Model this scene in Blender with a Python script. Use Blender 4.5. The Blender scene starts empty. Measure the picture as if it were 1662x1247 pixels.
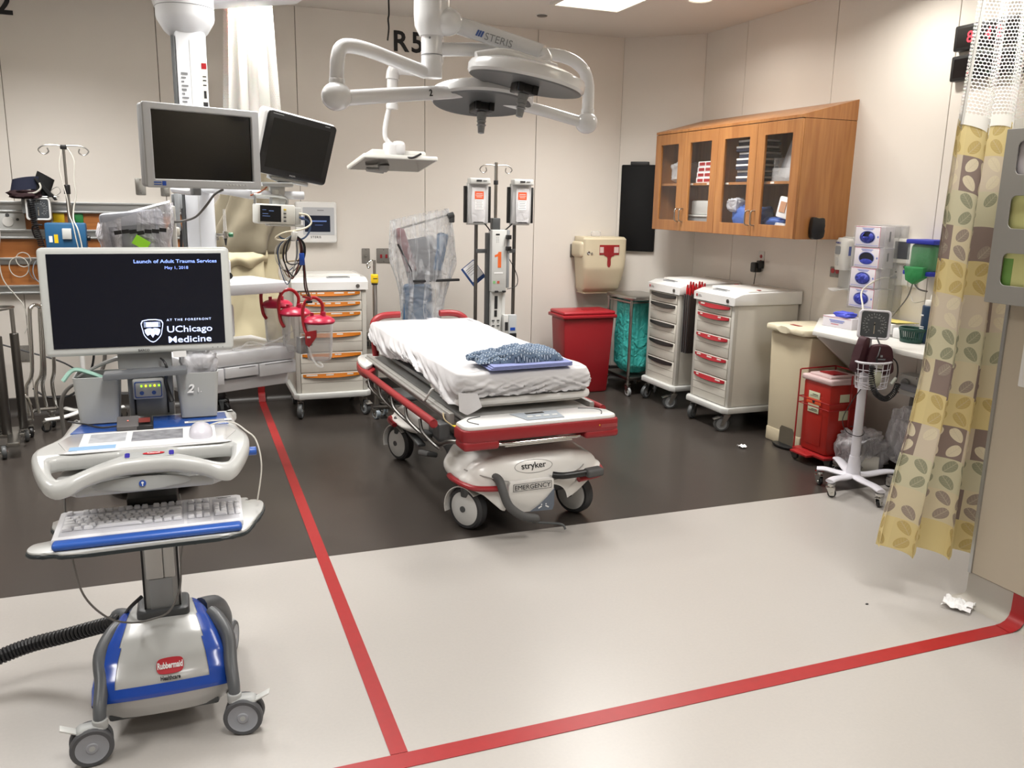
import bpy, bmesh, math, random
from mathutils import Vector, Matrix, Euler
random.seed(7)
S = bpy.context.scene
COL = S.collection
PI = math.pi
rad = math.radians

# ---------------------------------------------------------------- camera
cd = bpy.data.cameras.new('camera'); cam = bpy.data.objects.new('camera', cd); COL.objects.link(cam)
cd.sensor_width = 36.0; cd.lens = 36.0 * 1371.0 / 1662.0
cd.clip_start = 0.05; cd.clip_end = 50
_y, _p, _r = rad(21.136), rad(12.244), rad(-1.154)
_f = Vector((math.sin(_y)*math.cos(_p), math.cos(_y)*math.cos(_p), -math.sin(_p)))
_x = Vector((math.cos(_y), -math.sin(_y), 0)); _d = _f.cross(_x)
_c, _s = math.cos(_r), math.sin(_r)
_rx = _c*_x + _s*_d; _dn = -_s*_x + _c*_d
_m = Matrix((_rx, -_dn, -_f)).transposed().to_4x4()
_m.translation = Vector((0, 0, 1.6))
cam.matrix_world = _m
S.camera = cam

# ---------------------------------------------------------------- world, exposure
w = bpy.data.worlds.new('world'); S.world = w; w.use_nodes = True
w.node_tree.nodes['Background'].inputs[0].default_value = (0.9, 0.93, 1, 1)
w.node_tree.nodes['Background'].inputs[1].default_value = 0.05
S.view_settings.view_transform = 'Standard'; S.view_settings.look = 'None'
S.view_settings.gamma = 1.0; S.view_settings.use_curve_mapping = False
S.view_settings.exposure = 0.27

# ---------------------------------------------------------------- ceiling lamps' light
LIGHTS = [((2.80, 5.33), (.50, 1.16)), ((0.62, 4.75), (.50, 1.16)), ((2.80, 2.20), (.50, 1.16)), ((0.30, 1.25), (.50, 1.16)),
          ((-0.85, 5.30), (.50, 1.16)), ((-2.1, 2.1), (.50, 1.16)), ((0.35, -1.0), (.50, 1.16)), ((2.2, -1.0), (.50, 1.16))]  # left rear panel is unseen, added to brighten the back wall
LPOW = [38, 32, 30, 32, 44, 26, 12, 12]
for ((lx, ly), (lw, ld)), pw_ in zip(LIGHTS, LPOW):
    l = bpy.data.lights.new('ceiling_lamp', 'AREA'); l.shape = 'RECTANGLE'; l.size = lw; l.size_y = ld
    l.energy = pw_; l.color = (1.0, 0.985, 0.965); l.spread = rad(128)
    o = bpy.data.objects.new('ceiling_lamp', l); COL.objects.link(o); o.location = (lx, ly, 2.955)
DOWN = [(3.40, 5.36, 6), (.50, 6.02, 20), (3.60, 3.95, 12)]          # round recessed downlights
for lx, ly, pw_ in DOWN:
    l = bpy.data.lights.new('downlight_lamp', 'AREA'); l.shape = 'DISK'; l.size = .14; l.energy = pw_; l.color = (1.0, 0.95, 0.88); l.spread = rad(150)
    o = bpy.data.objects.new('downlight_lamp', l); COL.objects.link(o); o.location = (lx, ly, 2.96)

# ---------------------------------------------------------------- materials
MATS = {}
def mat(name, col, rough=.5, metal=0, spec=.5, noise=0, scale=8, bump=0, bscale=60, coat=0, emit=0, trans=0, alpha=1, sheen=0):
    if name in MATS: return MATS[name]
    m = bpy.data.materials.new(name); m.use_nodes = True; MATS[name] = m
    nt = m.node_tree; b = nt.nodes['Principled BSDF']
    c = (*col, 1) if len(col) == 3 else col
    b.inputs['Base Color'].default_value = c
    b.inputs['Roughness'].default_value = rough; b.inputs['Metallic'].default_value = metal
    b.inputs['Specular IOR Level'].default_value = spec
    b.inputs['Coat Weight'].default_value = coat
    if coat: b.inputs['Coat Roughness'].default_value = .12
    if trans: b.inputs['Transmission Weight'].default_value = trans; b.inputs['IOR'].default_value = 1.3
    if sheen: b.inputs['Sheen Weight'].default_value = sheen
    if alpha < 1: b.inputs['Alpha'].default_value = alpha
    if emit: b.inputs['Emission Color'].default_value = c; b.inputs['Emission Strength'].default_value = emit
    tc = nt.nodes.new('ShaderNodeTexCoord')
    if noise:
        n = nt.nodes.new('ShaderNodeTexNoise'); n.inputs['Scale'].default_value = scale; n.inputs['Detail'].default_value = 6
        nt.links.new(tc.outputs['Object'], n.inputs['Vector'])
        r = nt.nodes.new('ShaderNodeMapRange'); r.inputs[1].default_value = .3; r.inputs[2].default_value = .7
        r.inputs[3].default_value = 1-noise; r.inputs[4].default_value = 1+noise
        nt.links.new(n.outputs['Fac'], r.inputs[0])
        x = nt.nodes.new('ShaderNodeVectorMath'); x.operation = 'SCALE'; x.inputs[0].default_value = c[:3]
        nt.links.new(r.outputs[0], x.inputs['Scale']); nt.links.new(x.outputs[0], b.inputs['Base Color'])
    if bump:
        n = nt.nodes.new('ShaderNodeTexNoise'); n.inputs['Scale'].default_value = bscale; n.inputs['Detail'].default_value = 4
        nt.links.new(tc.outputs['Object'], n.inputs['Vector'])
        bp = nt.nodes.new('ShaderNodeBump'); bp.inputs['Strength'].default_value = bump; bp.inputs['Distance'].default_value = .01
        nt.links.new(n.outputs['Fac'], bp.inputs['Height']); nt.links.new(bp.outputs[0], b.inputs['Normal'])
    return m

class V:                                   # tiny node-math language
    def __init__(s, nt, k): s.nt = nt; s.k = k
    def _o(s, op, *a):
        n = s.nt.nodes.new('ShaderNodeMath'); n.operation = op
        for i, q in enumerate((s,)+a):
            if isinstance(q, V): s.nt.links.new(q.k, n.inputs[i])
            else: n.inputs[i].default_value = q
        return V(s.nt, n.outputs[0])
    def __add__(s, o): return s._o('ADD', o)
    def __sub__(s, o): return s._o('SUBTRACT', o)
    def __mul__(s, o): return s._o('MULTIPLY', o)
    def floor(s): return s._o('FLOOR')
    def fract(s): return s._o('FRACT')
    def abs(s): return s._o('ABSOLUTE')
    def mod(s, o): return s._o('FLOORED_MODULO', o)
    def lt(s, o): return s._o('LESS_THAN', o)
    def gt(s, o): return s._o('GREATER_THAN', o)
    def max(s, o): return s._o('MAXIMUM', o)
    def min(s, o): return s._o('MINIMUM', o)
    def sin(s): return s._o('SINE')
def uvxy(m, kind='UV'):
    nt = m.node_tree; tc = nt.nodes.new('ShaderNodeTexCoord'); sp = nt.nodes.new('ShaderNodeSeparateXYZ')
    nt.links.new(tc.outputs[kind], sp.inputs[0]); return [V(nt, sp.outputs[i]) for i in range(3)]
def mix(nt, fac, a, b):                    # colours or sockets
    n = nt.nodes.new('ShaderNodeMix'); n.data_type = 'RGBA'
    nt.links.new(fac.k if isinstance(fac, V) else fac, n.inputs[0])
    for q, i in ((a, 6), (b, 7)):
        if isinstance(q, (tuple, list)): n.inputs[i].default_value = (*q[:3], 1)
        else: nt.links.new(q, n.inputs[i])
    return n.outputs[2]

def hsv(h):                                # '#rrggbb' sRGB -> linear
    h = h.lstrip('#'); v = [int(h[i:i+2], 16)/255 for i in (0, 2, 4)]
    return tuple(c/12.92 if c <= .04045 else ((c+.055)/1.055)**2.4 for c in v)

wall_m = mat('wall_paint', hsv('#dcd6ce'), .55, noise=.015, scale=3, bump=.04, bscale=220)
joint_m = mat('wall_joint', hsv('#6f675d'), .8)
ceil_m = mat('ceiling_paint', hsv('#d6d1ca'), .9, bump=.05, bscale=120)
white = mat('white_plastic', hsv('#d9d8d3'), .35, noise=.01)
gloss_white = mat('gloss_white', hsv('#e3e3e1'), .18, coat=.4)
pale = mat('pale_grey_plastic', hsv('#c2c3c0'), .4, noise=.015)
cartm = mat('cart_plastic', hsv('#cfcbc1'), .42, noise=.015)
midgrey = mat('mid_grey_plastic', hsv('#8d9092'), .45)
dkgrey = mat('dark_grey_plastic', hsv('#4a4c4d'), .45)
black = mat('black_plastic', hsv('#151516'), .4)
blackc = mat('black_fabric', hsv('#111113'), .9, bump=.2, bscale=90)
screen_off = mat('dark_screen', hsv('#0b0b0c'), .14)
rubber = mat('grey_rubber', hsv('#4b4b4b'), .7)
steel = mat('steel', hsv('#a9a8a4'), .28, metal=1)
chrome = mat('chrome', hsv('#cfcfcc'), .12, metal=1)
dsteel = mat('dark_steel', hsv('#6e6c69'), .35, metal=1)
alu = mat('aluminium', hsv('#b9bbbb'), .4, metal=1)
red = mat('red_plastic', hsv('#9c1a22'), .35, noise=.03)
dred = mat('red_vinyl', hsv('#8f2026'), .4)
orange = mat('orange_plastic', hsv('#b0640c'), .5, spec=.3)
blue = mat('blue_plastic', hsv('#1d49a8'), .22, coat=.3)
wblue = mat('blue_pad', hsv('#2a55a6'), .35)
beige = mat('beige_plastic', hsv('#c9bda2'), .42, noise=.015)
yellow = mat('yellow_plastic', hsv('#e3c01c'), .4)
green = mat('green_plastic', hsv('#1f7a3c'), .5)
paper = mat('paper', hsv('#e6e6e6'), .8)
ink = mat('ink', hsv('#1c1c1e'), .7)
greyink = mat('grey_ink', hsv('#77797c'), .7)
label_white = mat('label_white', hsv('#dcd9d2'), .7)
label_orange = mat('label_orange', hsv('#e2582b'), .6)
cord_w = mat('pale_cord', hsv('#c9c6bd'), .5)
cord_g = mat('grey_cord', hsv('#6d6b68'), .5)
cord_b = mat('black_cord', hsv('#17171a'), .45)
navy = mat('navy_fabric', hsv('#1b2036'), .85)

def clearish(name, tint, opacity, rough=.25, gloss=.35, bump=.6, bscale=14, streak=0):
    """thin clear film: mostly see-through, with a milky body and bright creases"""
    if name in MATS: return MATS[name]
    m = bpy.data.materials.new(name); m.use_nodes = True; MATS[name] = m
    nt = m.node_tree; nt.nodes.clear()
    out = nt.nodes.new('ShaderNodeOutputMaterial'); t = nt.nodes.new('ShaderNodeBsdfTransparent')
    p = nt.nodes.new('ShaderNodeBsdfPrincipled'); p.inputs['Base Color'].default_value = (*tint, 1); p.inputs['Roughness'].default_value = rough
    mx = nt.nodes.new('ShaderNodeMixShader')
    tc = nt.nodes.new('ShaderNodeTexCoord'); n = nt.nodes.new('ShaderNodeTexNoise'); n.inputs['Scale'].default_value = bscale
    n.inputs['Detail'].default_value = 3; n.inputs['Distortion'].default_value = .8
    nt.links.new(tc.outputs['Object'], n.inputs['Vector'])
    bp = nt.nodes.new('ShaderNodeBump'); bp.inputs['Strength'].default_value = bump; bp.inputs['Distance'].default_value = .03
    nt.links.new(n.outputs['Fac'], bp.inputs['Height']); nt.links.new(bp.outputs[0], p.inputs['Normal'])
    fr = nt.nodes.new('ShaderNodeLayerWeight'); fr.inputs[0].default_value = .5; nt.links.new(bp.outputs[0], fr.inputs['Normal'])
    fa = V(nt, fr.outputs['Facing']); f = (fa*fa*fa) * gloss + opacity
    if streak:  # whitish opacity streaks standing in for highlights on the folds
        mp = nt.nodes.new('ShaderNodeMapping'); mp.inputs['Scale'].default_value = (1, 1, .16); nt.links.new(tc.outputs['Object'], mp.inputs[0])
        sn = nt.nodes.new('ShaderNodeTexNoise'); sn.inputs['Scale'].default_value = 20; sn.inputs['Detail'].default_value = 4; sn.inputs['Distortion'].default_value = 1.2
        nt.links.new(mp.outputs[0], sn.inputs['Vector']); rg = nt.nodes.new('ShaderNodeMapRange'); rg.inputs[1].default_value = .44; rg.inputs[2].default_value = .78; rg.inputs[4].default_value = streak
        nt.links.new(sn.outputs['Fac'], rg.inputs[0]); f = f + V(nt, rg.outputs[0])
    if name == 'pane_glass':
        g = nt.nodes.new('ShaderNodeBsdfGlossy'); g.inputs['Roughness'].default_value = .02; p = g
    nt.links.new(f.k, mx.inputs[0]); nt.links.new(t.outputs[0], mx.inputs[1]); nt.links.new(p.outputs[0], mx.inputs[2])
    nt.links.new(mx.outputs[0], out.inputs[0])
    return m
film = clearish('clear_film', hsv('#e4e4e8'), .22, gloss=1.1)
filmh = clearish('milky_film', hsv('#dcdce2'), .5, gloss=.9)
glass = clearish('pane_glass', (.5, .5, .5), .05, rough=.03, gloss=.5, bump=0)
clearpl = clearish('clear_plastic', hsv('#dedede'), .22, rough=.1, gloss=1.1, bump=.1)

def wood(name, c1, c2, axis=2, sc=1.0, rough=.4):
    m = mat(name, c1, rough, coat=.15); nt = m.node_tree; b = nt.nodes['Principled BSDF']
    tc = nt.nodes.new('ShaderNodeTexCoord'); mp = nt.nodes.new('ShaderNodeMapping')
    s = [9*sc, 9*sc, 9*sc]; s[axis] = .7*sc; mp.inputs['Scale'].default_value = s
    nt.links.new(tc.outputs['Object'], mp.inputs[0])
    n = nt.nodes.new('ShaderNodeTexNoise'); n.inputs['Scale'].default_value = 3; n.inputs['Detail'].default_value = 8; n.inputs['Distortion'].default_value = .6
    nt.links.new(mp.outputs[0], n.inputs['Vector'])
    r = nt.nodes.new('ShaderNodeMapRange'); r.inputs[1].default_value = .35; r.inputs[2].default_value = .65
    nt.links.new(n.outputs['Fac'], r.inputs[0])
    nt.links.new(mix(nt, r.outputs[0], c1, c2), b.inputs['Base Color'])
    return m
maple = wood('maple_wood', hsv('#925f34'), hsv('#a67342'))
railwood = wood('rail_wood', hsv('#955a2c'), hsv('#b0713c'), axis=0)

# ---------------------------------------------------------------- mesh building
class B:
    def __init__(s): s.bm = bmesh.new()
    def _in(s, t, M=None):
        me = bpy.data.meshes.new('t'); t.to_mesh(me); t.free()
        if M is not None: me.transform(M)
        s.bm.from_mesh(me); bpy.data.meshes.remove(me); return s
    def box(s, c, d, rot=(0, 0, 0), bev=0, seg=2, taper=None):
        t = bmesh.new(); bmesh.ops.create_cube(t, size=1)
        for v in t.verts:
            v.co = Vector((v.co.x*d[0], v.co.y*d[1], v.co.z*d[2]))
            if taper and v.co.z > 0: v.co.x *= taper[0]; v.co.y *= taper[1]
        if bev: bmesh.ops.bevel(t, geom=t.edges[:], offset=min(bev, .49*min(d)), segments=seg, profile=.5, affect='EDGES')
        return s._in(t, Matrix.Translation(c) @ Euler(rot).to_matrix().to_4x4())
    def bx(s, x0, x1, y0, y1, z0, z1, bev=0, seg=2):
        return s.box(((x0+x1)/2, (y0+y1)/2, (z0+z1)/2), (abs(x1-x0), abs(y1-y0), abs(z1-z0)), bev=bev, seg=seg)
    def cyl(s, a, b, r, r2=None, n=20, bev=0):
        a, b = Vector(a), Vector(b); t = bmesh.new(); L = (b-a).length
        bmesh.ops.create_cone(t, cap_ends=True, segments=n, radius1=r, radius2=r if r2 is None else r2, depth=L)
        if bev:
            e = [q for q in t.edges if abs(q.verts[0].co.z-q.verts[1].co.z) < 1e-6]
            bmesh.ops.bevel(t, geom=e, offset=bev, segments=3, profile=.5, affect='EDGES')
        q = Vector((0, 0, 1)).rotation_difference((b-a).normalized())
        return s._in(t, Matrix.Translation((a+b)/2) @ q.to_matrix().to_4x4())
    def tube(s, pts, r, n=10, sm=0, flat=1.0, closed=False):
        P = [Vector(p) for p in pts]
        if sm:
            Q = []; N = len(P); rng = range(N) if closed else range(N-1)
            for i in rng:
                g = (lambda k: P[k % N]) if closed else (lambda k: P[max(0, min(N-1, k))])
                p0, p1, p2, p3 = g(i-1), g(i), g(i+1), g(i+2)
                for j in range(sm):
                    t = j/sm
                    Q.append(.5*((2*p1)+(p2-p0)*t+(2*p0-5*p1+4*p2-p3)*t*t+(3*p1-p0-3*p2+p3)*t**3))
            if not closed: Q.append(P[-1])
            P = Q
        N = len(P); rr = r if isinstance(r, (list, tuple)) else None
        bm = s.bm; prev = None; rings = []; up = None
        for i, p in enumerate(P):
            d = ((P[(i+1) % N]-P[i-1]) if closed else (P[min(i+1, N-1)]-P[max(i-1, 0)]))
            if d.length < 1e-9: d = Vector((0, 0, 1))
            d.normalize()
            if up is None: up = d.orthogonal().normalized() if abs(d.z) > .9 else Vector((0, 0, 1))
            up = (up-d*up.dot(d)); up = up.normalized() if up.length > 1e-6 else d.orthogonal().normalized()
            sd = d.cross(up)
            R = r if rr is None else rr[0]+(rr[1]-rr[0])*i/(N-1)
            rings.append([bm.verts.new(p+R*(math.cos(2*PI*k/n)*sd+flat*math.sin(2*PI*k/n)*up)) for k in range(n)])
        for i in range(N if closed else N-1):
            a, b = rings[i], rings[(i+1) % N]
            for k in range(n): bm.faces.new((a[k], a[(k+1) % n], b[(k+1) % n], b[k]))
        if not closed: bm.faces.new(rings[0][::-1]); bm.faces.new(rings[-1])
        return s
    def lathe(s, prof, c=(0, 0, 0), n=32, M=None, sx=1, sy=1):
        t = bmesh.new(); R = []
        for r, z in prof:
            R.append([t.verts.new((sx*r*math.cos(2*PI*k/n), sy*r*math.sin(2*PI*k/n), z)) for k in range(n)])
        for a, b in zip(R, R[1:]):
            for k in range(n): t.faces.new((a[k], a[(k+1) % n], b[(k+1) % n], b[k]))
        if prof[0][0] > 1e-6 and abs(prof[0][0]-prof[-1][0]) < 1e-6:
            for k in range(n): t.faces.new((R[-1][k], R[-1][(k+1) % n], R[0][(k+1) % n], R[0][k]))
        else:
            if prof[0][0] > 1e-6: t.faces.new(R[0][::-1])
            if prof[-1][0] > 1e-6: t.faces.new(R[-1])
        bmesh.ops.remove_doubles(t, verts=t.verts[:], dist=1e-6)
        return s._in(t, Matrix.Translation(c) @ (M if M is not None else Matrix.Identity(4)))
    def prism(s, out, M, h, bev=0):
        """outline in the xy plane of M, extruded h along M's z"""
        t = bmesh.new(); vs = [t.verts.new((x, y, 0)) for x, y in out]; f = t.faces.new(vs)
        g = bmesh.ops.extrude_face_region(t, geom=[f])
        for v in [q for q in g['geom'] if isinstance(q, bmesh.types.BMVert)]: v.co.z = h
        if bev:
            e = [q for q in t.edges if abs(q.verts[0].co.z-q.verts[1].co.z) < 1e-9]
            bmesh.ops.bevel(t, geom=e, offset=bev, segments=2, profile=.5, affect='EDGES')
        bmesh.ops.recalc_face_normals(t, faces=t.faces[:])
        return s._in(t, M)
    def grid(s, fn, nu, nv, thick=0, keep=None, uv=False, wrap=False):
        t = bmesh.new(); L = t.loops.layers.uv.new('UVMap') if uv else None
        g = [[t.verts.new(fn(i/nu, j/nv)) for j in range(nv+1)] for i in range(nu+1)]
        for i in range(nu):
            for j in range(nv):
                if keep and not keep((i+.5)/nu, (j+.5)/nv): continue
                f = t.faces.new((g[i][j], g[i+1][j], g[i+1][j+1], g[i][j+1]))
                if uv:
                    for l, (a, b) in zip(f.loops, ((i, j), (i+1, j), (i+1, j+1), (i, j+1))): l[L].uv = (a/nu*uv[0], b/nv*uv[1])
        if wrap: bmesh.ops.remove_doubles(t, verts=t.verts[:], dist=1e-5)
        bmesh.ops.delete(t, geom=[v for v in t.verts if not v.link_faces], context='VERTS')
        bmesh.ops.recalc_face_normals(t, faces=t.faces[:])
        if thick: bmesh.ops.solidify(t, geom=t.faces[:], thickness=thick)
        return s._in(t)
    def sphere(s, c, r, sc=(1, 1, 1), n=20, rot=(0, 0, 0)):
        t = bmesh.new(); bmesh.ops.create_uvsphere(t, u_segments=n, v_segments=max(6, n//2), radius=r)
        return s._in(t, Matrix.Translation(c) @ Euler(rot).to_matrix().to_4x4() @ Matrix.Diagonal((*sc, 1)))
    def mesh(s, me, M): 
        me = me.copy(); me.transform(M); s.bm.from_mesh(me); return s

def face(o, r, u):
    """frame whose x runs along r, y along u, z out of the face"""
    r = Vector(r).normalized(); u = Vector(u).normalized(); n = r.cross(u)
    m = Matrix((r, u, n)).transposed().to_4x4(); m.translation = Vector(o); return m
FB = lambda x, y, z: face((x, y, z), (1, 0, 0), (0, 0, 1))      # on things facing the camera end of the room
FR = lambda x, y, z: face((x, y, z), (0, -1, 0), (0, 0, 1))     # on things facing left
FT = lambda x, y, z: face((x, y, z), (1, 0, 0), (0, 1, 0))      # on tops

XF = {}
def _link(name, me):
    o = bpy.data.objects.new(name, me); COL.objects.link(o); return o
def thing(name, label, cat, loc=(0, 0, 0), rot=0, group=None):
    o = bpy.data.objects.new(name, None); COL.objects.link(o); o.empty_display_size = .1
    o.location = loc; o.rotation_euler = (0, 0, rot); o['label'] = label; o['category'] = cat
    if group: o['group'] = group
    XF[o] = Matrix.Translation(loc) @ Matrix.Rotation(rot, 4, 'Z')
    return o
def part(T, name, b, m, label=None, w=1, sharp=35, flat=False):
    """w=1: the shape was given in room coordinates; w=0: in the thing's own"""
    me = bpy.data.meshes.new(name)
    if isinstance(b, B):
        b.bm.to_mesh(me); b.bm.free()
    else: me = b
    if not flat:
        me.polygons.foreach_set('use_smooth', [True]*len(me.polygons)); me.set_sharp_from_angle(angle=rad(sharp))
    for q in (m if isinstance(m, (list, tuple)) else [m]): me.materials.append(q)
    o = _link(name, me)
    if T is not None:
        root = T
        while root.parent: root = root.parent
        XF[o] = XF.get(root, Matrix.Identity(4))
        if w: me.transform(XF[o].inverted())
        o.parent = T
    if label: o['label'] = label
    return o
def one(name, b, m, label, cat, group=None, loc=None, **k):
    """a thing that is a single mesh; shapes in room coordinates, origin at loc"""
    o = part(None, name, b, m, **k)
    if loc is not None:
        o.data.transform(Matrix.Translation(-Vector(loc))); o.location = loc
    XF[o] = Matrix.Translation(loc if loc is not None else (0, 0, 0))
    o['label'] = label; o['category'] = cat
    if group: o['group'] = group
    return o
def struct(name, b, m, **k):
    o = part(None, name, b, m, **k); o['kind'] = 'structure'; return o
def dup(r, loc=None, rot=None, label=None, parent=None):
    c = r.copy(); COL.objects.link(c)
    if parent is not None: c.parent = parent
    for ch in list(r.children): dup(ch, parent=c)
    if loc is not None: c.location = loc
    if rot is not None: c.rotation_euler = (0, 0, rot)
    if label: c['label'] = label
    if r in XF: XF[c] = XF[r]
    if loc is not None or rot is not None:
        XF[c] = Matrix.Translation(c.location) @ c.rotation_euler.to_matrix().to_4x4()
    return c

_TC = {}
def txtmesh(s, size, bold=0, ext=.0006, align='LEFT', sx=1, shear=0, sp=1):
    k = (s, size, bold, ext, align, sx, shear, sp)
    if k not in _TC:
        c = bpy.data.curves.new('t', 'FONT'); c.body = s; c.size = size; c.offset = bold*size; c.extrude = ext; c.align_x = align
        c.shear = shear; c.space_character = sp; c.resolution_u = 3
        o = _link('t', c); dg = bpy.context.evaluated_depsgraph_get()
        me = bpy.data.meshes.new_from_object(o.evaluated_get(dg)); bpy.data.objects.remove(o)
        me.transform(Matrix.Diagonal((sx, 1, 1, 1))); me.materials.clear(); _TC[k] = me
    return _TC[k]
def text(T, s, size, M, m, w=1, name='lettering', **k):
    b = B().mesh(txtmesh(s, size, **k), M); return part(T, name, b, m, w=w, flat=True)
def plate(outs, th, bev=0, res=4):
    """flat plate in xy with holes: first outline outer, the rest holes"""
    c = bpy.data.curves.new('t', 'CURVE'); c.dimensions = '2D'; c.fill_mode = 'BOTH'; c.extrude = max(0, th/2-bev); c.bevel_depth = bev; c.bevel_resolution = 2; c.offset = -bev
    for o in outs:
        sp = c.splines.new('POLY'); sp.points.add(len(o)-1)
        for p, (x, y) in zip(sp.points, o): p.co = (x, y, 0, 1)
        sp.use_cyclic_u = True
    o = _link('t', c); dg = bpy.context.evaluated_depsgraph_get()
    me = bpy.data.meshes.new_from_object(o.evaluated_get(dg)); bpy.data.objects.remove(o); me.materials.clear()
    return me
def rrect(w, h, r, n=5, cx=0, cy=0):
    o = []
    for sx, sy, a in ((1, 1, 0), (-1, 1, 90), (-1, -1, 180), (1, -1, 270)):
        for k in range(n+1):
            t = rad(a+90*k/n); o.append((cx+sx*(w/2-r)+r*math.cos(t), cy+sy*(h/2-r)+r*math.sin(t)))
    return o
def ell(a, b, n=28, cx=0, cy=0): return [(cx+a*math.cos(2*PI*k/n), cy+b*math.sin(2*PI*k/n)) for k in range(n)]
def spl(pts, n=6, closed=True):
    P = [Vector((*p, 0)) for p in pts]; Q = []; N = len(P)
    for i in range(N):
        p0, p1, p2, p3 = P[i-1], P[i], P[(i+1) % N], P[(i+2) % N]
        for j in range(n):
            t = j/n; q = .5*((2*p1)+(p2-p0)*t+(2*p0-5*p1+4*p2-p3)*t*t+(3*p1-p0-3*p2+p3)*t**3); Q.append((q.x, q.y))
    return Q
def nz(x, y=0, z=0, s=1.0):
    from mathutils import noise
    return noise.noise(Vector((x*s, y*s, z*s)))
def coil(path_pts, R, r, turns, n=6, sm=10, seg=10):
    """helix wound round a smooth path"""
    P = [Vector(p) for p in path_pts]; Q = []
    for i in range(len(P)-1):
        g = lambda k: P[max(0, min(len(P)-1, k))]; p0, p1, p2, p3 = g(i-1), g(i), g(i+1), g(i+2)
        for j in range(sm):
            t = j/sm; Q.append(.5*((2*p1)+(p2-p0)*t+(2*p0-5*p1+4*p2-p3)*t*t+(3*p1-p0-3*p2+p3)*t**3))
    Q.append(P[-1]); N = turns*seg; out = []
    up = Vector((0.1, 1, .05)).normalized()
    for k in range(N+1):
        f = k/N*(len(Q)-1); i = min(int(f), len(Q)-2); c = Q[i].lerp(Q[i+1], f-i); d = (Q[i+1]-Q[i]).normalized()
        a = (up-d*up.dot(d)).normalized(); b = d.cross(a); th = 2*PI*k/seg
        out.append(c+R*(math.cos(th)*a+math.sin(th)*b))
    return B().tube(out, r, n=n)
# ================================================================ ROOM SHELL
YB, XR, ZC, YT = 6.85, 4.13, 2.98, 3.645
# floor: sheet vinyl in two colours, the seam runs across the room
def floor_mat():
    m = bpy.data.materials.new('sheet_vinyl'); m.use_nodes = True; nt = m.node_tree; b = nt.nodes['Principled BSDF']
    x, y, z = uvxy(m, 'Object')
    def spk(sc, lo, hi):
        n = nt.nodes.new('ShaderNodeTexNoise'); n.inputs['Scale'].default_value = sc; n.inputs['Detail'].default_value = 3
        tc = nt.nodes.new('ShaderNodeTexCoord'); nt.links.new(tc.outputs['Object'], n.inputs['Vector'])
        r = nt.nodes.new('ShaderNodeMapRange'); r.inputs[1].default_value = .2; r.inputs[2].default_value = .8; r.inputs[3].default_value = lo; r.inputs[4].default_value = hi
        nt.links.new(n.outputs['Fac'], r.inputs[0]); return V(nt, r.outputs[0])
    s = spk(90, 0, 1); big = spk(1.4, 0, 1)
    lt = mix(nt, s, hsv('#a5a19d'), hsv('#aaa6a1')); lt = mix(nt, big*.35, lt, hsv('#9f9a95'))
    dk = mix(nt, s, hsv('#38332f'), hsv('#3c3733')); dk = mix(nt, big*.4, dk, hsv('#35302d'))
    c = mix(nt, y.gt(YT), lt, dk)
    nt.links.new(c, b.inputs['Base Color'])
    sm = spk(2.2, .27, .31); nt.links.new(sm.k, b.inputs['Roughness'])
    return m
fl = floor_mat()
struct('floor', B().bx(-4.6, 4.6, -3.4, 7.3, -.1, 0), fl)
struct('ceiling', B().bx(-4.6, 4.6, -3.4, 7.3, ZC, ZC+.1), ceil_m)
base_dark = mat('base_dark_vinyl', hsv('#3a3633'), .4); base_light = mat('base_light_vinyl', hsv('#a9a49b'), .4)

def panels(name, a, b, seams, z0=.13, z1=ZC, th=.02, tname='trim_1'):
    """wall cladding between plan points a and b (interior on the left of a->b turned), split at seams (distances)"""
    a = Vector((*a, 0)); b = Vector((*b, 0)); d = (b-a); L = d.length; d.normalize(); n = Vector((d.y, -d.x, 0))
    M = Matrix((d, n, Vector((0, 0, 1)))).transposed().to_4x4(); M.translation = a
    m = B(); cuts = [0]+list(seams)+[L]
    for p, q in zip(cuts, cuts[1:]):
        p += .0022*(p > 0); q -= .0022*(q < L); m.bx(p, q, -.012, 0, z0, z1, bev=.0015, seg=1)
    m.bm.transform(M); struct(name, m, wall_m)
    m = B().bx(-.03, L+.03, -.1, -.011, 0, z1); m.bm.transform(M); struct(tname, m, joint_m)
    return M, L
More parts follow.
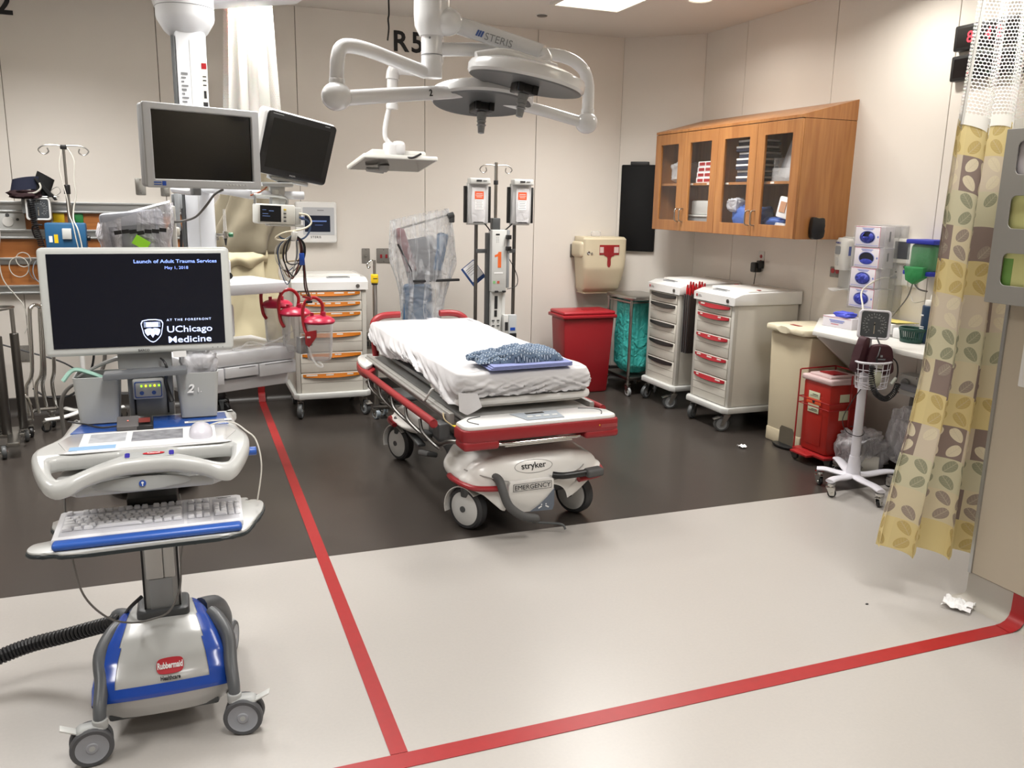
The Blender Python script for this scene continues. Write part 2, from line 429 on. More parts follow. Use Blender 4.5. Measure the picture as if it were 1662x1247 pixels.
# n points into the room
panels('wall_back', (-4.0, YB), (3.62, YB), [v+4.0 for v in (-3.0, -2.05, -1.09, -.105, .86, 1.855, 2.82)], tname='trim_1')
panels('wall_corner', (3.62, YB), (XR, 6.37), [], tname='trim_2')
panels('wall_right', (XR, 6.37), (XR, 2.36), [6.37-v for v in (5.815, 4.828, 3.84, 2.85)], tname='trim_3')
struct('wall_wing', B().bx(2.97, 4.5, -3.3, 2.36, .13, ZC, bev=.002, seg=1), mat('wing_panel', hsv('#b3a997'), .5, noise=.01))
struct('wall_wing_end', B().bx(2.99, 4.5, -3.3, 2.345, 0, .13), base_light)
struct('wall_left', B().bx(-4.15, -4.0, -3.3, YB+.1, 0, ZC), wall_m)
struct('wall_front', B().bx(-4.1, 4.5, -3.45, -3.3, 0, ZC), wall_m)
def cove(name, pts, m, h=.132, r=.05, th=.012):
    """coved base swept along plan points, room side on the right of travel"""
    prof = [(0.0, h), (th*.6, h), (th, h-.006), (th, r)]+[(th+r*(1-math.cos(t)), r*(1-math.sin(t))) for t in (.25, .5, .75, 1.0, 1.25, 1.5)]+[(th+r, .0006), (0, .0006)]
    b = B(); P = [Vector((*p, 0)) for p in pts]; rows = []
    for i, p in enumerate(P):
        d0 = (P[i]-P[i-1]).normalized() if i else (P[1]-P[0]).normalized(); d1 = (P[i+1]-P[i]).normalized() if i < len(P)-1 else d0
        n0 = Vector((d0.y, -d0.x, 0)); n1 = Vector((d1.y, -d1.x, 0)); n = (n0+n1); n = n/(n.length_squared/2 if n.length_squared else 1)
        rows.append([b.bm.verts.new(p+n*o+Vector((0, 0, z))) for o, z in prof])
    for a, c in zip(rows, rows[1:]):
        for k in range(len(prof)-1): b.bm.faces.new((a[k], a[k+1], c[k+1], c[k]))
    bmesh.ops.recalc_face_normals(b.bm, faces=b.bm.faces[:])
    struct(name, b, m)
cove('baseboard_back', [(-4, YB), (3.62, YB), (XR, 6.37), (XR, YT)], base_dark)
cove('baseboard_right', [(XR, YT), (XR, 2.36), (2.99, 2.36), (2.99, -3.3)], base_light)
# metal edge of the wing panel
struct('trim_4', B().bx(2.962, 2.974, 2.352, 2.366, .13, ZC), alu)

# red floor tape
tape = mat('red_tape', hsv('#931a1c'), .38, noise=.05, scale=30)
one('floor_tape', B().bx(.478, .530, 2.165, 6.79, .0004, .0022).grid(lambda u, v: (.478+.052*u, YB-.0135-.0515*max(0, 1-math.sin(v*PI/2))**1 if v < .45 else YB-.0142, .003+.128*v), 1, 12),
    tape, 'long red tape line running from the front of the bay back to the rear wall', 'floor tape', 'red floor tape lines')
q = B().bx(-.6, 2.915, 2.095, 2.162, .0004, .0024)
pr = [(2.90, .0026), (2.925, .004), (2.95, .013), (2.968, .032), (2.9745, .055), (2.9755, .131)]
q.grid(lambda u, v: (pr[int(round(v*5))][0]-.001, 2.095+.067*u, pr[int(round(v*5))][1]+.001), 1, 5)
one('floor_tape', q, tape, 'red tape line across the pale floor in front, bending up the skirting at right', 'floor tape', 'red floor tape lines')

# ceiling fixtures
lampm = mat('lamp_diffuser', hsv('#fff6e6'), .5, emit=3.2); frame_w = mat('fixture_frame', hsv('#d8d4cc'), .5)
for i, ((lx, ly), (lw, ld)) in enumerate(LIGHTS):
    T = thing('ceiling_light', 'bright recessed rectangular ceiling light above the foot of the bay, left of the round one' if i == 0 else 'rectangular ceiling light outside the picture', 'ceiling light', (lx, ly, ZC), group='ceiling light panels')
    part(T, 'frame', plate([rrect(lw+.06, ld+.06, .01), rrect(lw, ld, .005)], .02), frame_w, w=0).location.z = -.008
    part(T, 'diffuser', B().box((0, 0, -.004), (lw, ld, .008)), lampm, w=0)
    if i not in (0,): T['label'] = 'unseen rectangular ceiling light panel lighting the bay'
for (lx, ly, _), lb in zip(DOWN, ('small round recessed ceiling light near the top edge, right of the bright panel', 'round recessed ceiling light directly above the white mesh curtain by the pendant', 'round recessed ceiling light above the work counter near the wall clocks')):
    T = thing('downlight', lb, 'ceiling light', (lx, ly, ZC))
    part(T, 'trim_ring', B().lathe([(.075, 0), (.105, 0), (.105, -.006), (.095, -.012), (.08, -.012), (.075, -.004)], n=40), frame_w, w=0)
    part(T, 'diffuser', B().lathe([(0, -.003), (.078, -.003), (.078, 0)], n=40), lampm, w=0)
T = thing('sprinkler_cover', 'small round metal sprinkler cover in the ceiling above the light boom', 'sprinkler', (2.627, 6.319, ZC))
part(T, 'cover', B().lathe([(.0, -.012), (.036, -.012), (.04, -.008), (.04, 0)], n=32), dsteel, w=0)
part(T, 'ring', B().lathe([(.04, 0), (.048, 0), (.048, -.004), (.04, -.005)], n=32), white, w=0)
T = thing('hanging_hook', 'thin black hook rod hanging from the ceiling beside the letters R5', 'hook', (1.42, 6.2, ZC))
part(T, 'ceiling_plate', B().lathe([(0, -.012), (.02, -.012), (.04, -.004), (.04, 0)], n=24), black, w=0)
part(T, 'rod', B().tube([(0, 0, -.01), (0.002, 0, -.12), (-.004, 0, -.16), (.0, 0, -.22), (-.01, 0, -.30)], .006, sm=4), black, w=0)
# access panel edge near the light
T = thing('ceiling_access_panel', 'small square access panel outline in the ceiling left of the bright light', 'access panel', (2.3, 5.72, ZC))
part(T, 'frame', plate([rrect(.3, .3, .01), rrect(.28, .28, .008)], .006), frame_w, w=0)
part(T, 'door', B().box((0, 0, -.001), (.276, .276, .004)), ceil_m, w=0)

# wall letters
one('wall_letter', B().mesh(txtmesh('R', .21, bold=.02, ext=.003), FB(1.595, YB-.003, 2.725)), ink, 'black letter R on the back wall, left of the light boom column', 'wall lettering')
one('wall_letter', B().mesh(txtmesh('5', .21, bold=.02, ext=.003), FB(1.742, YB-.003, 2.725)), ink, 'black figure 5 on the back wall, partly behind the boom column', 'wall lettering')
one('wall_letter', B().mesh(txtmesh('2', .21, bold=.02, ext=.003), FB(-1.086, YB-.003, 2.752)), ink, 'black figure 2 at the top left corner of the back wall', 'wall lettering')

# ---- wall plates
def wplate(M, w, h, kind, label, name='wall_plate', cat='wall plate', m=steel, group=None):
    o = M.translation; T = thing(name, label, cat, tuple(o)); 
    if group: T['group'] = group
    part(T, 'plate', B().prism(rrect(w, h, .006), M, .005, bev=.0015), m)
    def pz(x, y, z=.005): return M @ Matrix.Translation((x, y, z))
    if kind == 'duplex' or kind == 'red':
        for yy in (.02, -.02):
            part(T, 'socket', B().prism(ell(.015, .014, 20), pz(0, yy), .002), white if kind == 'duplex' else red)
            part(T, 'slot', B().prism(rrect(.002, .008, .0005), pz(-.005, yy, .0071), .0006).prism(rrect(.002, .008, .0005), pz(.005, yy, .0071), .0006), ink)
    if kind == 'jack': part(T, 'jack', B().prism(ell(.009, .009, 16), pz(0, 0), .008), chrome); 
    if kind == 'tv':
        for xx in (-.022, .022): part(T, 'port', B().prism(rrect(.016, .03, .002), pz(xx, -.005), .003), dred)
    if kind == 'quad':
        for xx in (-.018, .018):
            for yy in (-.028, .028): part(T, 'socket', B().prism(rrect(.026, .04, .004), pz(xx, yy), .003), dkgrey)
    if kind in ('jack', 'tv', 'blank'):
        part(T, 'screw', B().prism(ell(.003, .003, 8), pz(0, h*.4), .0012).prism(ell(.003, .003, 8), pz(0, -h*.4), .0012), chrome)
    return T
gp = mat('grey_wall_plate', hsv('#85817b'), .4, metal=.3)
wplate(FB(1.36, YB, 1.143), .065, .118, 'jack', 'small steel wall plate with a single jack above the drawer cart', m=gp)
wplate(FB(1.506, YB, 1.143), .118, .118, 'tv', 'wider steel wall plate with two red-brown ports behind the bagged machine', m=gp)
wplate(FB(3.207, YB, 1.18), .075, .118, 'duplex', 'grey wall socket with white outlets left of the beige sharps box', name='wall_socket', cat='wall socket', m=gp)
wplate(FB(-.276, YB, 1.648), .068, .118, 'blank', 'blank steel wall plate left of the big blank monitor, upper', m=steel)
wplate(FB(-.112, YB, 1.642), .06, .118, 'blank', 'blank steel wall plate just under the corner of the big blank monitor', m=steel)
wplate(FB(-1.12, YB, .455), .075, .118, 'blank', 'steel wall plate low on the wall behind the looped steel stand', m=gp)
wplate(FB(1.378, YB, .45), .085, .135, 'quad', 'dark four-hole socket plate low on the wall right of the orange cart', name='wall_socket', cat='wall socket', m=gp)
wplate(FR(XR, 5.425, 1.20), .07, .118, 'red', 'red wall socket with the black charger plugged in under the cabinet', name='wall_socket', cat='wall socket', m=white)
wplate(FR(XR, 4.615, 1.168), .10, .07, 'blank', 'red double wall socket below the hand sanitizer dispenser', name='wall_socket', cat='wall socket', m=gp)
for yy in (4.637, 4.593): part([o for o in bpy.data.objects if o.name.startswith('wall_socket') and 'sanitizer' in o.get('label', '')][0], 'socket', B().prism(ell(.017, .017, 20), FR(XR-.005, yy, 1.176), .003), red)
T = thing('charger', 'black plug-in charger with a thin cord hanging under the wall cabinet', 'charger', (XR, 5.43, 1.16))
part(T, 'body', B().bx(XR-.075, XR-.006, 5.40, 5.46, 1.10, 1.175, bev=.01), black)
part(T, 'plug', B().bx(XR-.05, XR-.006, 5.38, 5.42, 1.13, 1.19, bev=.006), black)
part(T, 'cord', B().tube([(XR-.04, 5.43, 1.10), (XR-.04, 5.44, 1.03), (XR-.035, 5.45, .97), (XR-.03, 5.46, .9)], .003, sm=6), cord_b)

# ---- medical gas / equipment rail on the left of the back wall
T = thing('wall_rail_system', 'three-channel aluminium equipment rail with wood strips along the left of the back wall', 'equipment rail', (-2, YB, .885))
for z0, z1 in ((1.452, 1.53), (1.271, 1.338), (1.092, 1.143), (.885, .95)):
    m = B().bx(-4, .22, YB-.03, YB, z0, z1, bev=.004).bx(-4, .22, YB-.045, YB-.03, z1-.018, z1, bev=.003)
    if z1-z0 > .06: m.bx(-4, .22, YB-.042, YB-.03, z0, z0+.014, bev=.003)
    part(T, 'rail', m, alu)
for z0, z1 in ((1.338, 1.452), (1.143, 1.271), (.95, 1.092)): part(T, 'wood_strip', B().bx(-4, .215, YB-.02, YB, z0, z1), railwood)
T = thing('medical_gas_outlet', 'yellow medical outlet with a steel nozzle on the wood rail left of the pump', 'gas outlet', (-.815, YB-.02, 1.40), group='gas outlets')
part(T, 'plate', B().bx(-.855, -.785, YB-.03, YB-.02, 1.36, 1.45, bev=.003), yellow)
part(T, 'knob', B().cyl((-.845, YB-.03, 1.375), (-.845, YB-.08, 1.375), .018, bev=.003), yellow)
part(T, 'tube_holder', B().cyl((-.86, YB-.06, 1.39), (-.868, YB-.06, 1.50), .009), steel)
T2 = thing('medical_gas_outlet', 'green medical outlet with a steel nozzle on the wood rail right of the pump pole', 'gas outlet', (-.67, YB-.02, 1.40), group='gas outlets')
part(T2, 'plate', B().bx(-.735, -.665, YB-.03, YB-.02, 1.36, 1.45, bev=.003), green)
part(T2, 'knob', B().cyl((-.715, YB-.03, 1.375), (-.715, YB-.08, 1.375), .018, bev=.003), black)
part(T2, 'tube_holder', B().cyl((-.725, YB-.06, 1.39), (-.733, YB-.06, 1.50), .009), steel)
T = thing('nurse_call_plate', 'beige connector plate with round ports on the rail at the left edge', 'connector plate', (-1.13, YB-.02, 1.39))
part(T, 'plate', B().bx(-1.26, -1.03, YB-.035, YB-.02, 1.325, 1.452, bev=.008), pale)
part(T, 'dial', B().cyl((-1.135, YB-.036, 1.39), (-1.135, YB-.042, 1.39), .034), white)
part(T, 'port', B().cyl((-1.135, YB-.035, 1.435), (-1.135, YB-.045, 1.435), .012), dkgrey)
part(T, 'port', B().cyl((-1.075, YB-.035, 1.405), (-1.075, YB-.045, 1.405), .009), dkgrey)
part(T, 'port', B().cyl((-1.2, YB-.035, 1.37), (-1.2, YB-.045, 1.37), .012), dkgrey)
# ================================================================ CASTERS AND DRAWER CARTS
def wheel(T, c, r, wd, ax, tire=rubber, hub=pale, name='wheel', w=1, hubr=.72):
    """tyre with its hub as a sub-part; ax = plan angle of the axle"""
    c = Vector(c); a = Vector((math.cos(ax), math.sin(ax), 0))
    q = Vector((0, 0, 1)).rotation_difference(a).to_matrix().to_4x4()
    h = wd/2
    o = part(T, name, B().lathe([(r*hubr, -h), (r*.93, -h), (r, -h*.55), (r, h*.55), (r*.93, h), (r*hubr, h)], c, 32, q), tire, w=w)
    part(o, 'hub', B().lathe([(0, -h*1.04), (r*.25, -h*1.04), (r*.3, -h*.8), (r*hubr*.9, -h*.8), (r*hubr, -h*1.02), (r*hubr, h*1.02), (r*hubr*.9, h*.8), (r*.3, h*.8), (r*.25, h*1.04), (0, h*1.04)], c, 28, q), hub, w=w)
    return o
def caster(T, x, y, r, ztop, ang, trail=.03, wd=.03, m=steel, tire=rubber, hub=pale, name='caster', brake=False, w=1):
    """ang: direction the wheel trails toward (plan angle)"""
    t = Vector((math.cos(ang), math.sin(ang), 0)); c = Vector((x, y, r))+t*trail; s = Vector((-t.y, t.x, 0))
    b = B().cyl((x, y, ztop-.012), (x, y, ztop), .026).cyl((x, y, min(ztop-.03, 2*r+.004)), (x, y, ztop-.01), .012)
    zt = min(2*r+.012, ztop-.004)
    b.box((x, y, zt-.004), (.05, wd+.014, .006), rot=(0, 0, ang), bev=.002)
    for k in (-1, 1):
        M = face(c+s*k*(wd/2+.005), t, (0, 0, 1)); p = Vector((x, y, 0))-c; px = p.dot(t)
        b.prism([(-.012, -.012), (.012, -.012), (px+.024, zt-r), (px-.024, zt-r)], M @ Matrix.Translation((0, 0, -.0015)), .003)
    b.cyl(c-s*(wd/2+.01), c+s*(wd/2+.01), .007, n=12)
    if brake: b.box(c+t*(r*.7)+Vector((0, 0, r*.75)), (.05, wd+.02, .006), rot=(0, .35, ang), bev=.002)
    o = part(T, name, b, m, w=w); wheel(o, c, r, wd, ang+PI/2, tire, hub, w=w); return o

def drawer_cart(name, label, loc, rot, W, D, ztop, zb, cfg, strip, labels, casts, top_label=True, mark=None, zlip=None, recm=None):
    """front faces local -y, front plane at y=0"""
    T = thing(name, label, 'drawer cart', loc, rot); h = W/2
    body = B().bx(-h, h, .012, D, zb, ztop-.085, bev=.012)
    part(T, 'body', body, cartm, w=0)
    # corner posts
    part(T, 'front_post', B().bx(h-.03, h+.004, -.004, .03, zb, ztop-.085, bev=.006), mat('post_grey', hsv('#b9b6ae'), .4), w=0)
    part(T, 'front_post', B().bx(-h-.004, -h+.03, -.004, .03, zb, ztop-.085, bev=.006), MATS['post_grey'], w=0)
    # top: sloped front lip, raised rim
    ov = .02; z0, z1 = ztop-.088, ztop-.03
    out = [(-ov, z0), (-ov, z1), (.05, ztop-.004), (.10, ztop), (D+.01, ztop+.008), (D+.01, z0)]
    M = face((-h-ov, 0, 0), (0, 1, 0), (0, 0, 1))
    part(T, 'top', B().prism([(y, z) for y, z in out], M, W+2*ov, bev=.012), gloss_white, w=0)
    part(T, 'top_tray', B().bx(-h+.03, h-.03, .13, D-.04, ztop-.002, ztop+.0125, bev=.004).bx(-h+.015, h-.015, .115, D-.025, ztop-.004, ztop+.009, bev=.004), white, w=0)
    lx = .07 if rot == 0 else -.02
    Mt = face((lx, .028, ztop-.0135), (1, 0, 0), (0, .86, .5)) 
    part(T, 'keypad', B().box((lx, .058, ztop-.003), (.17, .035, .01), rot=(rad(10), 0, 0), bev=.004), midgrey, w=0)
    part(T, 'key_marks', B().box((lx, .058, ztop+.0015), (.14, .018, .003), rot=(rad(10), 0, 0), bev=.001), dkgrey, w=0)
    part(T, 'lock', B().cyl((h-.06, -ov-.006, ztop-.06), (h-.06, -ov+.006, ztop-.06), .014).cyl((h-.06, -ov-.008, ztop-.06), (h-.06, -ov, ztop-.06), .008), dsteel, w=0)
    if mark: part(T, 'maker_mark', B().box((-h+.03, -ov-.001, ztop-.055), (.018, .003, .02), bev=.001), red, w=0); part(T, 'maker_text', B().box((-h+.07, -ov-.0005, ztop-.06), (.045, .002, .004)).box((-h+.065, -ov-.0005, ztop-.05), (.035, .002, .003)), greyink, w=0)
    # drawers
    z = ztop-.092; hw = h-.032
    for i, (dh, lines) in enumerate(cfg):
        b = B().bx(-hw, hw, -.008, .03, z-dh+.0025, z-.0025, bev=.005)
        d = part(T, 'drawer', b, cartm, w=0)
        cut = dh-.078 if lines else 0
        if lines: part(d, 'seam', B().bx(-hw+.002, hw-.002, -.0088, .0, z-.0765, z-.0745), MATS['wall_joint'], w=0)
        if lines and dh > .18: part(d, 'seam', B().bx(-hw+.002, hw-.002, -.0088, .0, z-.1315, z-.1295), MATS['wall_joint'], w=0)
        # recess below the strip, strip itself bows down in the middle
        zz = z-.008; a = hw-.012
        rec = [(-a*.9, zz-.028), (a*.9, zz-.028), (a*.62, zz-.05), (-a*.62, zz-.05)]
        part(d, 'handle_recess', B().prism(rec, face((0, -.0088, 0), (1, 0, 0), (0, 0, 1)), .001), recm or white, w=0)
        n = 12; low = [(-a+2*a*k/n, zz-.019-.011*math.sin(PI*k/n)**.8) for k in range(n+1)]
        pts = [(-a, zz), (a, zz)]+low[::-1]
        def bow(u, v): x = -a+2*a*u; lo = zz-.019-.011*math.sin(PI*u)**.8; return (x, -.010-.014*math.sin(PI*u)**.7*(v)-.004, zz+(lo-zz)*v)
        hd = part(d, 'drawer_handle', B().grid(bow, 16, 4, thick=.004), strip, w=0)
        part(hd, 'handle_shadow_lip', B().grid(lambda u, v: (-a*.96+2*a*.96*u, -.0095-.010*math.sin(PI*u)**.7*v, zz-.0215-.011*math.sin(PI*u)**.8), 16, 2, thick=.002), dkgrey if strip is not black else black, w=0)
        for lx0, lw in labels.get(i, []):
            u = (lx0+a)/(2*a)
            part(d, 'label_strip', B().box((lx0, -.0155-.005*math.sin(PI*max(0, min(1, u)))**.7, zz-.0085), (lw, .0018, .010)), label_white, w=0)
        z -= dh
    # bottom bumper tray and casters
    part(T, 'base_bumper', B().prism([(-h-.025, -.01), (-h+.01, -.045), (h-.01, -.045), (h+.025, -.01), (h+.025, D+.02), (-h-.025, D+.02)], Matrix.Translation((0, 0, zb-.042)), .042, bev=.008), pale, w=0)
    for k, (cx_, cy_) in enumerate(((-h+.03, .02), (h-.03, .02), (-h+.03, D-.05), (h-.03, D-.05))):
        caster(T, cx_, cy_, .056, zb-.042, casts[k], trail=.035, wd=.03, w=0, tire=dkgrey, hub=midgrey, brake=(k == 1))
    return T
cfgO = [(.075, 0), (.075, 0), (.152, 1), (.15, 1), (.15, 1), (.172, 1)]
lab = {0: [(-.19, .028), (-.155, .028), (-.12, .028), (-.07, .05), (.06, .07), (.15, .05)], 1: [(-.19, .028), (-.14, .05), (-.08, .04), (-.02, .04), (.05, .04), (.15, .055)],
       2: [(.04, .08), (.15, .03)], 3: [(.06, .045)], 4: [(.03, .02), (.055, .025)], 5: [(-.15, .08), (-.02, .055), (.13, .045)]}
drawer_cart('drawer_cart', 'off-white drawer cart with orange handle strips against the back wall', (.965, 6.19, 0), 0, .515, .5, 1.030, .187, cfgO, orange, lab, (-1.9, -1.2, 1.5, 1.6), recm=cartm)
cfgR = [(.078, 0), (.152, 1), (.150, 1), (.152, 1), (.195, 1)]
labr = {0: [(-.13, .05)], 1: [(-.14, .03), (.09, .035)], 2: [(-.15, .03), (-.02, .03), (.11, .03)], 3: [(-.14, .05), (.0, .06), (.12, .05)], 4: [(-.14, .03), (.12, .06)]}
TB = drawer_cart('drawer_cart', 'off-white drawer cart with black handle strips, left of the red-handled cart', (3.56, 5.865, 0), -PI/2, .46, .53, 1.0, .19, cfgR, black, {}, (-1.2, -1.9, 1.5, 1.6), mark=1, recm=cartm)
TR = drawer_cart('drawer_cart', 'off-white drawer cart with red handle strips beside the beige pedal bin', (3.56, 5.165, 0), -PI/2, .48, .55, 1.0, .18, cfgR, mat('cart_red', hsv('#96101f'), .4), labr, (-1.0, -1.9, 1.5, 1.6), mark=1, recm=cartm)
for xx in (.10, .33): part(TR, 'rim_sticker', B().box((-.22, xx, 1.0145), (.022, .03, .003), bev=.001) if xx > .2 else B().box((.20, .22, 1.0145), (.03, .02, .003)), red, w=0)
# side bin on the black cart with the red tubes standing in it
T = thing('tube_rack', 'smoky brown hanging rack on the side of the black-handled cart, full of red tubes', 'rack', (3.60, 5.58, .5))
smoke = mat('smoky_plastic', hsv('#2c2422'), .25)
part(T, 'bin', B().bx(3.575, 3.75, 5.520, 5.606, .47, .92, bev=.008), smoke)
for k in range(3): part(T, 'divider', B().bx(3.570, 3.580, 5.535+.028*k, 5.540+.028*k, .47, .925), dkgrey)
rt = mat('tube_red', hsv('#b3161f'), .35)
first = None
for k in range(12):
    x = 3.585+.026*(k % 6); y = 5.543+.035*(k//6); z = .93+.012*((k*5) % 3)
    if first is None:
        first = thing('red_tube', 'red capped tube standing in the smoky rack between the two side carts', 'tube', (x, y, z), group='red tubes in the side rack')
        part(first, 'tube', B().cyl((0, 0, -.02), (0, 0, .045), .010, n=14, bev=.002), rt, w=0)
        part(first, 'cap', B().cyl((0, 0, .045), (0, 0, .068), .0085, .006, n=14, bev=.002), mat('tube_cap_red', hsv('#8e1018'), .4), w=0)
    else: dup(first, (x, y, z))

# ================================================================ WALL CABINET
X0, Y0, Y1 = 3.697, 4.555, 6.36; Z0, Z1 = 1.39, 2.15
T = thing('wall_cabinet', 'maple wall cabinet with four glass doors and a sloping top on the right wall', 'wall cabinet', (XR, (Y0+Y1)/2, Z0))
t = .02
b = B().bx(X0+.02, XR, Y0, Y0+t, Z0, Z1).bx(X0+.02, XR, Y1-t, Y1, Z0, Z1).bx(X0+.022, XR, Y0+t, Y1-t, Z0, Z0+t).bx(X0+.022, XR, Y0+t, Y1-t, Z1-t, Z1).bx(XR-.012, XR, Y0+t, Y1-t, Z0+t, Z1-t).bx(X0+.03, XR-.012, 5.458, 5.478, Z0+t, Z1-t)
part(T, 'body', b, maple)
part(T, 'sloped_top', B().prism([(X0, Z1+.003), (X0, Z1+.022), (XR, Z1+.135), (XR, Z1+.003)], face((0, Y1+.002, 0), (1, 0, 0), (0, 0, 1)), Y1-Y0+.004), maple)
part(T, 'shadow_gap', B().bx(X0+.012, XR, Y0+.004, Y1-.004, Z1-.004, Z1+.004), ink)
for ya, yb_ in ((Y0+t, 5.458), (5.478, Y1-t)): part(T, 'shelf', B().bx(X0+.04, XR-.012, ya, yb_, 1.745, 1.763), maple)
cuts = [Y0, 5.006, 5.468, 5.925, Y1]
for i in range(4):
    a, c = cuts[i]+.0015, cuts[i+1]-.0015; w_, hh = c-a, Z1-Z0-.004; cy_ = (a+c)/2; cz = (Z0+Z1)/2
    fr = plate([rrect(w_, hh, .002, 2), rrect(w_-.165, hh-.165, .002, 2)], .02, bev=.0015)
    fr.transform(face((X0+.01, cy_, cz), (0, -1, 0), (0, 0, 1)))
    d = part(T, 'door', fr, maple)
    part(d, 'glass_pane', B().grid(lambda u, v: (X0+.010, a+.078+(c-a-.156)*u, Z0+.078+(Z1-Z0-.156)*v), 1, 1), glass)
    hy = (c-.03) if i in (0, 2) else (a+.03)
    part(d, 'handle', B().tube([(X0, hy, 1.565), (X0-.03, hy, 1.558), (X0-.034, hy, 1.515), (X0-.03, hy, 1.472), (X0, hy, 1.465)], .005, sm=5), steel)
for y in (5.85, 5.62, 5.55, 5.38, 4.86, 4.64): part(T, 'shelf_label', B().bx(X0+.0385, X0+.0402, y-.02, y+.02, 1.748, 1.760), label_white)
T = thing('wall_speaker', 'small black speaker mounted on the end panel of the wall cabinet', 'speaker', (3.86, Y0, 1.46))
part(T, 'grille', B().prism(spl([(-.045, -.06), (-.045, .062), (0, .064), (.045, .062), (.05, 0), (.042, -.062)], 4), FB(3.865, Y0-.004, 1.463), .04, bev=.006), black)
part(T, 'bracket', B().bx(3.85, 3.885, Y0-.006, Y0, 1.44, 1.49), dkgrey)
part(T, 'top_edge', B().bx(3.835, 3.895, Y0-.036, Y0-.01, 1.527, 1.531), mat('tan_strip', hsv('#8a7a5a'), .5))

# cabinet contents
def crumple(c, d, seed, m, name, label, cat, n=22, amp=.25, group=None):
    def fn(u, v):
        th = 2*PI*u; ph = PI*(v-.5)*.999
        x, y, z = math.cos(ph)*math.cos(th), math.cos(ph)*math.sin(th), math.sin(ph)
        e = lambda q: math.copysign(abs(q)**.55, q)
        k = 1+amp*(nz(x+seed, y, z, 2.1)+.6*nz(x, y+seed, z, 5))
        return (c[0]+d[0]/2*e(x)*k, c[1]+d[1]/2*e(y)*k, c[2]+d[2]/2*e(z)*(k if z > 0 else 1))
    return one(name, B().grid(fn, n*2, n, wrap=True), m, label, cat, group, loc=(c[0], c[1], c[2]-d[2]/2), sharp=80)
bagm = mat('grey_bag', hsv('#b9b8ba'), .35, bump=.5, bscale=30)
clothblue = mat('blue_wrap', hsv('#3b5ea6'), .6, bump=.3, bscale=25)
crumple((3.86, 6.14, 1.85), (.2, .22, .17), 3, bagm, 'plastic_bag', 'milky plastic bag on the shelf behind the leftmost cabinet door', 'plastic bag')
first = None
for k in range(4):
    z = 1.764+.041*k
    if first is None:
        T = first = thing('supply_box', 'white box with red side stripes stacked behind the second cabinet door', 'box', (3.86, 5.745, z), group='red and white boxes in the cabinet')
        part(T, 'carton', B().bx(-.09, .09, -.10, .10, 0, .039, bev=.002), paper, w=0)
        part(T, 'red_print', B().bx(-.0915, -.09, -.085, -.01, .008, .031).bx(-.0915, -.09, .005, .08, .008, .031), red, w=0)
    else: dup(first, (3.86+.004*k, 5.745, z), label=f'{["bottom", "second lowest", "second highest", "topmost"][k]} white box with red side stripes behind the second cabinet door')
first['label'] = 'bottom white box with red side stripes behind the second cabinet door'
T = thing('yellow_folder', 'yellow and green edged folder beside the red and white boxes', 'folder', (3.86, 5.61, 1.764))
part(T, 'cover', B().bx(3.80, 3.97, 5.585, 5.62, 1.764, 1.92, bev=.01), yellow); part(T, 'page_edge', B().bx(3.795, 3.96, 5.595, 5.61, 1.775, 1.91, bev=.003), green)
T = thing('storage_tub', 'grey plastic storage tub at the bottom behind the second door', 'tub', (3.87, 5.80, 1.41))
part(T, 'tub', B().bx(3.78, 4.0, 5.60, 5.95, 1.41, 1.51, bev=.012), midgrey); part(T, 'rim', B().bx(3.77, 4.01, 5.59, 5.96, 1.505, 1.52, bev=.005), pale)
T = thing('storage_tub', 'grey tub upright and open, stacked on the lower one in the cabinet', 'tub', (3.87, 5.80, 1.52))
part(T, 'tub', B().bx(3.79, 3.98, 5.66, 5.92, 1.521, 1.63, bev=.012), pale)
first = None
for k in range(7):
    z = 1.764+.042*k
    if first is None:
        T = first = thing('wrapped_pack', 'blue and white wrapped pack in the tall stack behind the third cabinet door', 'pack', (3.87, 5.21, z), group='blue and white packs in the cabinet')
        part(T, 'pack', B().bx(-.1, .1, -.12, .12, 0, .026, bev=.008), navy, w=0)
        part(T, 'white_band', B().bx(-.101, .09, -.115, .115, .026, .040, bev=.003), paper, w=0)
    else: dup(first, (3.87+.01*math.sin(k*2), 5.21+.012*math.sin(k*3), z), rot=.05*math.sin(k*4), label=f'{["bottom", "second", "third", "fourth", "fifth", "sixth", "topmost"][k]} blue and white pack of the stack behind the third cabinet door, counted from below')
first['label'] = 'bottom blue and white pack of the stack behind the third cabinet door'
crumple((3.86, 5.20, 1.505), (.2, .30, .18), 8, clothblue, 'wrapped_bundle', 'blue bundle in clear wrap at the bottom behind the third door', 'bundle')
crumple((3.80, 5.33, 1.60), (.1, .12, .10), 12, filmh, 'plastic_bag', 'crumpled clear wrap on top of the blue bundle behind the third door', 'plastic bag')
crumple((3.86, 4.86, 1.47), (.2, .26, .11), 15, clothblue, 'wrapped_bundle', 'blue bundle at the bottom behind the fourth door', 'bundle')
T = thing('supply_bin', 'clear open bin holding plastic sleeves behind the rightmost cabinet door, upper shelf', 'bin', (3.84, 4.78, 1.764))
part(T, 'bin', B().bx(3.76, 3.77, 4.66, 4.90, 1.765, 1.85).bx(3.77, 3.95, 4.66, 4.668, 1.765, 1.92).bx(3.77, 3.95, 4.892, 4.90, 1.765, 1.92).bx(3.76, 3.95, 4.66, 4.90, 1.764, 1.77), clearpl)
for k, (yy, r_) in enumerate(((4.72, .3), (4.78, -.15), (4.84, .25))):
    one('plastic_sleeve', B().box((3.83+.02*k, yy, 1.91), (.012, .13, .25), rot=(r_*.7, .25, .1*k), bev=.003), bagm, ['grey plastic sleeve leaning right in the clear cabinet bin', 'grey plastic sleeve standing in the middle of the clear cabinet bin', 'grey plastic sleeve leaning left in the clear cabinet bin'][k], 'sleeve', 'sleeves in the cabinet bin')
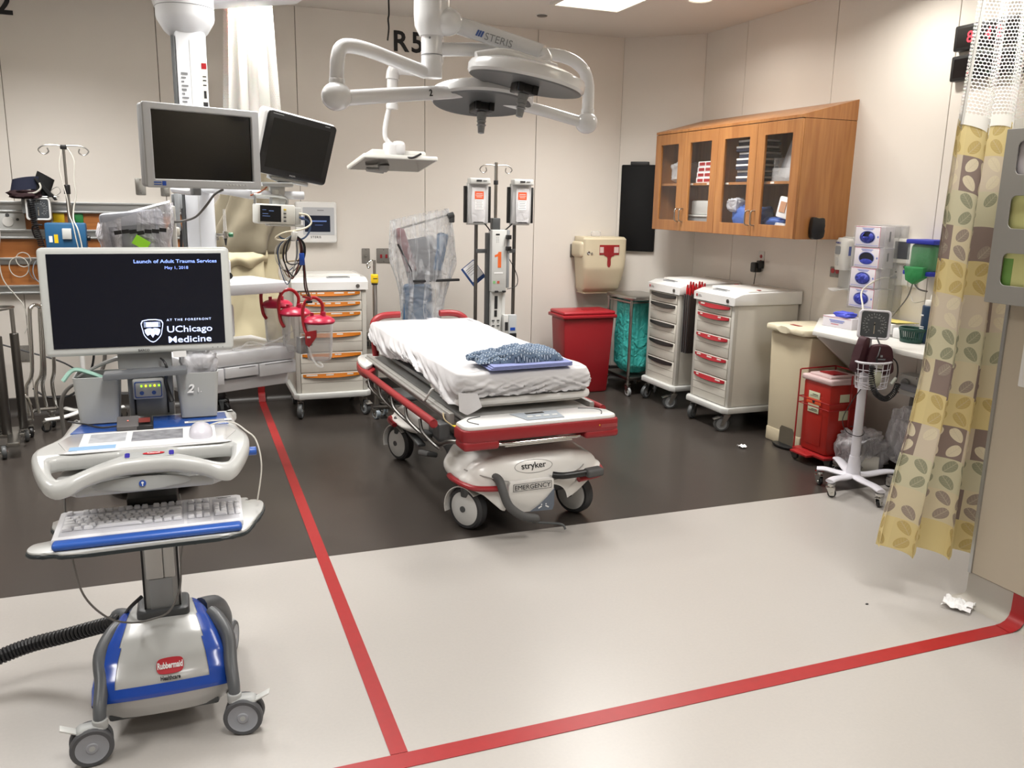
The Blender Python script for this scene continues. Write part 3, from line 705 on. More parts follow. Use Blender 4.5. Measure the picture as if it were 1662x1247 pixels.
T = thing('supply_pouch', 'white pouch with an orange print leaning behind the rightmost door, lower shelf', 'pouch', (3.77, 4.75, 1.53))
part(T, 'pouch', B().box((3.775, 4.755, 1.59), (.03, .12, .14), rot=(.15, .1, 0), bev=.008), paper); part(T, 'print', B().box((3.757, 4.755, 1.595), (.003, .06, .07), rot=(.15, .1, 0)), mat('print_tan', hsv('#b98a6a'), .7))
crumple((3.77, 4.74, 1.45), (.1, .16, .07), 21, bagm, 'plastic_bag', 'small crumpled white bag at the bottom right corner of the cabinet', 'plastic bag')

# ================================================================ BLACK BOARD ON THE CORNER WALL
dd = Vector((.51, -.48, 0)).normalized(); nn = Vector((dd.y, -dd.x, 0))
pc = Vector((3.643, 6.828, 1.555))+dd*.16+nn*.004
T = thing('black_board', 'tall black cushioned board hung on the angled corner wall beside the cabinet', 'board', tuple(pc))
M = face(pc, dd, (0, 0, 1))
part(T, 'panel', B().prism(rrect(.32, .745, .012), M, .03, bev=.008), mat('black_vinyl', hsv('#0c0c0d'), .6, spec=.2))
part(T, 'top_clip', B().prism(rrect(.16, .035, .004, cx=.0, cy=.382), M, .034, bev=.003), black)

# ================================================================ BEIGE SHARPS BOX ON BACK WALL
T = thing('sharps_cabinet', 'beige wall-mounted sharps disposal box with a red window, above the red bin', 'sharps container', (3.40, YB, .83))
def sh(u, v):
    th = 2*PI*u; c_, s_ = math.cos(th), math.sin(th); e = lambda q, p: math.copysign(abs(q)**p, q)
    z = .82+.485*v; wx = .172+.038*min(1, v*1.6)**.8; d = .075+.045*min(1, v*2.2)**.7
    if v < .04: wx *= .93; d *= .9
    if v > .97: wx *= .96; d *= .9
    return (3.402+wx*e(c_, .3), YB-.01-d+d*e(s_, .3), z)
o = B().grid(sh, 48, 30, wrap=True)
o.bx(3.24, 3.565, YB-.16, YB-.02, .815, .825, bev=.004).bx(3.205, 3.60, YB-.20, YB-.01, 1.295, 1.309, bev=.006)
part(T, 'housing', o, beige)
part(T, 'lock_bulge', B().box((3.21, YB-.12, 1.20), (.085, .2, .14), bev=.03, seg=4), beige)
part(T, 'lock', B().cyl((3.235, YB-.22, 1.175), (3.235, YB-.25, 1.175), .016, bev=.003).cyl((3.262, YB-.23, 1.17), (3.262, YB-.255, 1.17), .01), chrome)
Mw = FB(3.43, YB-.2475, 1.18)
part(T, 'window', B().prism(rrect(.19, .085, .004, cy=.02), Mw, .006, bev=.001), mat('window_red', hsv('#8c2226'), .25))
part(T, 'window', B().prism(spl([(-.05, .0), (-.045, -.03), (-.018, -.045), (-.016, -.11), (0, -.13), (.016, -.11), (.018, -.045), (.045, -.03), (.05, 0)], 3), Mw, .0065), MATS['window_red'])
part(T, 'label', B().prism(rrect(.045, .05, .002, cx=.066, cy=.02), Mw @ Matrix.Translation((0, 0, .006)), .001), mat('pink_label', hsv('#cbb3ad'), .6))
part(T, 'label', B().prism(rrect(.035, .05, .002, cx=-.075, cy=.02), Mw @ Matrix.Translation((0, 0, .006)), .001), MATS['pink_label'])
part(T, 'hopper_clear', B().bx(3.34, 3.42, YB-.10, YB-.05, 1.309, 1.355, bev=.008), clearpl)

# ================================================================ RED BIN
T = thing('waste_bin', 'tall red medical waste bin with a flat lid under the beige sharps box', 'bin', (3.145, 6.44, 0))
rb = mat('bin_red', hsv('#8e1820'), .4, noise=.02)
part(T, 'bucket', B().box((3.145, 6.49, .325), (.40, .24, .65), taper=(1.18, 1.14), bev=.02), rb)
part(T, 'lid', B().bx(2.89, 3.395, 6.33, 6.655, .645, .675, bev=.01).bx(2.90, 3.385, 6.34, 6.64, .67, .705, bev=.018, seg=3), mat('lid_red', hsv('#9c1b26'), .35))
part(T, 'lid_latch', B().bx(3.12, 3.22, 6.42, 6.48, .703, .71, bev=.003), rb)
part(T, 'step_rim', B().bx(2.98, 3.36, 6.37, 6.385, .60, .62, bev=.004), rb)

# ================================================================ LINEN HAMPER
T = thing('linen_hamper', 'steel linen hamper frame with a lid and shelf holding a teal bag', 'hamper', (3.60, 6.42, 0))
P4 = [(3.435, 6.17), (3.425, 6.55), (3.72, 6.20), (3.72, 6.55)]
lid = spl([(3.415, 6.14), (3.48, 6.10), (3.70, 6.12), (3.76, 6.2), (3.76, 6.52), (3.70, 6.60), (3.46, 6.60), (3.41, 6.53)], 4)
part(T, 'lid', B().prism(lid, Matrix.Translation((0, 0, .815)), .028, bev=.008), steel)
for k, (px, py) in enumerate(P4):
    part(T, 'leg', B().cyl((px, py, .10), (px, py, .812), .0125, n=14), steel)
    caster(T, px, py, .038, .11, [-1.5, -2, 1, 1][k], trail=.01, wd=.02, tire=midgrey, hub=pale)
part(T, 'shelf', B().bx(3.42, 3.73, 6.16, 6.56, .135, .16, bev=.004), dsteel)
part(T, 'hoop', B().tube([(3.435, 6.17, .79), (3.72, 6.20, .79), (3.72, 6.55, .79), (3.425, 6.55, .79)], .008, closed=True), steel)
teal = clearish('teal_bag', hsv('#3fb3ac'), .86, rough=.35, gloss=.8, bump=1.0, bscale=16)
def bag(u, v):
    th = 2*PI*u; c_, s_ = math.cos(th), math.sin(th); e = lambda q: math.copysign(abs(q)**.6, q)
    f = 1+.06*math.sin(9*th+3*v)*v+.05*nz(c_*2, s_*2, v*2.5+3)+.03*math.sin(23*th)
    w_ = (.125+.012*math.sin(v*3))*(1-.55*max(0, v-.9)*6)
    return (3.58+w_*e(c_)*f, 6.36+w_*1.25*e(s_)*f, .80-.62*v)
one('laundry_bag', B().grid(bag, 90, 40, wrap=True), teal, 'teal plastic laundry bag hanging inside the steel hamper frame', 'laundry bag', loc=(3.58, 6.36, .18), sharp=80)

# ================================================================ BEIGE PEDAL BIN
T = thing('pedal_bin', 'tall beige pedal bin with a lid standing in front of the red-handled cart', 'bin', (3.87, 4.53, 0))
xa, xb, ya, yb_ = 3.745, 4.06, 4.36, 4.71
part(T, 'body', B().box(((xa+xb)/2, (ya+yb_)/2, .385), (xb-xa, yb_-ya, .77), taper=(1.05, 1.20), bev=.02).bx(xa-.006, xb, ya-.004, yb_+.004, 0, .10, bev=.012), beige)
lidp = spl([(xa-.02, ya-.02), (xa-.055, ya+.08), (xa-.055, yb_-.05), (xa-.02, yb_+.04), (xb-.02, yb_+.03), (xb+.02, yb_), (xb+.02, ya), (xb-.02, ya-.03)], 5)
part(T, 'lid', B().prism(lidp, Matrix.Translation((0, 0, .775)), .045, bev=.014), mat('lid_beige', hsv('#d6cdb4'), .38))
part(T, 'label', B().box((xa+.05, 4.56, .8215), (.03, .09, .002)), mat('label_red', hsv('#8e2f2c'), .5))
part(T, 'foot_opening', B().prism([(-.075, 0), (-.07, .10), (-.055, .12), (.055, .12), (.07, .10), (.075, 0)], FR(xa-.0065, 4.49, .018), .002), mat('recess_brown', hsv('#5c5548'), .6))
part(T, 'pedal', B().prism(spl([(-.07, 0), (-.085, .05), (0, .075), (.085, .05), (.07, 0)], 4), face((xa+.0, 4.49, .02), (0, -1, 0), (-1, 0, .0)), -.014 if 0 else .014, bev=.004), black)

# ================================================================ RED SHARPS CONTAINER ON WHEELS
T = thing('sharps_container', 'translucent red sharps container in a red wire trolley right of the beige pedal bin', 'sharps container', (3.78, 4.17, 0))
sr = mat('sharps_red', hsv('#a3261d'), .3, noise=.03); srd = mat('wire_red', hsv('#9a1b1d'), .4)
xa, xb, ya, yb_ = 3.665, 3.90, 4.03, 4.27
part(T, 'tub', B().box(((xa+xb)/2, (ya+yb_)/2, .30), (xb-xa, yb_-ya, .46), taper=(1.06, 1.05), bev=.02).bx(xa+.03, xa-.008, ya+.05, yb_-.05, .12, .44, bev=.006), sr)
part(T, 'lid', B().bx(xa-.018, xb+.018, ya-.018, yb_+.018, .525, .56, bev=.012, seg=3).bx(xa+.01, xb-.01, ya+.02, yb_-.02, .555, .575, bev=.01), clearish('frosted_lid', hsv('#dfc5c4'), .8, rough=.3, gloss=.6, bump=.1))
part(T, 'lid_flap', B().box(((xa+xb)/2, (ya+yb_)/2, .577), (.12, .12, .006), rot=(0, .05, 0)), red)
for z, h_ in ((.44, .045), (.355, .055)):
    part(T, 'label', B().box((xa-.0115, 4.16, z), (.002, .10, h_), bev=.0005), mat('label_cream', hsv('#cfd2b4'), .6))
part(T, 'label', B().box((3.78, ya-.006, .44), (.09, .002, .05)), MATS['label_cream']); part(T, 'label', B().box((3.78, ya-.005, .33), (.08, .002, .06)), MATS['label_cream'])
b = B()
for z in (.465, .37): b.box((xa-.0125, 4.16, z-.03), (.001, .07, .003)).box((xa-.0128, 4.15, z-.02), (.001, .05, .004))
part(T, 'print', b, ink)
part(T, 'hazard_label', B().box((xa-.012, 4.16, .40), (.002, .13, .035)), label_orange)
part(T, 'hazard_mark', B().prism(ell(.012, .012, 16), FR(xa-.0131, 4.16, .40), .001), ink)
for z in (.37, .41):
    part(T, 'wire_band', B().tube([(xa-.022, ya-.02, z), (xb+.02, ya-.02, z), (xb+.02, yb_+.02, z), (xa-.022, yb_+.02, z)], .0035, n=8, closed=True), srd)
for px, py in ((xa-.024, yb_+.022), (xb+.022, ya-.022), (xb+.022, yb_+.022), (3.80, ya-.024)):
    part(T, 'wire_post', B().cyl((px, py, .06), (px, py, .585), .005, n=8), srd)
part(T, 'handle', B().tube([(xa-.02, yb_+.02, .585), (xb+.02, yb_+.02, .59), (xb+.02, ya-.02, .585)], .005, n=8), srd)
part(T, 'trolley_base', B().bx(xa-.03, xb+.03, ya-.03, yb_+.03, .052, .07, bev=.004).bx(xa-.08, xa-.0, 4.10, 4.26, .05, .065, bev=.004), srd)
for px, py in ((xa-.05, 4.25), (xa+.02, ya-.0), (xb, ya), (xb, yb_)): caster(T, px, py, .022, .053, -1, trail=.008, wd=.016, tire=black, hub=black, m=dsteel)
# ================================================================ STRETCHER
GO = Vector((1.565, 3.79, 0)); GR = rad(2.3)
G = thing('hospital_stretcher', 'white and red wheeled hospital stretcher standing in the middle of the bay', 'stretcher', GO, GR)
gw = mat('stretcher_white', hsv('#d6d4d0'), .3, coat=.3)
gg = mat('stretcher_grey', hsv('#8f8d89'), .4, noise=.02)
def P_(n, b, m, T=None, **k): return part(T or G, n, b, m, w=0, **k)
# hood: lofted along the length, skirts drop between the wheels
def hood(u, v):
    y = -.16+1.56*u**1.6
    f = lambda c, h_: max(0, 1-abs((y-c)/h_)**3.2)**(1/2.6)
    a = f(.10, .262); r = f(1.15, .25)
    hw = .17+.215*a+.205*r
    if y < -.02: hw = .10+.285*max(0, 1-((-.02-y)/.142)**2.4)**.5
    if y > 1.28: hw = .10+.275*max(0, 1-((y-1.28)/.122)**2.4)**.5
    zt = .375-.02*math.cos(y*5)+.03*a
    zt -= .13*max(0, (-.06-y)/.10)**2+.13*max(0, (y-1.30)/.10)**2
    zb = .235-.02*a
    if y < .06:
        X_ = [-.40, -.36, -.30, -.255, -.225, -.205, -.19, -.175, -.05, .06, .085, .105, .125, .16, .21, .28, .40]
        Z_ = [.245, .225, .20, .155, .128, .125, .16, .235, .25, .24, .19, .158, .165, .205, .235, .25, .26]
        xx_ = math.copysign(hw, v-.5); q_ = next((i for i in range(len(X_)-1) if xx_ <= X_[i+1]), len(X_)-2)
        zx = Z_[q_]+(Z_[q_+1]-Z_[q_])*max(0, min(1, (xx_-X_[q_])/(X_[q_+1]-X_[q_]))); t_ = max(0, min(1, (.06-y)/.08)); zb = zb+(zx-zb)*t_
    s = 2*v-1; th = s*1.25*PI/2
    if abs(s) < .7:
        k = s/.7; x = hw*.93*math.sin(k*PI/2*.92)/math.sin(PI/2*.92); z = zt-.085*abs(k)**2.6
    else:
        k = (abs(s)-.7)/.3; x = math.copysign(hw*(.93+.07*math.sin(k*PI)+.0*k), s); z = zt-.085-(zt-.085-zb)*k
    return (x, y, z)
P_('base_hood', B().grid(hood, 150, 48), gw, sharp=60)
def fr(out, y, m, n, th=.03, bev=.006, **k): return P_(n, B().prism(out, face((0, y, 0), (1, 0, 0), (0, 0, 1)), th, bev=bev), m, **k)
# front skirt, its flap and the centre panel
fr([(-.185, .26), (-.185, .17), (-.12, .115), (.05, .112), (.058, .12), (.058, .268), (.05, .275), (-.175, .275)], -.150, gw, 'centre_panel', .03, .006)
fr([(.056, .135), (.056, .225), (.02, .185), (-.02, .15), (-.075, .118), (.048, .114)], -.186, mat('panel_blue_grey', hsv('#5f6773'), .4), 'pedal_legend', .002, 0)
b = B()
for (x, z, r_) in ((-.02, .135, -.5), (.018, .135, .5)): b.box((x, -.1885, z), (.02, .001, .006), rot=(0, r_, 0))
b.box((-.012, -.1885, .148), (.006, .001, .006)).box((.012, -.1885, .148), (.006, .001, .006))
P_('legend_mark', b, paper)
text(G, 'EMERGENCY', .033, face((-.158, -.1865, .236), (1, 0, .0), (0, 0, 1)), ink, w=0, bold=0, sx=1.02)
P_('lettering_frame', plate([rrect(.205, .038, .002, 2), rrect(.201, .034, .002, 2)], .001), ink).data.transform(face((-.062, -.1865, .247), (1, 0, 0), (0, 0, 1)))
# oval badge and name on the sloping hood
from mathutils.bvhtree import BVHTree
_hb = B().grid(hood, 70, 44); _tr = BVHTree.FromBMesh(_hb.bm)
def onhood(me, cx_, up0, dz=.0015):
    """wrap flat lettering onto the sloping front of the hood"""
    for v in me.vertices:
        o_ = Vector((cx_+v.co.x, -.13+.45*(up0+v.co.y-.3)-.02, up0+v.co.y+.04)); h_ = _tr.ray_cast(o_+Vector((0, -.25, .25)), Vector((0, .7071, -.7071)))
        if h_[0]: v.co = h_[0]+h_[1]*(dz+v.co.z)*(1 if h_[1].y < 0 or h_[1].z > 0 else -1)
    return me
me = txtmesh('stryker', .041, bold=.012, sx=1.12, align='CENTER').copy(); P_('lettering', onhood(me, -.03, .300), ink, flat=True)
me = plate([ell(.102, .032, 48, 0, .010), ell(.099, .0295, 48, 0, .010)], .001); P_('badge_ring', onhood(me, -.03, .300), gg, flat=True)
_hb.bm.free()
P_('hood_groove', B().tube([(-.36, -.03, .318), (-.27, -.125, .295), (-.1, -.165, .262), (.08, -.165, .262), (.24, -.125, .30), (.30, -.02, .34)], .003, sm=6), gg)
# red bumpers on the wheel covers
for sx, y0 in ((-1, .0), (1, .0), (-1, 1.22), (1, 1.22)):
    P_('corner_bumper', B().tube([(sx*.20, y0-.165 if y0 < 1 else y0+.13, .245), (sx*.34, y0-.13 if y0 < 1 else y0+.10, .25), (sx*.392, y0, .255), (sx*.388, y0+.1 if y0 < 1 else y0-.1, .25)], .017, sm=6, flat=.8), dred)
# wheels
WC = [((-.325, .0), 2.55), ((.275, .02), 2.45), ((-.325, 1.22), 2.75), ((.30, 1.22), 2.9)]
for (wx, wy), a in WC:
    ax = a+PI/2-PI/2  # axle direction in plan
    n = Vector((math.cos(a+1.35), math.sin(a+1.35), 0))
    n = Vector((-math.sin(rad(62 if wy < 1 else 70)), -math.cos(rad(62 if wy < 1 else 70)), 0))
    aa = math.atan2(n.y, n.x)
    cpos = Vector((wx, wy, .108))
    q = Vector((0, 0, 1)).rotation_difference(n).to_matrix().to_4x4()
    o = P_('wheel', B().lathe([(.085, -.03), (.098, -.03), (.108, -.018), (.108, .018), (.098, .03), (.085, .03)], cpos, 40, q), mat('tyre_dark', hsv('#343436'), .6))
    P_('wheel_cover', B().lathe([(0, .040), (.03, .040), (.06, .037), (.082, .031), (.0875, .029), (.0875, .027), (0, .026)], cpos, 40, q).lathe([(0, -.040), (.06, -.037), (.0875, -.029), (.0875, -.027), (0, -.026)], cpos, 40, q), mat('wheel_white', hsv('#c6c6c4'), .3, noise=.03), o)
    P_('wheel_housing', B().cyl((wx, wy, .17), (wx, wy, .27), .04).cyl(cpos-n*.045, cpos+n*.045, .016, n=14), dkgrey)
    if wx < 0:
        def cov(u, v, c=cpos, n=n):
            th = -.3+2.6*u; t = Vector((-n.y, n.x, 0)); R_ = .118
            return c+t*(-R_*math.cos(th))+Vector((0, 0, R_*math.sin(th)))+n*(.05-.10*v)
        P_('wheel_fender', B().grid(cov, 16, 4, thick=.004), gw)
# under gear
P_('under_frame', B().bx(-.13, .13, -.02, 1.25, .16, .25, bev=.02).bx(-.33, .33, 1.12, 1.3, .19, .26, bev=.02).bx(-.28, .28, -.05, .1, .15, .24, bev=.02), black)
P_('side_pedal', B().box((-.30, .98, .20), (.05, .26, .02), rot=(.1, 0, 0), bev=.008).box((-.27, .92, .24), (.06, .2, .05), bev=.015), dkgrey)
P_('side_pedal', B().box((-.30, .74, .17), (.07, .16, .03), rot=(-.2, .2, 0), bev=.01), rubber)
P_('side_fairing', B().prism(spl([(.28, .28), (.30, .12), (.36, .05), (.42, .10), (.52, .12), (.60, .22), (.80, .24), (1.0, .27), (.9, .31), (.5, .33)], 4), face((-.24, 0, 0), (0, 1, 0), (0, 0, 1)), .03, bev=.004), dkgrey)
for y in (.28, .98): P_('lift_column', B().cyl((0, y, .30), (0, y, .47), .085, .075, bev=.01), dkgrey)
# pedals at the foot end
P_('brake_pedal', B().tube([(-.235, -.10, .29), (-.225, -.155, .285), (-.222, -.20, .24), (-.20, -.225, .175), (-.14, -.24, .125), (-.075, -.245, .105), (-.06, -.243, .104)], .021, sm=6, n=12), rubber)
P_('steering_pedal', B().tube([(.055, -.165, .285), (.10, -.19, .283), (.17, -.195, .285), (.235, -.195, .288)], .017, sm=5, n=12), black)
P_('pedal_pad', B().box((.265, -.20, .288), (.095, .06, .042), rot=(0, -.05, .05), bev=.014, seg=4), rubber)
P_('floor_lever', B().tube([(-.05, -.16, .05), (.05, -.2, .045), (.09, -.22, .04), (.10, -.235, .02)], .006, sm=4), dkgrey)
# litter frame
P_('litter_frame', B().bx(-.30, .33, -.02, 1.95, .475, .50, bev=.006), gg)
P_('litter_pan', B().bx(-.31, .40, .04, 1.9, .515, .535, bev=.006), mat('pan_grey', hsv('#a7a7a5'), .45))
P_('side_beam', B().bx(-.375, -.345, .15, 1.88, .50, .555, bev=.008).bx(-.392, -.372, .2, 1.85, .53, .545, bev=.004), gg)
P_('side_beam', B().bx(.42, .45, .15, 1.88, .50, .555, bev=.008), gg)
# foot-end panel
out = [(-.40, .445), (-.225, .445), (-.215, .478), (.215, .478), (.235, .45), (.415, .45), (.425, .475), (.425, .54), (-.415, .54), (-.415, .46)]
M = face((0, 0, 0), (1, 0, 0), (0, 0, 1))
fp = B()
plan = [(-.412, -.03), (-.412, -.12), (-.405, -.143), (-.39, -.155), (-.36, -.16), (.38, -.16), (.41, -.155), (.423, -.143), (.428, -.12), (.428, -.04), (.36, .05), (-.33, .05)]
for ring in (0,): fp.prism(plan, Matrix.Translation((0, 0, .482)), .06, bev=.01)
fp.bx(-.408, -.225, -.158, -.03, .442, .49, bev=.015, seg=3).bx(.235, .424, -.158, -.03, .447, .49, bev=.015, seg=3)
P_('foot_panel', fp, dred)
plan2 = [(x*.975, y*.93-.001) for x, y in plan]
wt = B().prism(plan2, Matrix.Translation((0, 0, .535)), .026, bev=.010)
cover = P_('foot_panel_cover', wt, gloss_white)
P_('control_panel', B().prism([(-.10, -.115), (.10, -.115), (.12, .025), (-.135, .025)], Matrix.Translation((.03, -.01, .562)), .002), mat('keypad_grey', hsv('#8e969e'), .4), cover)
P_('display', B().bx(-.03, .07, -.02, .005, .5642, .5652), screen_off, cover)
for k in range(4): P_('button', B().bx(-.045+.045*k, -.015+.045*k, -.075, -.055, .5642, .5655, bev=.0004), pale, cover)
for sx in (-1, 1):
    P_('trim_arc', B().tube([(sx*.33+.01 - sx*.0, -.12, .5625), (sx*.36+.01, -.06, .5625), (sx*.34+.01, -.01, .5625), (sx*.27+.01, .02, .5625)], .0025, sm=6, n=6), dkgrey, cover)
P_('chrome_bar', B().tube([(-.20, -.06, .462), (-.215, -.11, .462), (-.19, -.145, .462), (.18, -.145, .465), (.205, -.11, .465), (.19, -.06, .465)], .009, sm=5, n=12).tube([(-.19, -.135, .448), (.17, -.135, .45)], .006), chrome)
P_('warning_mark', B().box((.31, -.161, .515), (.006, .001, .006)), yellow)
P_('warning_text', B().box((.365, -.161, .51), (.09, .001, .002)).box((.365, -.161, .516), (.09, .001, .002)).box((.365, -.161, .504), (.09, .001, .002)), mat('dull_red_print', hsv('#b0605f'), .6))
# mattress tray at the foot, mattress
P_('foot_tray', B().prism(rrect(.76, .5, .05), Matrix.Translation((.05, .39, .582)), .042, bev=.016), gloss_white)
P_('tray_step', B().prism(rrect(.70, .46, .05), Matrix.Translation((.05, .40, .568)), .018, bev=.006), white)
P_('back_deck', B().bx(-.30, .38, .6, 1.92, .575, .60, bev=.006), midgrey)
P_('mattress', B().bx(-.315, .395, .175, 1.925, .627, .735, bev=.03, seg=4), mat('mattress_blue', hsv('#3b4250'), .6))
# side rails (lowered)
def rail(sx):
    x = -.455 if sx < 0 else .50
    P_('side_rail', B().tube([(x+.045*-sx*0, .16, .505), (x, .22, .512), (x, .9, .50), (x, 1.55, .495), (x, 1.62, .492)], .021, sm=3, n=14), dred)
    for y in (.35, .62, .9, 1.18, 1.45):
        P_('rail_strut', B().tube([(x+.01*sx, y, .485), (x+.012*sx, y-.05, .43), (x-.02*sx, y-.16, .385), (x-.03*sx, y-.22, .38)], .009, sm=4, n=8), dsteel)
    P_('rail_bar', B().tube([(x-.02*sx, 1.62, .42), (x-.03*sx, 1.2, .385), (x-.03*sx, .5, .378), (x-.035*sx, .2, .39), (x-.05*sx, .08, .43), (x-.10*sx, .02, .44)], .011, sm=4, n=10), dsteel)
    P_('rail_hinge', B().bx(x-.03*sx, x-.09*sx, .16, .26, .42, .50, bev=.01), dkgrey)
rail(-1); rail(1)
P_('head_panel', B().prism(spl([(-.46, 1.50), (-.47, 1.72), (-.40, 1.98), (-.2, 2.03), (.25, 2.03), (.45, 1.98), (.50, 1.72), (.49, 1.5), (.42, 1.6), (.35, 1.85), (-.3, 1.85), (-.38, 1.6)], 4), Matrix.Translation((0, 0, .46)), .05, bev=.01), dred)
P_('head_panel_cover', B().prism(spl([(-.455, 1.56), (-.46, 1.74), (-.40, 1.96), (-.2, 2.01), (.25, 2.01), (.44, 1.96), (.49, 1.74), (.48, 1.56), (.42, 1.66), (.35, 1.87), (-.3, 1.87), (-.38, 1.66)], 4), Matrix.Translation((0, 0, .508)), .03, bev=.01), gloss_white)
# push handles at the head
P_('push_handle', B().tube([(-.30, 1.90, .50), (-.31, 1.93, .72), (-.30, 1.935, .775), (-.25, 1.94, .805), (-.18, 1.94, .812), (-.12, 1.94, .812)], .023, sm=5, n=12), dred)
P_('push_handle', B().tube([(.37, 1.90, .50), (.38, 1.93, .70), (.36, 1.935, .765), (.31, 1.94, .80), (.24, 1.94, .812), (.17, 1.94, .812)], .023, sm=5, n=12), dred)
P_('tag', B().box((-.385, -.02, .535), (.06, .03, .004), rot=(0, .1, .2), bev=.001), yellow)
P_('tag_cord', B().tube([(-.41, .0, .535), (-.44, .03, .56), (-.43, .08, .58), (-.42, .1, .55)], .003, sm=4, n=6), mat('tan_cord', hsv('#b4a27c'), .7))
P_('hose', B().tube([(-.34, .5, .60), (-.38, .42, .62), (-.40, .46, .56), (-.37, .6, .52)], .006, sm=5, n=8), pale)

# ---- sheet over the mattress
linen = mat('white_linen', hsv('#c6c5c7'), .85, bump=.05, bscale=35, sheen=.2)
HX, HY, HC, HB = .368, .915, .04, 1.05      # half sizes and centre of the covered mattress
def ztop(x, y):
    u = (y-.14)/1.83
    return .752+.010*math.sin(u*2.2)+.045*max(0, u-.62)**1.2+.004*nz(u*9, x*9, 5)+.003*nz(u*22, x*14, 1)
def perim(s, r=.06):
    segs = [(2*(HY-r), 0), (r*PI/2, 1), (2*(HX-r), 2), (r*PI/2, 3), (2*(HY-r), 4), (r*PI/2, 5), (2*(HX-r), 6), (r*PI/2, 7)]
    L = sum(q[0] for q in segs); d = (s % 1)*L
    for l, k in segs:
        if d <= l: break
        d -= l
    f = d/l
    if k == 0: p = (HX, -HY+r+d); n = (1, 0)
    elif k == 2: p = (HX-r-d, HY); n = (0, 1)
    elif k == 4: p = (-HX, HY-r-d); n = (-1, 0)
    elif k == 6: p = (-HX+r+d, -HY); n = (0, -1)
    else:
        a0 = {1: 0, 3: 90, 5: 180, 7: 270}[k]; t = rad(a0+90*f); n = (math.cos(t), math.sin(t))
        c = {1: (HX-r, HY-r), 3: (-HX+r, HY-r), 5: (-HX+r, -HY+r), 7: (HX-r, -HY+r)}[k]; p = (c[0]+r*n[0], c[1]+r*n[1])
    return p[0]+HC, p[1]+HB, n, d, L*s
def band(u, v):
    x, y, n, d, s = perim(u)
    if v < .25:
        k = v/.25; o = -.06+.06*math.sin(k*PI/2); z = ztop(x, y)-.012*(1-math.cos(k*PI/2)); k2 = 0
    else:
        k2 = (v-.25)/.75
        foot = n[1] < -.6
        hem = .108 if foot else .118
        if n[0] < -.6: hem += .035*math.sin(y*5.1)+.025*nz(y*4, 2, 2)+.03*max(0, .5-y)
        if n[0] > .6: hem += .03*nz(y*5, 3, 3)
        hem += .010*nz(s*16, 4, 3)+.006*nz(s*41, 8, 1)
        w1 = nz(s*13+k2*(5 if foot else -4), k2*1.5, 2); w2 = nz(s*31+k2*(9 if foot else -8), k2*2, 6); w3 = abs(nz(s*22-k2*7, k2, 9))
        o = (.012*math.sin(min(1, k2*3)*PI/2)-.02*max(0, k2-.55))+(.024*w1+.014*w2+.026*w3)*min(1, k2*1.6)
        z = ztop(x, y)-.012-hem*k2
    return (x+n[0]*o, y+n[1]*o, z)
sb = B().grid(band, 420, 26, wrap=True)
sb.grid(lambda u, v: (HC-HX+.04+(2*HX-.08)*v, HB-HY+.04+(2*HY-.08)*u, ztop(HC-HX+.04+(2*HX-.08)*v, HB-HY+.04+(2*HY-.08)*u)-.0006), 60, 30)
def flap(u, v):
    return (-.335+.10*u+.02*v*(u-.3), .128-.03*v-.015*math.sin(u*3), .665-.105*v*(1-.55*abs(u-.3))-.012*u)
sb.grid(flap, 12, 12)
bmesh.ops.transform(sb.bm, matrix=XF[G], verts=sb.bm.verts[:])
bmesh.ops.solidify(sb.bm, geom=sb.bm.faces[:], thickness=-.0015)
one('bed_sheet', sb, linen, 'white sheet draped over the stretcher mattress with wrinkled overhanging edges', 'bed sheet', loc=tuple(GO+Vector((0, .9, .6))), sharp=80)
# ---- folded blue sheet and patterned gown
fb = mat('periwinkle_cloth', hsv('#8089b8'), .85, bump=.1, bscale=60)
T = thing('folded_sheet', 'folded periwinkle blue sheet lying on the foot of the stretcher under the gown', 'folded cloth', (1.62, 4.03, .765), rad(1.5))
for k in range(3):
    part(T, 'fold', B().prism([(-.235+.01*k, -.13), (-.22, -.137), (.225-.004*k, -.12), (.237, -.11), (.235, .12), (-.22+.01*k, .13)], Matrix.Translation((0, .01, .007*k)), .0068, bev=.003), fb, w=0)
def gown_mat():
    m = mat('patterned_gown', hsv('#4d6076'), .85); nt = m.node_tree; b = nt.nodes['Principled BSDF']
    x, y, z = uvxy(m, 'Object'); sc = 62
    xx = x*sc; yy = y*sc; row = yy.floor().mod(2.0); xf = (xx+row*.5).fract()-.5; yf = yy.fract()-.5
    d = (xf*xf+yf*yf); dots = d.lt(.055); ring = d.lt(.13)
    x2 = (xx+row*.5+.5).fract()-.5; dia = (x2.abs()+yf.abs()).lt(.22)
    c = mix(nt, ring, hsv('#5f7289'), hsv('#2d3c52')); c = mix(nt, dots, c, hsv('#a9b7c6')); c = mix(nt, dia, c, hsv('#40526a'))
    nt.links.new(c, b.inputs['Base Color']); return m
gm = gown_mat()
def gown(u, v):
    # pillow-like folded bundle, thicker at the right, ridged at the left
    x = -.25+.47*u; y = -.12+.25*v
    e = (1-abs(2*u-1)**3.5)*(1-abs(2*v-1)**4)
    h = .064*max(0, e)**.42*(.35+.65*min(1, max(0, (u-.12)/.35)))
    if u < .42: h *= .72+.4*abs(math.sin(u*19+v*3)); y *= .75+.5*u; 
    h += .018*nz(u*5, v*4, 6)*e+.010*nz(u*13, v*9, 2)*e+.012*abs(nz(u*18+v*6, v*4, 8))*e*(1.6 if u < .5 else .6)
    return (x+.012*nz(v*6, 1, 2), y+.05*(u-.4)+.012*nz(u*7, 3, 4), max(.001, h))
gb = B().grid(gown, 70, 44, uv=(1, .6)); 
gb.grid(lambda u, v: gown(u, v)[:2]+(.0,), 20, 12)
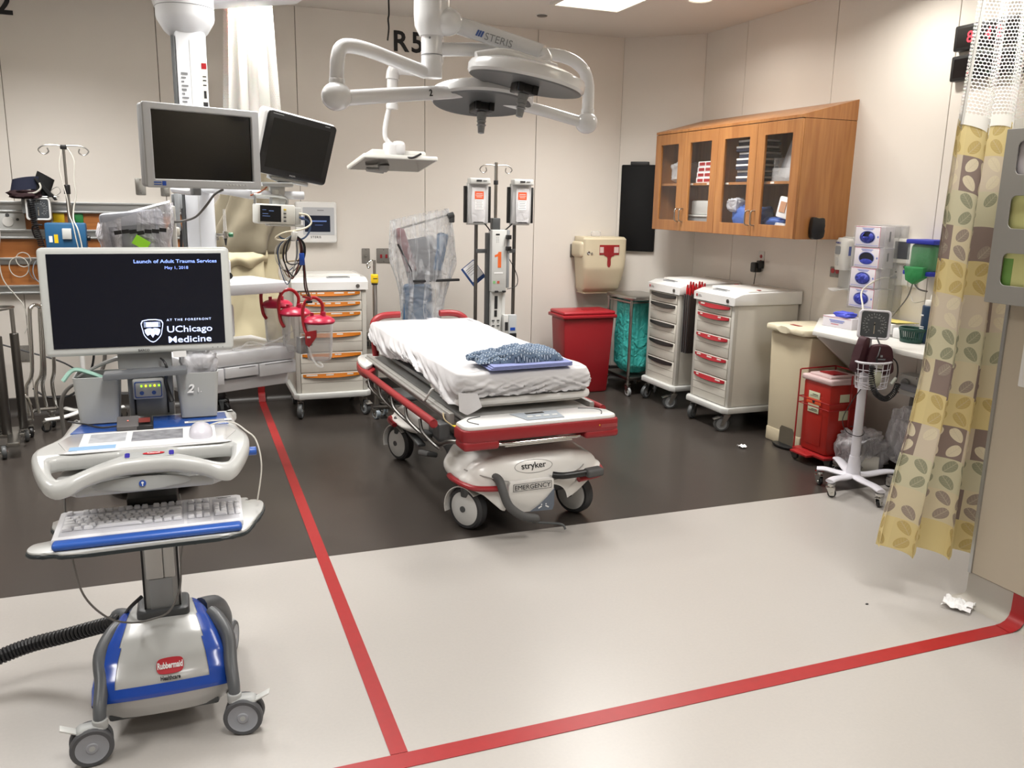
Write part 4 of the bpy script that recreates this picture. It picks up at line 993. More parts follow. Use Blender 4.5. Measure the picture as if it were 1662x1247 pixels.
for k_, (p0, p1, p2, p3, r0) in enumerate((((-.05, .06), (-.13, .075), (-.20, .05), (-.27, .02), .024), ((-.04, .01), (-.12, .0), (-.19, -.02), (-.25, -.045), .022), ((-.02, -.05), (-.09, -.07), (-.15, -.065), (-.20, -.09), .020), ((-.10, .03), (-.16, .035), (-.22, .0), (-.285, -.015), .019))):
    gb.tube([(p[0]+.008*math.sin(j*2+k_), p[1], .034-.006*j+.006*math.sin(k_*3+j)) for j, p in enumerate((p0, p1, p2, p3))], [r0, r0*.62], sm=8, n=14, flat=.8)
bmesh.ops.scale(gb.bm, vec=(1, 1, 1), verts=gb.bm.verts[:])
for v_ in gb.bm.verts:
    if v_.co.z > .004: v_.co += Vector((.006*nz(v_.co.x*40, v_.co.y*40, 1), .006*nz(v_.co.x*40, v_.co.y*40, 9), .009*nz(v_.co.x*32, v_.co.y*32, 5)))
Mg = Matrix.Translation((1.61, 4.075, .786)) @ Matrix.Rotation(rad(-3), 4, 'Z'); bmesh.ops.transform(gb.bm, matrix=Mg, verts=gb.bm.verts[:])
one('hospital_gown', gb, gm, 'dark blue patterned hospital gown bunched on the folded blue sheet', 'gown', loc=(1.645, 4.10, .789), sharp=80)
# ================================================================ COMPUTER CART
CO = (-.115, 2.62, 0)
K = thing('computer_cart', 'blue and grey wheeled computer cart with a monitor, standing at the left front', 'computer cart', CO)
cg = mat('cart_grey', hsv('#b4b5b3'), .3, coat=.35); cg2 = mat('cart_grey_satin', hsv('#a3a5a4'), .45)
def Q(n, b, m, T=None, **k): return part(T or K, n, b, m, w=1, **k)
# base hood: profile from back-top to front-bottom, side walls drop down
prof = [(2.82, .285), (2.74, .302), (2.66, .298), (2.58, .278), (2.51, .245), (2.465, .205), (2.445, .165), (2.445, .155), (2.455, .12), (2.47, .085)]
wid = [.115, .13, .145, .165, .185, .196, .198, .197, .19, .178]
def ip(t, A):
    t = max(0, min(.9999, t))*(len(A)-1); i = int(t); f = t-i; f2 = f
    return A[i]*(1-f2)+A[i+1]*f2
def basef(u, v, off=0):
    y, z = ip(v, [p[0] for p in prof]), ip(v, [p[1] for p in prof]); w_ = ip(v, wid)
    s = (2*u-1)*1.5; k = min(1, abs(s)); x = math.copysign(w_*math.sin(k*PI/2*.9)/math.sin(PI/2*.9), s)
    zz = z-.035*k**3*(1 if v < .7 else max(0, (1-v)/.3)); yy = y+.055*k**2.4*(v > 0)*min(1, v*2)
    if abs(s) > 1:
        d = (abs(s)-1)/.5; zz = zz+(.085-zz)*d; x -= math.copysign(.012*d, s)
    return (-.135+x+(-off if s < 0 else off)*.3, yy-off, zz+off)
Q('base_hood', B().grid(basef, 60, 44), cg, sharp=70)
def bandk(u, v):
    s = abs((2*u-1)*1.5)
    if v > .80: return False
    if v > .56: return s < 1.49
    return .74 < s < 1.49
Q('blue_band', B().grid(lambda u, v: basef(u, v, .0016), 90, 60, keep=lambda u, v: (v < .79 and v > .60 and True) or (v <= .60 and v > .0 and abs((2*u-1)*1.5) > .50+.22*max(0, .45-v)-.0)), blue, sharp=70)
# logo
Ml = face((-.150, 2.4975, .214), (1, .06, 0), (0, -.45, .62)); 
def onbase(me, cx_, v0, dv, off=.0028):
    for q in me.vertices:
        x, t = q.co.x, q.co.y
        best = basef(.5+math.asin(max(-1, min(1, (cx_+x)/.19*.98)))/(PI/2*.9)/3, v0-t*dv, off+q.co.z); q.co = (cx_-.135+x, best[1], best[2])
    return me
Q('logo_badge', onbase(plate([spl([(-.036, -.008), (-.02, -.013), (.02, -.013), (.036, -.008), (.036, .008), (.02, .013), (-.02, .013), (-.036, .008)], 3)], .0004), .022, .50, 3.4, .0026), mat('logo_red', hsv('#b52530'), .4), flat=True)
Q('lettering', onbase(txtmesh('Rubbermaid', .0145, bold=.03, ext=.0002, align='CENTER').copy(), .022, .515, 3.4, .0036), paper, flat=True)
Q('lettering', onbase(txtmesh('Healthcare', .0125, bold=.03, ext=.0002, align='CENTER').copy(), .022, .585, 3.4, .0026), ink, flat=True)
Q('base_underside', B().bx(-.29, .02, 2.48, 2.78, .075, .10, bev=.01), dkgrey)
# legs and casters
lg = mat('leg_grey', hsv('#55585b'), .4)
for sx, bx_, by_, top in ((-1, -.305, 2.405, (-.262, 2.70, .265)), (1, .062, 2.417, (.012, 2.70, .268)), (-1, -.29, 2.91, (-.24, 2.80, .24)), (1, .055, 2.90, (-.02, 2.80, .25))):
    fwd = by_ < 2.6
    if fwd: b = B().tube([top, (top[0]+sx*.020, 2.66, .262), (top[0]+sx*.045, 2.58, .238), (bx_-sx*.004, 2.50, .195), (bx_, by_+.035, .15), (bx_, by_+.02, .115)], [.024, .017], sm=5, n=12, flat=1.15)
    else: b = B().tube([top, ((top[0]+bx_)/2+sx*.01, 2.85, .23), (bx_, by_, .16), (bx_, by_, .10)], [.03, .022], sm=5, n=12)
    Q('leg', b, lg)
    yy = by_+.02 if fwd else by_
    a = {(-1, True): PI+.12, (1, True): -.22, (-1, False): 1.9, (1, False): 1.3}[(sx, fwd)]
    t = Vector((math.cos(a), math.sin(a), 0)); c = Vector((bx_, yy, .058))+t*.026
    cs = Q('caster', B().cyl((bx_, yy, .10), (bx_, yy, .13), .021, bev=.004).box(c+Vector((0, 0, .042)), (.075, .05, .036), rot=(0, 0, a), bev=.014, seg=3).cyl(c-Vector((-t.y, t.x, 0))*.03, c+Vector((-t.y, t.x, 0))*.03, .008), cg2)
    for k in (-1, 1):
        wheel(cs, c+Vector((-t.y, t.x, 0))*k*.019, .058, .020, a+PI/2, tire=mat('tyre_grey', hsv('#4a4b4e'), .6), hub=mat('hub_grey', hsv('#8d9096'), .45), hubr=.76)
    if fwd: part(cs, 'brake_tab', B().box(c+t*.055+Vector((0, 0, .058)), (.05, .03, .005), rot=(0, -.5, a), bev=.002), pale)
# column
Q('column', B().bx(-.185, -.075, 2.69, 2.77, .29, .93, bev=.008), cg2)
Q('column_inner', B().bx(-.165, -.098, 2.682, 2.70, .30, .42, bev=.003), midgrey)
Q('column_face', B().bx(-.172, -.122, 2.681, 2.70, .42, .93, bev=.004).bx(-.120, -.088, 2.683, 2.70, .42, .93, bev=.004), pale)
for x in (-.181, -.079): Q('column_groove', B().bx(x-.003, x+.003, 2.688, 2.695, .30, .93), ink)
Q('column_boot', B().prism(rrect(.155, .125, .02), Matrix.Translation((-.13, 2.725, .285)), .035, bev=.008), mat('boot_grey', hsv('#434547'), .45))
Q('upper_column', B().bx(-.183, -.057, 2.70, 2.76, .93, 1.20, bev=.006), cg2)
for x in (-.165, -.075): Q('column_groove', B().bx(x-.0025, x+.0025, 2.696, 2.70, .95, 1.18), ink)
# keyboard tray
tr = spl([(-.300, 2.175), (-.34, 2.19), (-.385, 2.20), (-.405, 2.225), (-.395, 2.262), (-.36, 2.275), (-.345, 2.30), (-.34, 2.44), (.09, 2.46), (.12, 2.43), (.15, 2.43), (.168, 2.40), (.16, 2.34), (.135, 2.27), (.11, 2.205), (.07, 2.185), (.02, 2.18), (-.1, 2.18)], 4)
Q('keyboard_tray', B().prism(tr, Matrix.Translation((0, 0, .732)), .008, bev=.003), cg)
Q('tray_edge', B().prism([(x*1.0+(x+.12)*.012, y-.003) for x, y in tr], Matrix.Translation((0, 0, .724)), .009, bev=.003), mat('edge_black', hsv('#1c2427'), .4))
Q('tray_arm', B().bx(-.19, -.06, 2.42, 2.70, .74, .78, bev=.006).bx(-.17, -.08, 2.36, 2.5, .72, .745, bev=.004), black)
Q('wrist_rest', B().box((-.124, 2.203, .751), (.445, .034, .020), bev=.009, seg=4), wblue)
# keyboard
KB = thing('keyboard', 'white computer keyboard with a numeric pad lying on the lower tray of the cart', 'keyboard', (-.124, 2.335, .7405))
kw = mat('key_white', hsv('#e2e2e6'), .4); kcase = mat('keyboard_case', hsv('#dadade'), .45)
def kc(): 
    return B().prism([(-.228, -.103), (.228, -.103), (.232, .06), (.232, .098), (.222, .106), (-.0, .102), (-.222, .098), (-.228, .09)], Matrix.Identity(4), .016, bev=.004)
part(KB, 'case', kc(), kcase, w=0)
part(KB, 'key_well', B().bx(-.214, .0805, -.088, .078, .0155, .0165).bx(.088, .148, -.088, .078, .0155, .0165).bx(.154, .220, -.088, .078, .0155, .0165), mat('well_grey', hsv('#c6c6cc'), .7), w=0)
km = {}
def key(x, y, wd, dp=.0165):
    k = (round(wd, 4), dp)
    if k not in km:
        b = B().box((0, 0, .0045), (wd, dp, .009), bev=.002, seg=1, taper=(.82, .80)); o = part(KB, 'key', b, kw, w=0); km[k] = o; o.location = (x, y, .0165)
    else:
        o = km[k].copy(); COL.objects.link(o); o.location = (x, y, .0165)
u_ = .0193; kx0 = -.2125
n_keys = 0
for row, (yy, ks) in enumerate([(.068, [1, -1, 1, 1, 1, 1, -.5, 1, 1, 1, 1, -.5, 1, 1, 1, 1]), (.036, [1]*13+[2]), (.0175, [1.5]+[1]*12+[1.5]), (-.001, [1.75]+[1]*11+[2.25]), (-.0195, [2.25]+[1]*10+[2.75]), (-.038, [1.5, 1.2, 1.3, 6, 1.3, 1.2, 1.2, 1.3])]):
    x = kx0; yy -= .03 if row else 0; yy = yy*1.0
    for k in ks:
        if k > 0: key(x+abs(k)*u_/2, yy if row == 0 else yy+.018, k*u_-.0022)
        x += abs(k)*u_
for r_, yy in ((0, .068), (1, .024), (2, .0055)):
    for c_ in range(3): key(.0985+c_*.0195, yy, .0171)
key(.118, -.0315, .0171); [key(.0985+c_*.0195, -.050, .0171) for c_ in range(3)]
for r_, yy in enumerate((.024, .0055, -.013, -.0315, -.050)):
    for c_ in range(3 if r_ else 4):
        if r_ == 4 and c_ == 0: key(.1735, yy, .0335); continue
        if r_ == 4 and c_ == 1: continue
        key(.1640+c_*.0178, yy, .0158)
key(.2175, -.0025, .0152, .035); key(.2175, -.0405, .0152, .035)
part(KB, 'maker_text', B().bx(.165, .205, .088, .091, .016, .0164).bx(.17, .195, .082, .084, .016, .0164), greyink, w=0)
# work surface with handle slots
SQ = lambda o: [(x, 2.70-(2.70-y)*.78) for x, y in o]
ws = spl([(-.395, 2.31), (-.385, 2.18), (-.35, 2.07), (-.30, 2.045), (-.24, 2.075), (-.125, 2.10), (-.01, 2.085), (.05, 2.06), (.095, 2.085), (.13, 2.20), (.135, 2.33), (.115, 2.46), (.105, 2.66), (.085, 2.70), (-.30, 2.70), (-.335, 2.66), (-.35, 2.45)], 5)
sl = spl([(-.345, 2.14), (-.33, 2.095), (-.30, 2.085), (-.225, 2.115), (-.185, 2.14), (-.19, 2.16), (-.22, 2.165), (-.335, 2.165)], 4)
sr_ = spl([(.085, 2.15), (.075, 2.105), (.045, 2.095), (-.025, 2.12), (-.062, 2.142), (-.055, 2.163), (-.03, 2.168), (.075, 2.172)], 4)
S2 = lambda o: [(x, 2.222+(y-2.085)*1.2) for x, y in o]
ws, sl, sr_ = SQ(ws), S2(sl), S2(sr_); pm = plate([ws, sl, sr_], .042, bev=.014); pm.transform(Matrix.Translation((0, 0, .925)))
_b = bmesh.new(); _b.from_mesh(pm)
for yy in (2.37, 2.345, 2.32, 2.30, 2.28, 2.26, 2.24, 2.22, 2.20): bmesh.ops.bisect_plane(_b, geom=_b.verts[:]+_b.edges[:]+_b.faces[:], plane_co=(0, yy, 0), plane_no=(0, 1, 0))
for v in _b.verts: v.co.z -= 1.1*max(0, 2.38-v.co.y)**2*max(0, min(1, (abs(v.co.x+.125)-.06)/.14))
_b.to_mesh(pm); _b.free(); Q('work_surface', pm, cg)
Q('surface_mat', B().prism(spl([(-.318, 2.36), (-.30, 2.325), (.06, 2.33), (.075, 2.36), (.083, 2.52), (-.318, 2.52)], 2), Matrix.Translation((0, 0, .9455)), .0022, bev=.0005), mat('mat_white', hsv('#cfcfd0'), .18, coat=.6))
Q('blue_shelf', B().prism([(-.325, 2.525), (.09, 2.525), (.085, 2.665), (-.30, 2.665)], Matrix.Translation((0, 0, .9455)), .003, bev=.001), mat('shelf_blue', hsv('#1f4a94'), .25))
Q('drawer_body', B().prism([(-.345, 2.30), (-.29, 2.245), (.035, 2.25), (.085, 2.30), (.09, 2.60), (-.32, 2.60)], Matrix.Translation((0, 0, .852)), .035, bev=.012), cg)
Q('drawer_front', B().prism([(x, z) for x, z in [(-.10+.118*math.cos(t), .018*math.sin(t)) for t in [PI*2*k/40 for k in range(40)]]], face((-.035, 2.246, .880), (1, 0, 0), (0, 0, 1)), .006, bev=.002), cg2)
Q('drawer_logo', B().prism(ell(.0085, .0085, 24), face((-.135, 2.239, .880), (1, 0, 0), (0, 0, 1)), .0015), mat('logo_blue', hsv('#2a4fa0'), .4))
Q('key_mark', B().prism(ell(.003, .003, 12, cy=.002), face((-.135, 2.2374, .880), (1, 0, 0), (0, 0, 1)), .0006).box((-.135, 2.2372, .877), (.002, .0006, .007)), paper)
Q('brand_plate', B().prism(rrect(.115, .022, .005), face((-.115, 2.262, .9475), (1, 0, 0), (0, .8, .35)), .0015, bev=.0005), cg2)
for sx in (-1, 1): Q('brand_end', B().prism(rrect(.012, .018, .004), face((-.115+sx*.052, 2.2618, .9491), (1, 0, 0), (0, .8, .35)), .0006), mat('end_violet', hsv('#312a8c'), .4))
Q('brand_red', B().prism(ell(.026, .0045, 24), face((-.105, 2.2618, .9510), (1, 0, 0), (0, .8, .35)), .0006), MATS['logo_red'])
Q('lettering', B().mesh(txtmesh('Rubbermaid', .006, bold=.02, ext=.0001, align='CENTER'), face((-.105, 2.2605, .9503), (1, 0, 0), (0, .8, .35)) @ Matrix.Translation((0, 0, .0010))), paper, flat=True)
Q('side_knob', B().cyl((.12, 2.38, .90), (.155, 2.38, .90), .012, bev=.003), wblue)
def cbin(x0, x1, nm):
    y0, y1 = 2.60, 2.72
    b = B(); t = .004
    def wall(u, v):
        P = rrect(1, 1, .12, 4); i = u*len(P); j = int(i) % len(P); p = Vector(P[j]).lerp(Vector(P[(j+1) % len(P)]), i-int(i))
        s = .84+.16*v; return ((x0+x1)/2+p.x*(x1-x0)*s, (y0+y1)/2+p.y*(y1-y0)*s, .952+.135*v)
    b.grid(wall, 24, 8, thick=t); b.bx(x0+.012, x1-.012, y0+.012, y1-.012, .952, .958)
    return Q(nm, b, cg2)
cbin(-.318, -.197, 'storage_bin'); o = cbin(-.048, .072, 'storage_bin')
text(o, '2', .034, FB(-.018, 2.5985, 1.03), paper, bold=.03, shear=.3); text(o, '1.', .02, FB(.008, 2.5985, 1.03), paper, bold=0)
Q('shelf', B().box((-.125, 2.585, 1.098), (.22, .07, .016), rot=(0, rad(-2), 0), bev=.003), mat('bracket_grey', hsv('#63666a'), .4))
Q('shelf_riser', B().bx(-.20, -.055, 2.64, 2.67, 1.10, 1.17, bev=.004), cg2)
bt = Q('battery_display', B().box((-.125, 2.665, 1.035), (.085, .03, .06), bev=.006), pale)
Q('display_frame', plate([rrect(.074, .048, .005), rrect(.069, .043, .004)], .001), wblue, bt).data.transform(Matrix.Identity(4))
bt.children[0].data.transform(XF[K]); bt.children[0].data.transform(Matrix.Translation(-Vector(CO)) @ FB(-.125, 2.6495, 1.035))
gl = mat('led_green', hsv('#9be32a'), .4, emit=1.5); yl = mat('led_yellow', hsv('#e3e32a'), .4, emit=1.5)
for k in range(5): Q('indicator', B().box((-.143+.012*k, 2.649, 1.046), (.005, .003, .006), bev=.001), yl if k in (1, 3) else gl, bt)
for x in (-.143, -.110): Q('button', B().prism(ell(.006, .006, 16), FB(x, 2.6495, 1.025), .0015), wblue, bt)
# monitor
mo = Q('monitor', B().box((-.130, 2.635, 1.299), (.498, .036, .302), rot=(rad(-2), rad(-.2), 0), bev=.012, seg=3), mat('bezel_grey', hsv('#c9ccca'), .35))
MS = face((-.130, 2.6155, 1.3005), (1, 0, .0035), (0, math.sin(rad(2)), math.cos(rad(2))))
def sc(px, py): return (-.063+(px-271)*.00164+.130, 1.432-(py-413)*.00177-1.3005)
def onscr(b_): b_.bm.transform(MS); return b_
blk = mat('lit_screen_navy', hsv('#0a0f1d'), .18)
Q('screen', B().prism(rrect(.452, .262, .001, 2), MS @ Matrix.Translation((.0, .002, -.0006)), .0014), blk, mo)
et = mat('screen_text', hsv('#8aa6ff'), .5, emit=1.0); ew = mat('screen_text_pale', hsv('#c3d3ff'), .5, emit=1.1)
def stext(s, x, y, size, m=ew, **k): px, py = sc(x, y); return Q('screen_text', B().mesh(txtmesh(s, size, ext=.0002, **k), MS @ Matrix.Translation((px, py, .0012))), m, mo, flat=True)
stext('Launch of Adult Trauma Services', 225, 427, .0136, bold=.012, m=et, sx=1.22)
stext('May 1, 2018', 274, 437, .0118, m=et, sx=1.1)
stext('AT THE FOREFRONT', 272, 521, .0092, bold=.006, sx=1.1, sp=1.35)
stext('UChicago', 271, 539.5,   .0262, bold=.008, sx=1.2)
stext('Medicine', 272, 556.5,   .0262, bold=.008, sx=1.26)
sx_, sy_ = sc(248, 536)
shp = lambda k: spl([(-.026*k, .030*k), (.026*k, .030*k), (.026*k, 0), (.020*k, -.018*k), (.0, -.034*k), (-.020*k, -.018*k), (-.026*k, 0)], 3)
pm = plate([shp(1), shp(.92)], .0004); pm.transform(MS @ Matrix.Translation((sx_, sy_, .0012))); Q('emblem_outline', pm, ew, mo, flat=True)
b = B().prism(rrect(.032, .014, .001, cy=.018), MS @ Matrix.Translation((sx_, sy_, .001)), .0003)
for k in range(4): b.prism(rrect(.044, .0012, .0004, cy=.012+.004*k), MS @ Matrix.Translation((sx_, sy_, .001)), .0003)
for s in (-1, 1):
    b.prism([(0, .006), (s*.006, .008), (s*.014, .007), (s*.021, .003), (s*.019, -.006), (s*.014, -.014), (s*.006, -.010), (0, -.020)][::s], MS @ Matrix.Translation((sx_, sy_, .001)), .0003)
Q('emblem', b, ew, mo, flat=True)
b = B()
for s in (-1, 1):
    for k in range(5): b.prism([(s*(.005+.003*k), .004-.001*k), (s*(.0058+.003*k), .004-.001*k), (s*(.005+.0025*k), -.011+.002*k)], MS @ Matrix.Translation((sx_, sy_, .0014)), .0002)
b.prism(rrect(.0005, .014, .0001, cy=.018), MS @ Matrix.Translation((sx_, sy_, .0014)), .0002)
Q('emblem_lines', b, blk, mo, flat=True)
Q('lettering', B().mesh(txtmesh('BARCO', .009, bold=.02, ext=.0002), MS @ Matrix.Translation((-.012, -.1445, .0010))), ink, mo, flat=True)
for k in range(3): Q('monitor_button', B().prism(ell(.0016, .0016, 10), MS @ Matrix.Translation((.19+.014*k, -.141, 0)), .0012), greyink, mo)
Q('monitor_mount', B().bx(-.19, -.07, 2.65, 2.70, 1.14, 1.30, bev=.01), cg2, mo)
one('asset_sticker', B().prism(rrect(.036, .018, .001), MS @ Matrix.Translation((.098, -.157, -.0)), .001), paper, 'white barcode sticker hanging below the lower right bezel of the front monitor', 'sticker', loc=(-.03, 2.61, 1.135))
T = thing('card_reader', 'grey card reader lying on the blue shelf of the cart below the display', 'card reader', (-.17, 2.53, .95))
part(T, 'body', B().box((-.178, 2.538, .962), (.058, .05, .022), rot=(rad(25), 0, 0), bev=.004), mat('reader_grey', hsv('#5d5a5a'), .5))
part(T, 'badge', B().box((-.135, 2.536, .962), (.045, .048, .018), rot=(rad(25), 0, 0), bev=.004), black)
part(T, 'badge_print', B().box((-.135, 2.525, .974), (.03, .02, .001), rot=(rad(25), 0, 0)), mat('dark_red_print', hsv('#6b2018'), .6))
part(T, 'indicator', B().box((-.178, 2.53, .974), (.004, .004, .002)), mat('led_red', hsv('#d8786a'), .4, emit=.6))
part(T, 'cable', B().tube([(-.205, 2.545, .957), (-.25, 2.56, .952), (-.30, 2.60, .956), (-.34, 2.62, .96)], .0025, sm=5, n=6), cord_b)
one('label_strip', B().box((.035, 2.56, .9505), (.13, .018, .001), rot=(0, 0, .03)), paper, 'long white printed label strip on the blue shelf of the cart', 'label', loc=(.035, 2.56, .949))
b = B()
for k in range(2): b.box((.03, 2.557+.006*k, .9515), (.10, .0015, .0006), rot=(0, 0, .03))
o = part([q for q in bpy.data.objects if q.name == 'label_strip'][0], 'print', b, greyink)
T = thing('paper_sheet', 'pale instruction sheet under the clear mat on the cart worktop', 'paper', (-.10, 2.40, .948))
part(T, 'sheet', B().box((-.12, 2.43, .9479), (.34, .17, .0004)), paper)
part(T, 'blue_header', B().box((-.255, 2.365, .9483), (.11, .035, .0004)), mat('print_blue', hsv('#8fb4d8'), .6))
part(T, 'photo_print', B().box((-.10, 2.45, .9483), (.13, .10, .0004)), mat('print_grey', hsv('#8c8d92'), .6, noise=.35, scale=40))
part(T, 'photo_print', B().box((-.225, 2.455, .9483), (.09, .09, .0004)), mat('print_pale', hsv('#b6b8bd'), .6, noise=.2, scale=30))
T = thing('computer_mouse', 'white computer mouse on the clear mat of the cart worktop', 'mouse', (.015, 2.375, .9485))
def ms(u, v):
    th = 2*PI*u; f = math.sin(v*PI/2); e = lambda q: math.copysign(abs(q)**.8, q)
    return (.012+.031*e(math.cos(th))*f, 2.415+.048*e(math.sin(th))*f*(1+.05*math.sin(th)), .9485+.034*math.cos(v*PI/2)**.7)
part(T, 'shell', B().grid(ms, 32, 14, wrap=True), mat('mouse_white', hsv('#cfcdd6'), .25))
part(T, 'cord', B().tube([(.02, 2.462, .955), (.03, 2.48, .955), (.07, 2.51, .957), (.105, 2.48, .958), (.13, 2.40, .955), (.155, 2.38, .93), (.165, 2.36, .86), (.15, 2.36, .76)], .0022, sm=6, n=6), cord_w)
# cords
Q('power_cord', coil([(-.262, 2.80, .240), (-.34, 2.86, .200), (-.45, 2.92, .155), (-.56, 2.95, .125), (-.66, 2.93, .105), (-.80, 2.87, .09), (-.95, 2.80, .09), (-1.1, 2.75, .08)], .020, .0062, 62, n=8), cord_b)
Q('power_lead', B().tube([(-.19, 2.70, .36), (-.225, 2.71, .325), (-.25, 2.77, .27), (-.265, 2.80, .24)], .006, sm=6, n=8), cord_b)
one('data_cable', B().tube([(-.325, 2.62, .93), (-.345, 2.55, .85), (-.345, 2.45, .75), (-.33, 2.40, .62), (-.315, 2.44, .50), (-.27, 2.52, .39), (-.215, 2.60, .325), (-.16, 2.62, .318), (-.11, 2.60, .345), (-.075, 2.59, .42), (-.065, 2.60, .52), (-.05, 2.62, .60), (-.06, 2.66, .70)], .003, sm=8, n=8), cord_g, 'thin grey cable looping from the cart worktop down across its column', 'cable', loc=(-.325, 2.62, .93))
one('data_cable', B().tube([(-.06, 2.62, .62), (-.03, 2.60, .60), (-.005, 2.60, .575), (-.02, 2.60, .555), (-.06, 2.63, .555)], .002, sm=8, n=6), cord_b, 'small black cable loop beside the cart column under the keyboard tray', 'cable', loc=(-.06, 2.62, .6))
one('adapter_cable', B().tube([(-.085, 2.63, 1.13), (-.075, 2.60, 1.125), (-.068, 2.595, 1.10), (-.075, 2.61, 1.07), (-.072, 2.615, 1.045), (-.066, 2.61, 1.02), (-.061, 2.605, 1.005)], [.0025, .008], sm=6, n=8), cord_b, 'black display lead hanging in front of the battery display on the cart', 'cable', loc=(-.085, 2.63, 1.13))
# things in the bins
one('padded_strap', B().tube([(-.345, 2.64, 1.075), (-.315, 2.645, 1.105), (-.27, 2.65, 1.09), (-.235, 2.66, 1.07)], .013, sm=5, n=10, flat=.45), mat('mint_foam', hsv('#9fc9bb'), .8), 'mint green foam pad sticking out of the left cart bin', 'foam pad', loc=(-.31, 2.645, 1.09))
one('tubing_wrap', B().tube([(-.315, 2.67, 1.075), (-.26, 2.68, 1.105), (-.21, 2.68, 1.125), (-.195, 2.68, 1.125)], [.007, .016], sm=5, n=8, flat=.5), bagm, 'white packaged tubing poking out of the left cart bin', 'tubing', loc=(-.26, 2.68, 1.1))
crumple((.02, 2.665, 1.105), (.10, .10, .085), 33, filmh, 'plastic_bag', 'crumpled clear plastic bag filling the right cart bin', 'plastic bag')
# ================================================================ SURGICAL LIGHT BOOM
T = thing('surgical_light_boom', 'white ceiling-hung double-headed surgical light boom over the stretcher', 'surgical light', (1.20, 4.30, ZC))
bw = mat('boom_white', hsv('#d9dadb'), .22, coat=.4)
def R_(n, b, m=None, P=None, **k): return part(P or T, n, b, m or bw, **k)
R_('ceiling_plate', B().lathe([(0, 0), (.20, 0), (.20, -.015), (.12, -.05), (.09, -.08), (0, -.08)], (1.2, 4.3, ZC), 40))
R_('column', B().lathe([(0, .0), (.086, .0), (.088, -.45), (.084, -.50), (.06, -.545), (0, -.545)], (1.2, 4.3, 2.93), 40))
R_('spindle', B().cyl((1.2, 4.3, 2.19), (1.2, 4.3, 2.42), .052, n=32, bev=.004))
R_('collar', B().cyl((1.2, 4.3, 2.295), (1.2, 4.3, 2.300), .0535, n=32), greyink)
R_('screw', B().cyl((1.175, 4.243, 2.37), (1.175, 4.250, 2.37), .005), greyink)
# upper arm with maker's name, runs back and to the right
R_('upper_arm', B().tube([(1.2, 4.30, 2.48), (1.30, 4.30, 2.455), (1.48, 4.24, 2.405), (1.66, 4.16, 2.345), (1.72, 4.12, 2.32)], .042, sm=5, n=18))
R_('arm_shoulder', B().sphere((1.265, 4.27, 2.455), .075, (1.1, .9, .9)))
Ms = face((1.40, 4.215, 2.400), (1, -.35, -.29), (.28, 0, .96))
R_('lettering', B().mesh(txtmesh('STERIS', .05, bold=0, ext=.0006), Ms @ Matrix.Translation((.045, -.015, .012))), greyink, flat=True)
b = B()
for k in range(3): b.prism([(.0+.012*k, -.01), (.010+.012*k, -.01), (.016+.012*k, .02), (.006+.012*k, .02)], Ms @ Matrix.Translation((0, 0, .013)), .001)
R_('maker_mark', b, mat('mark_blue', hsv('#33508f'), .5))
# left arm and its ball joint
R_('left_arm', B().tube([(1.16, 4.29, 2.215), (1.02, 4.24, 2.245), (.86, 4.18, 2.278), (.76, 4.15, 2.285), (.72, 4.14, 2.265), (.705, 4.13, 2.22), (.70, 4.13, 2.15), (.70, 4.13, 2.12)], .033, sm=6, n=18))
R_('left_collar', B().cyl((.70, 4.13, 2.10), (.70, 4.13, 2.135), .036, n=24, bev=.003))
R_('left_joint', B().sphere((.695, 4.12, 2.055), .07, (1, 1, .92), n=28))
R_('left_lower_arm', B().tube([(.70, 4.12, 2.045), (.95, 4.22, 2.085), (1.25, 4.36, 2.13), (1.40, 4.43, 2.155)], [.036, .034], sm=5, n=18))
text(T, '2', .045, face((1.185, 4.288, 2.103), (1, .45, .15), (-.1, 0, 1)), ink, bold=.02)
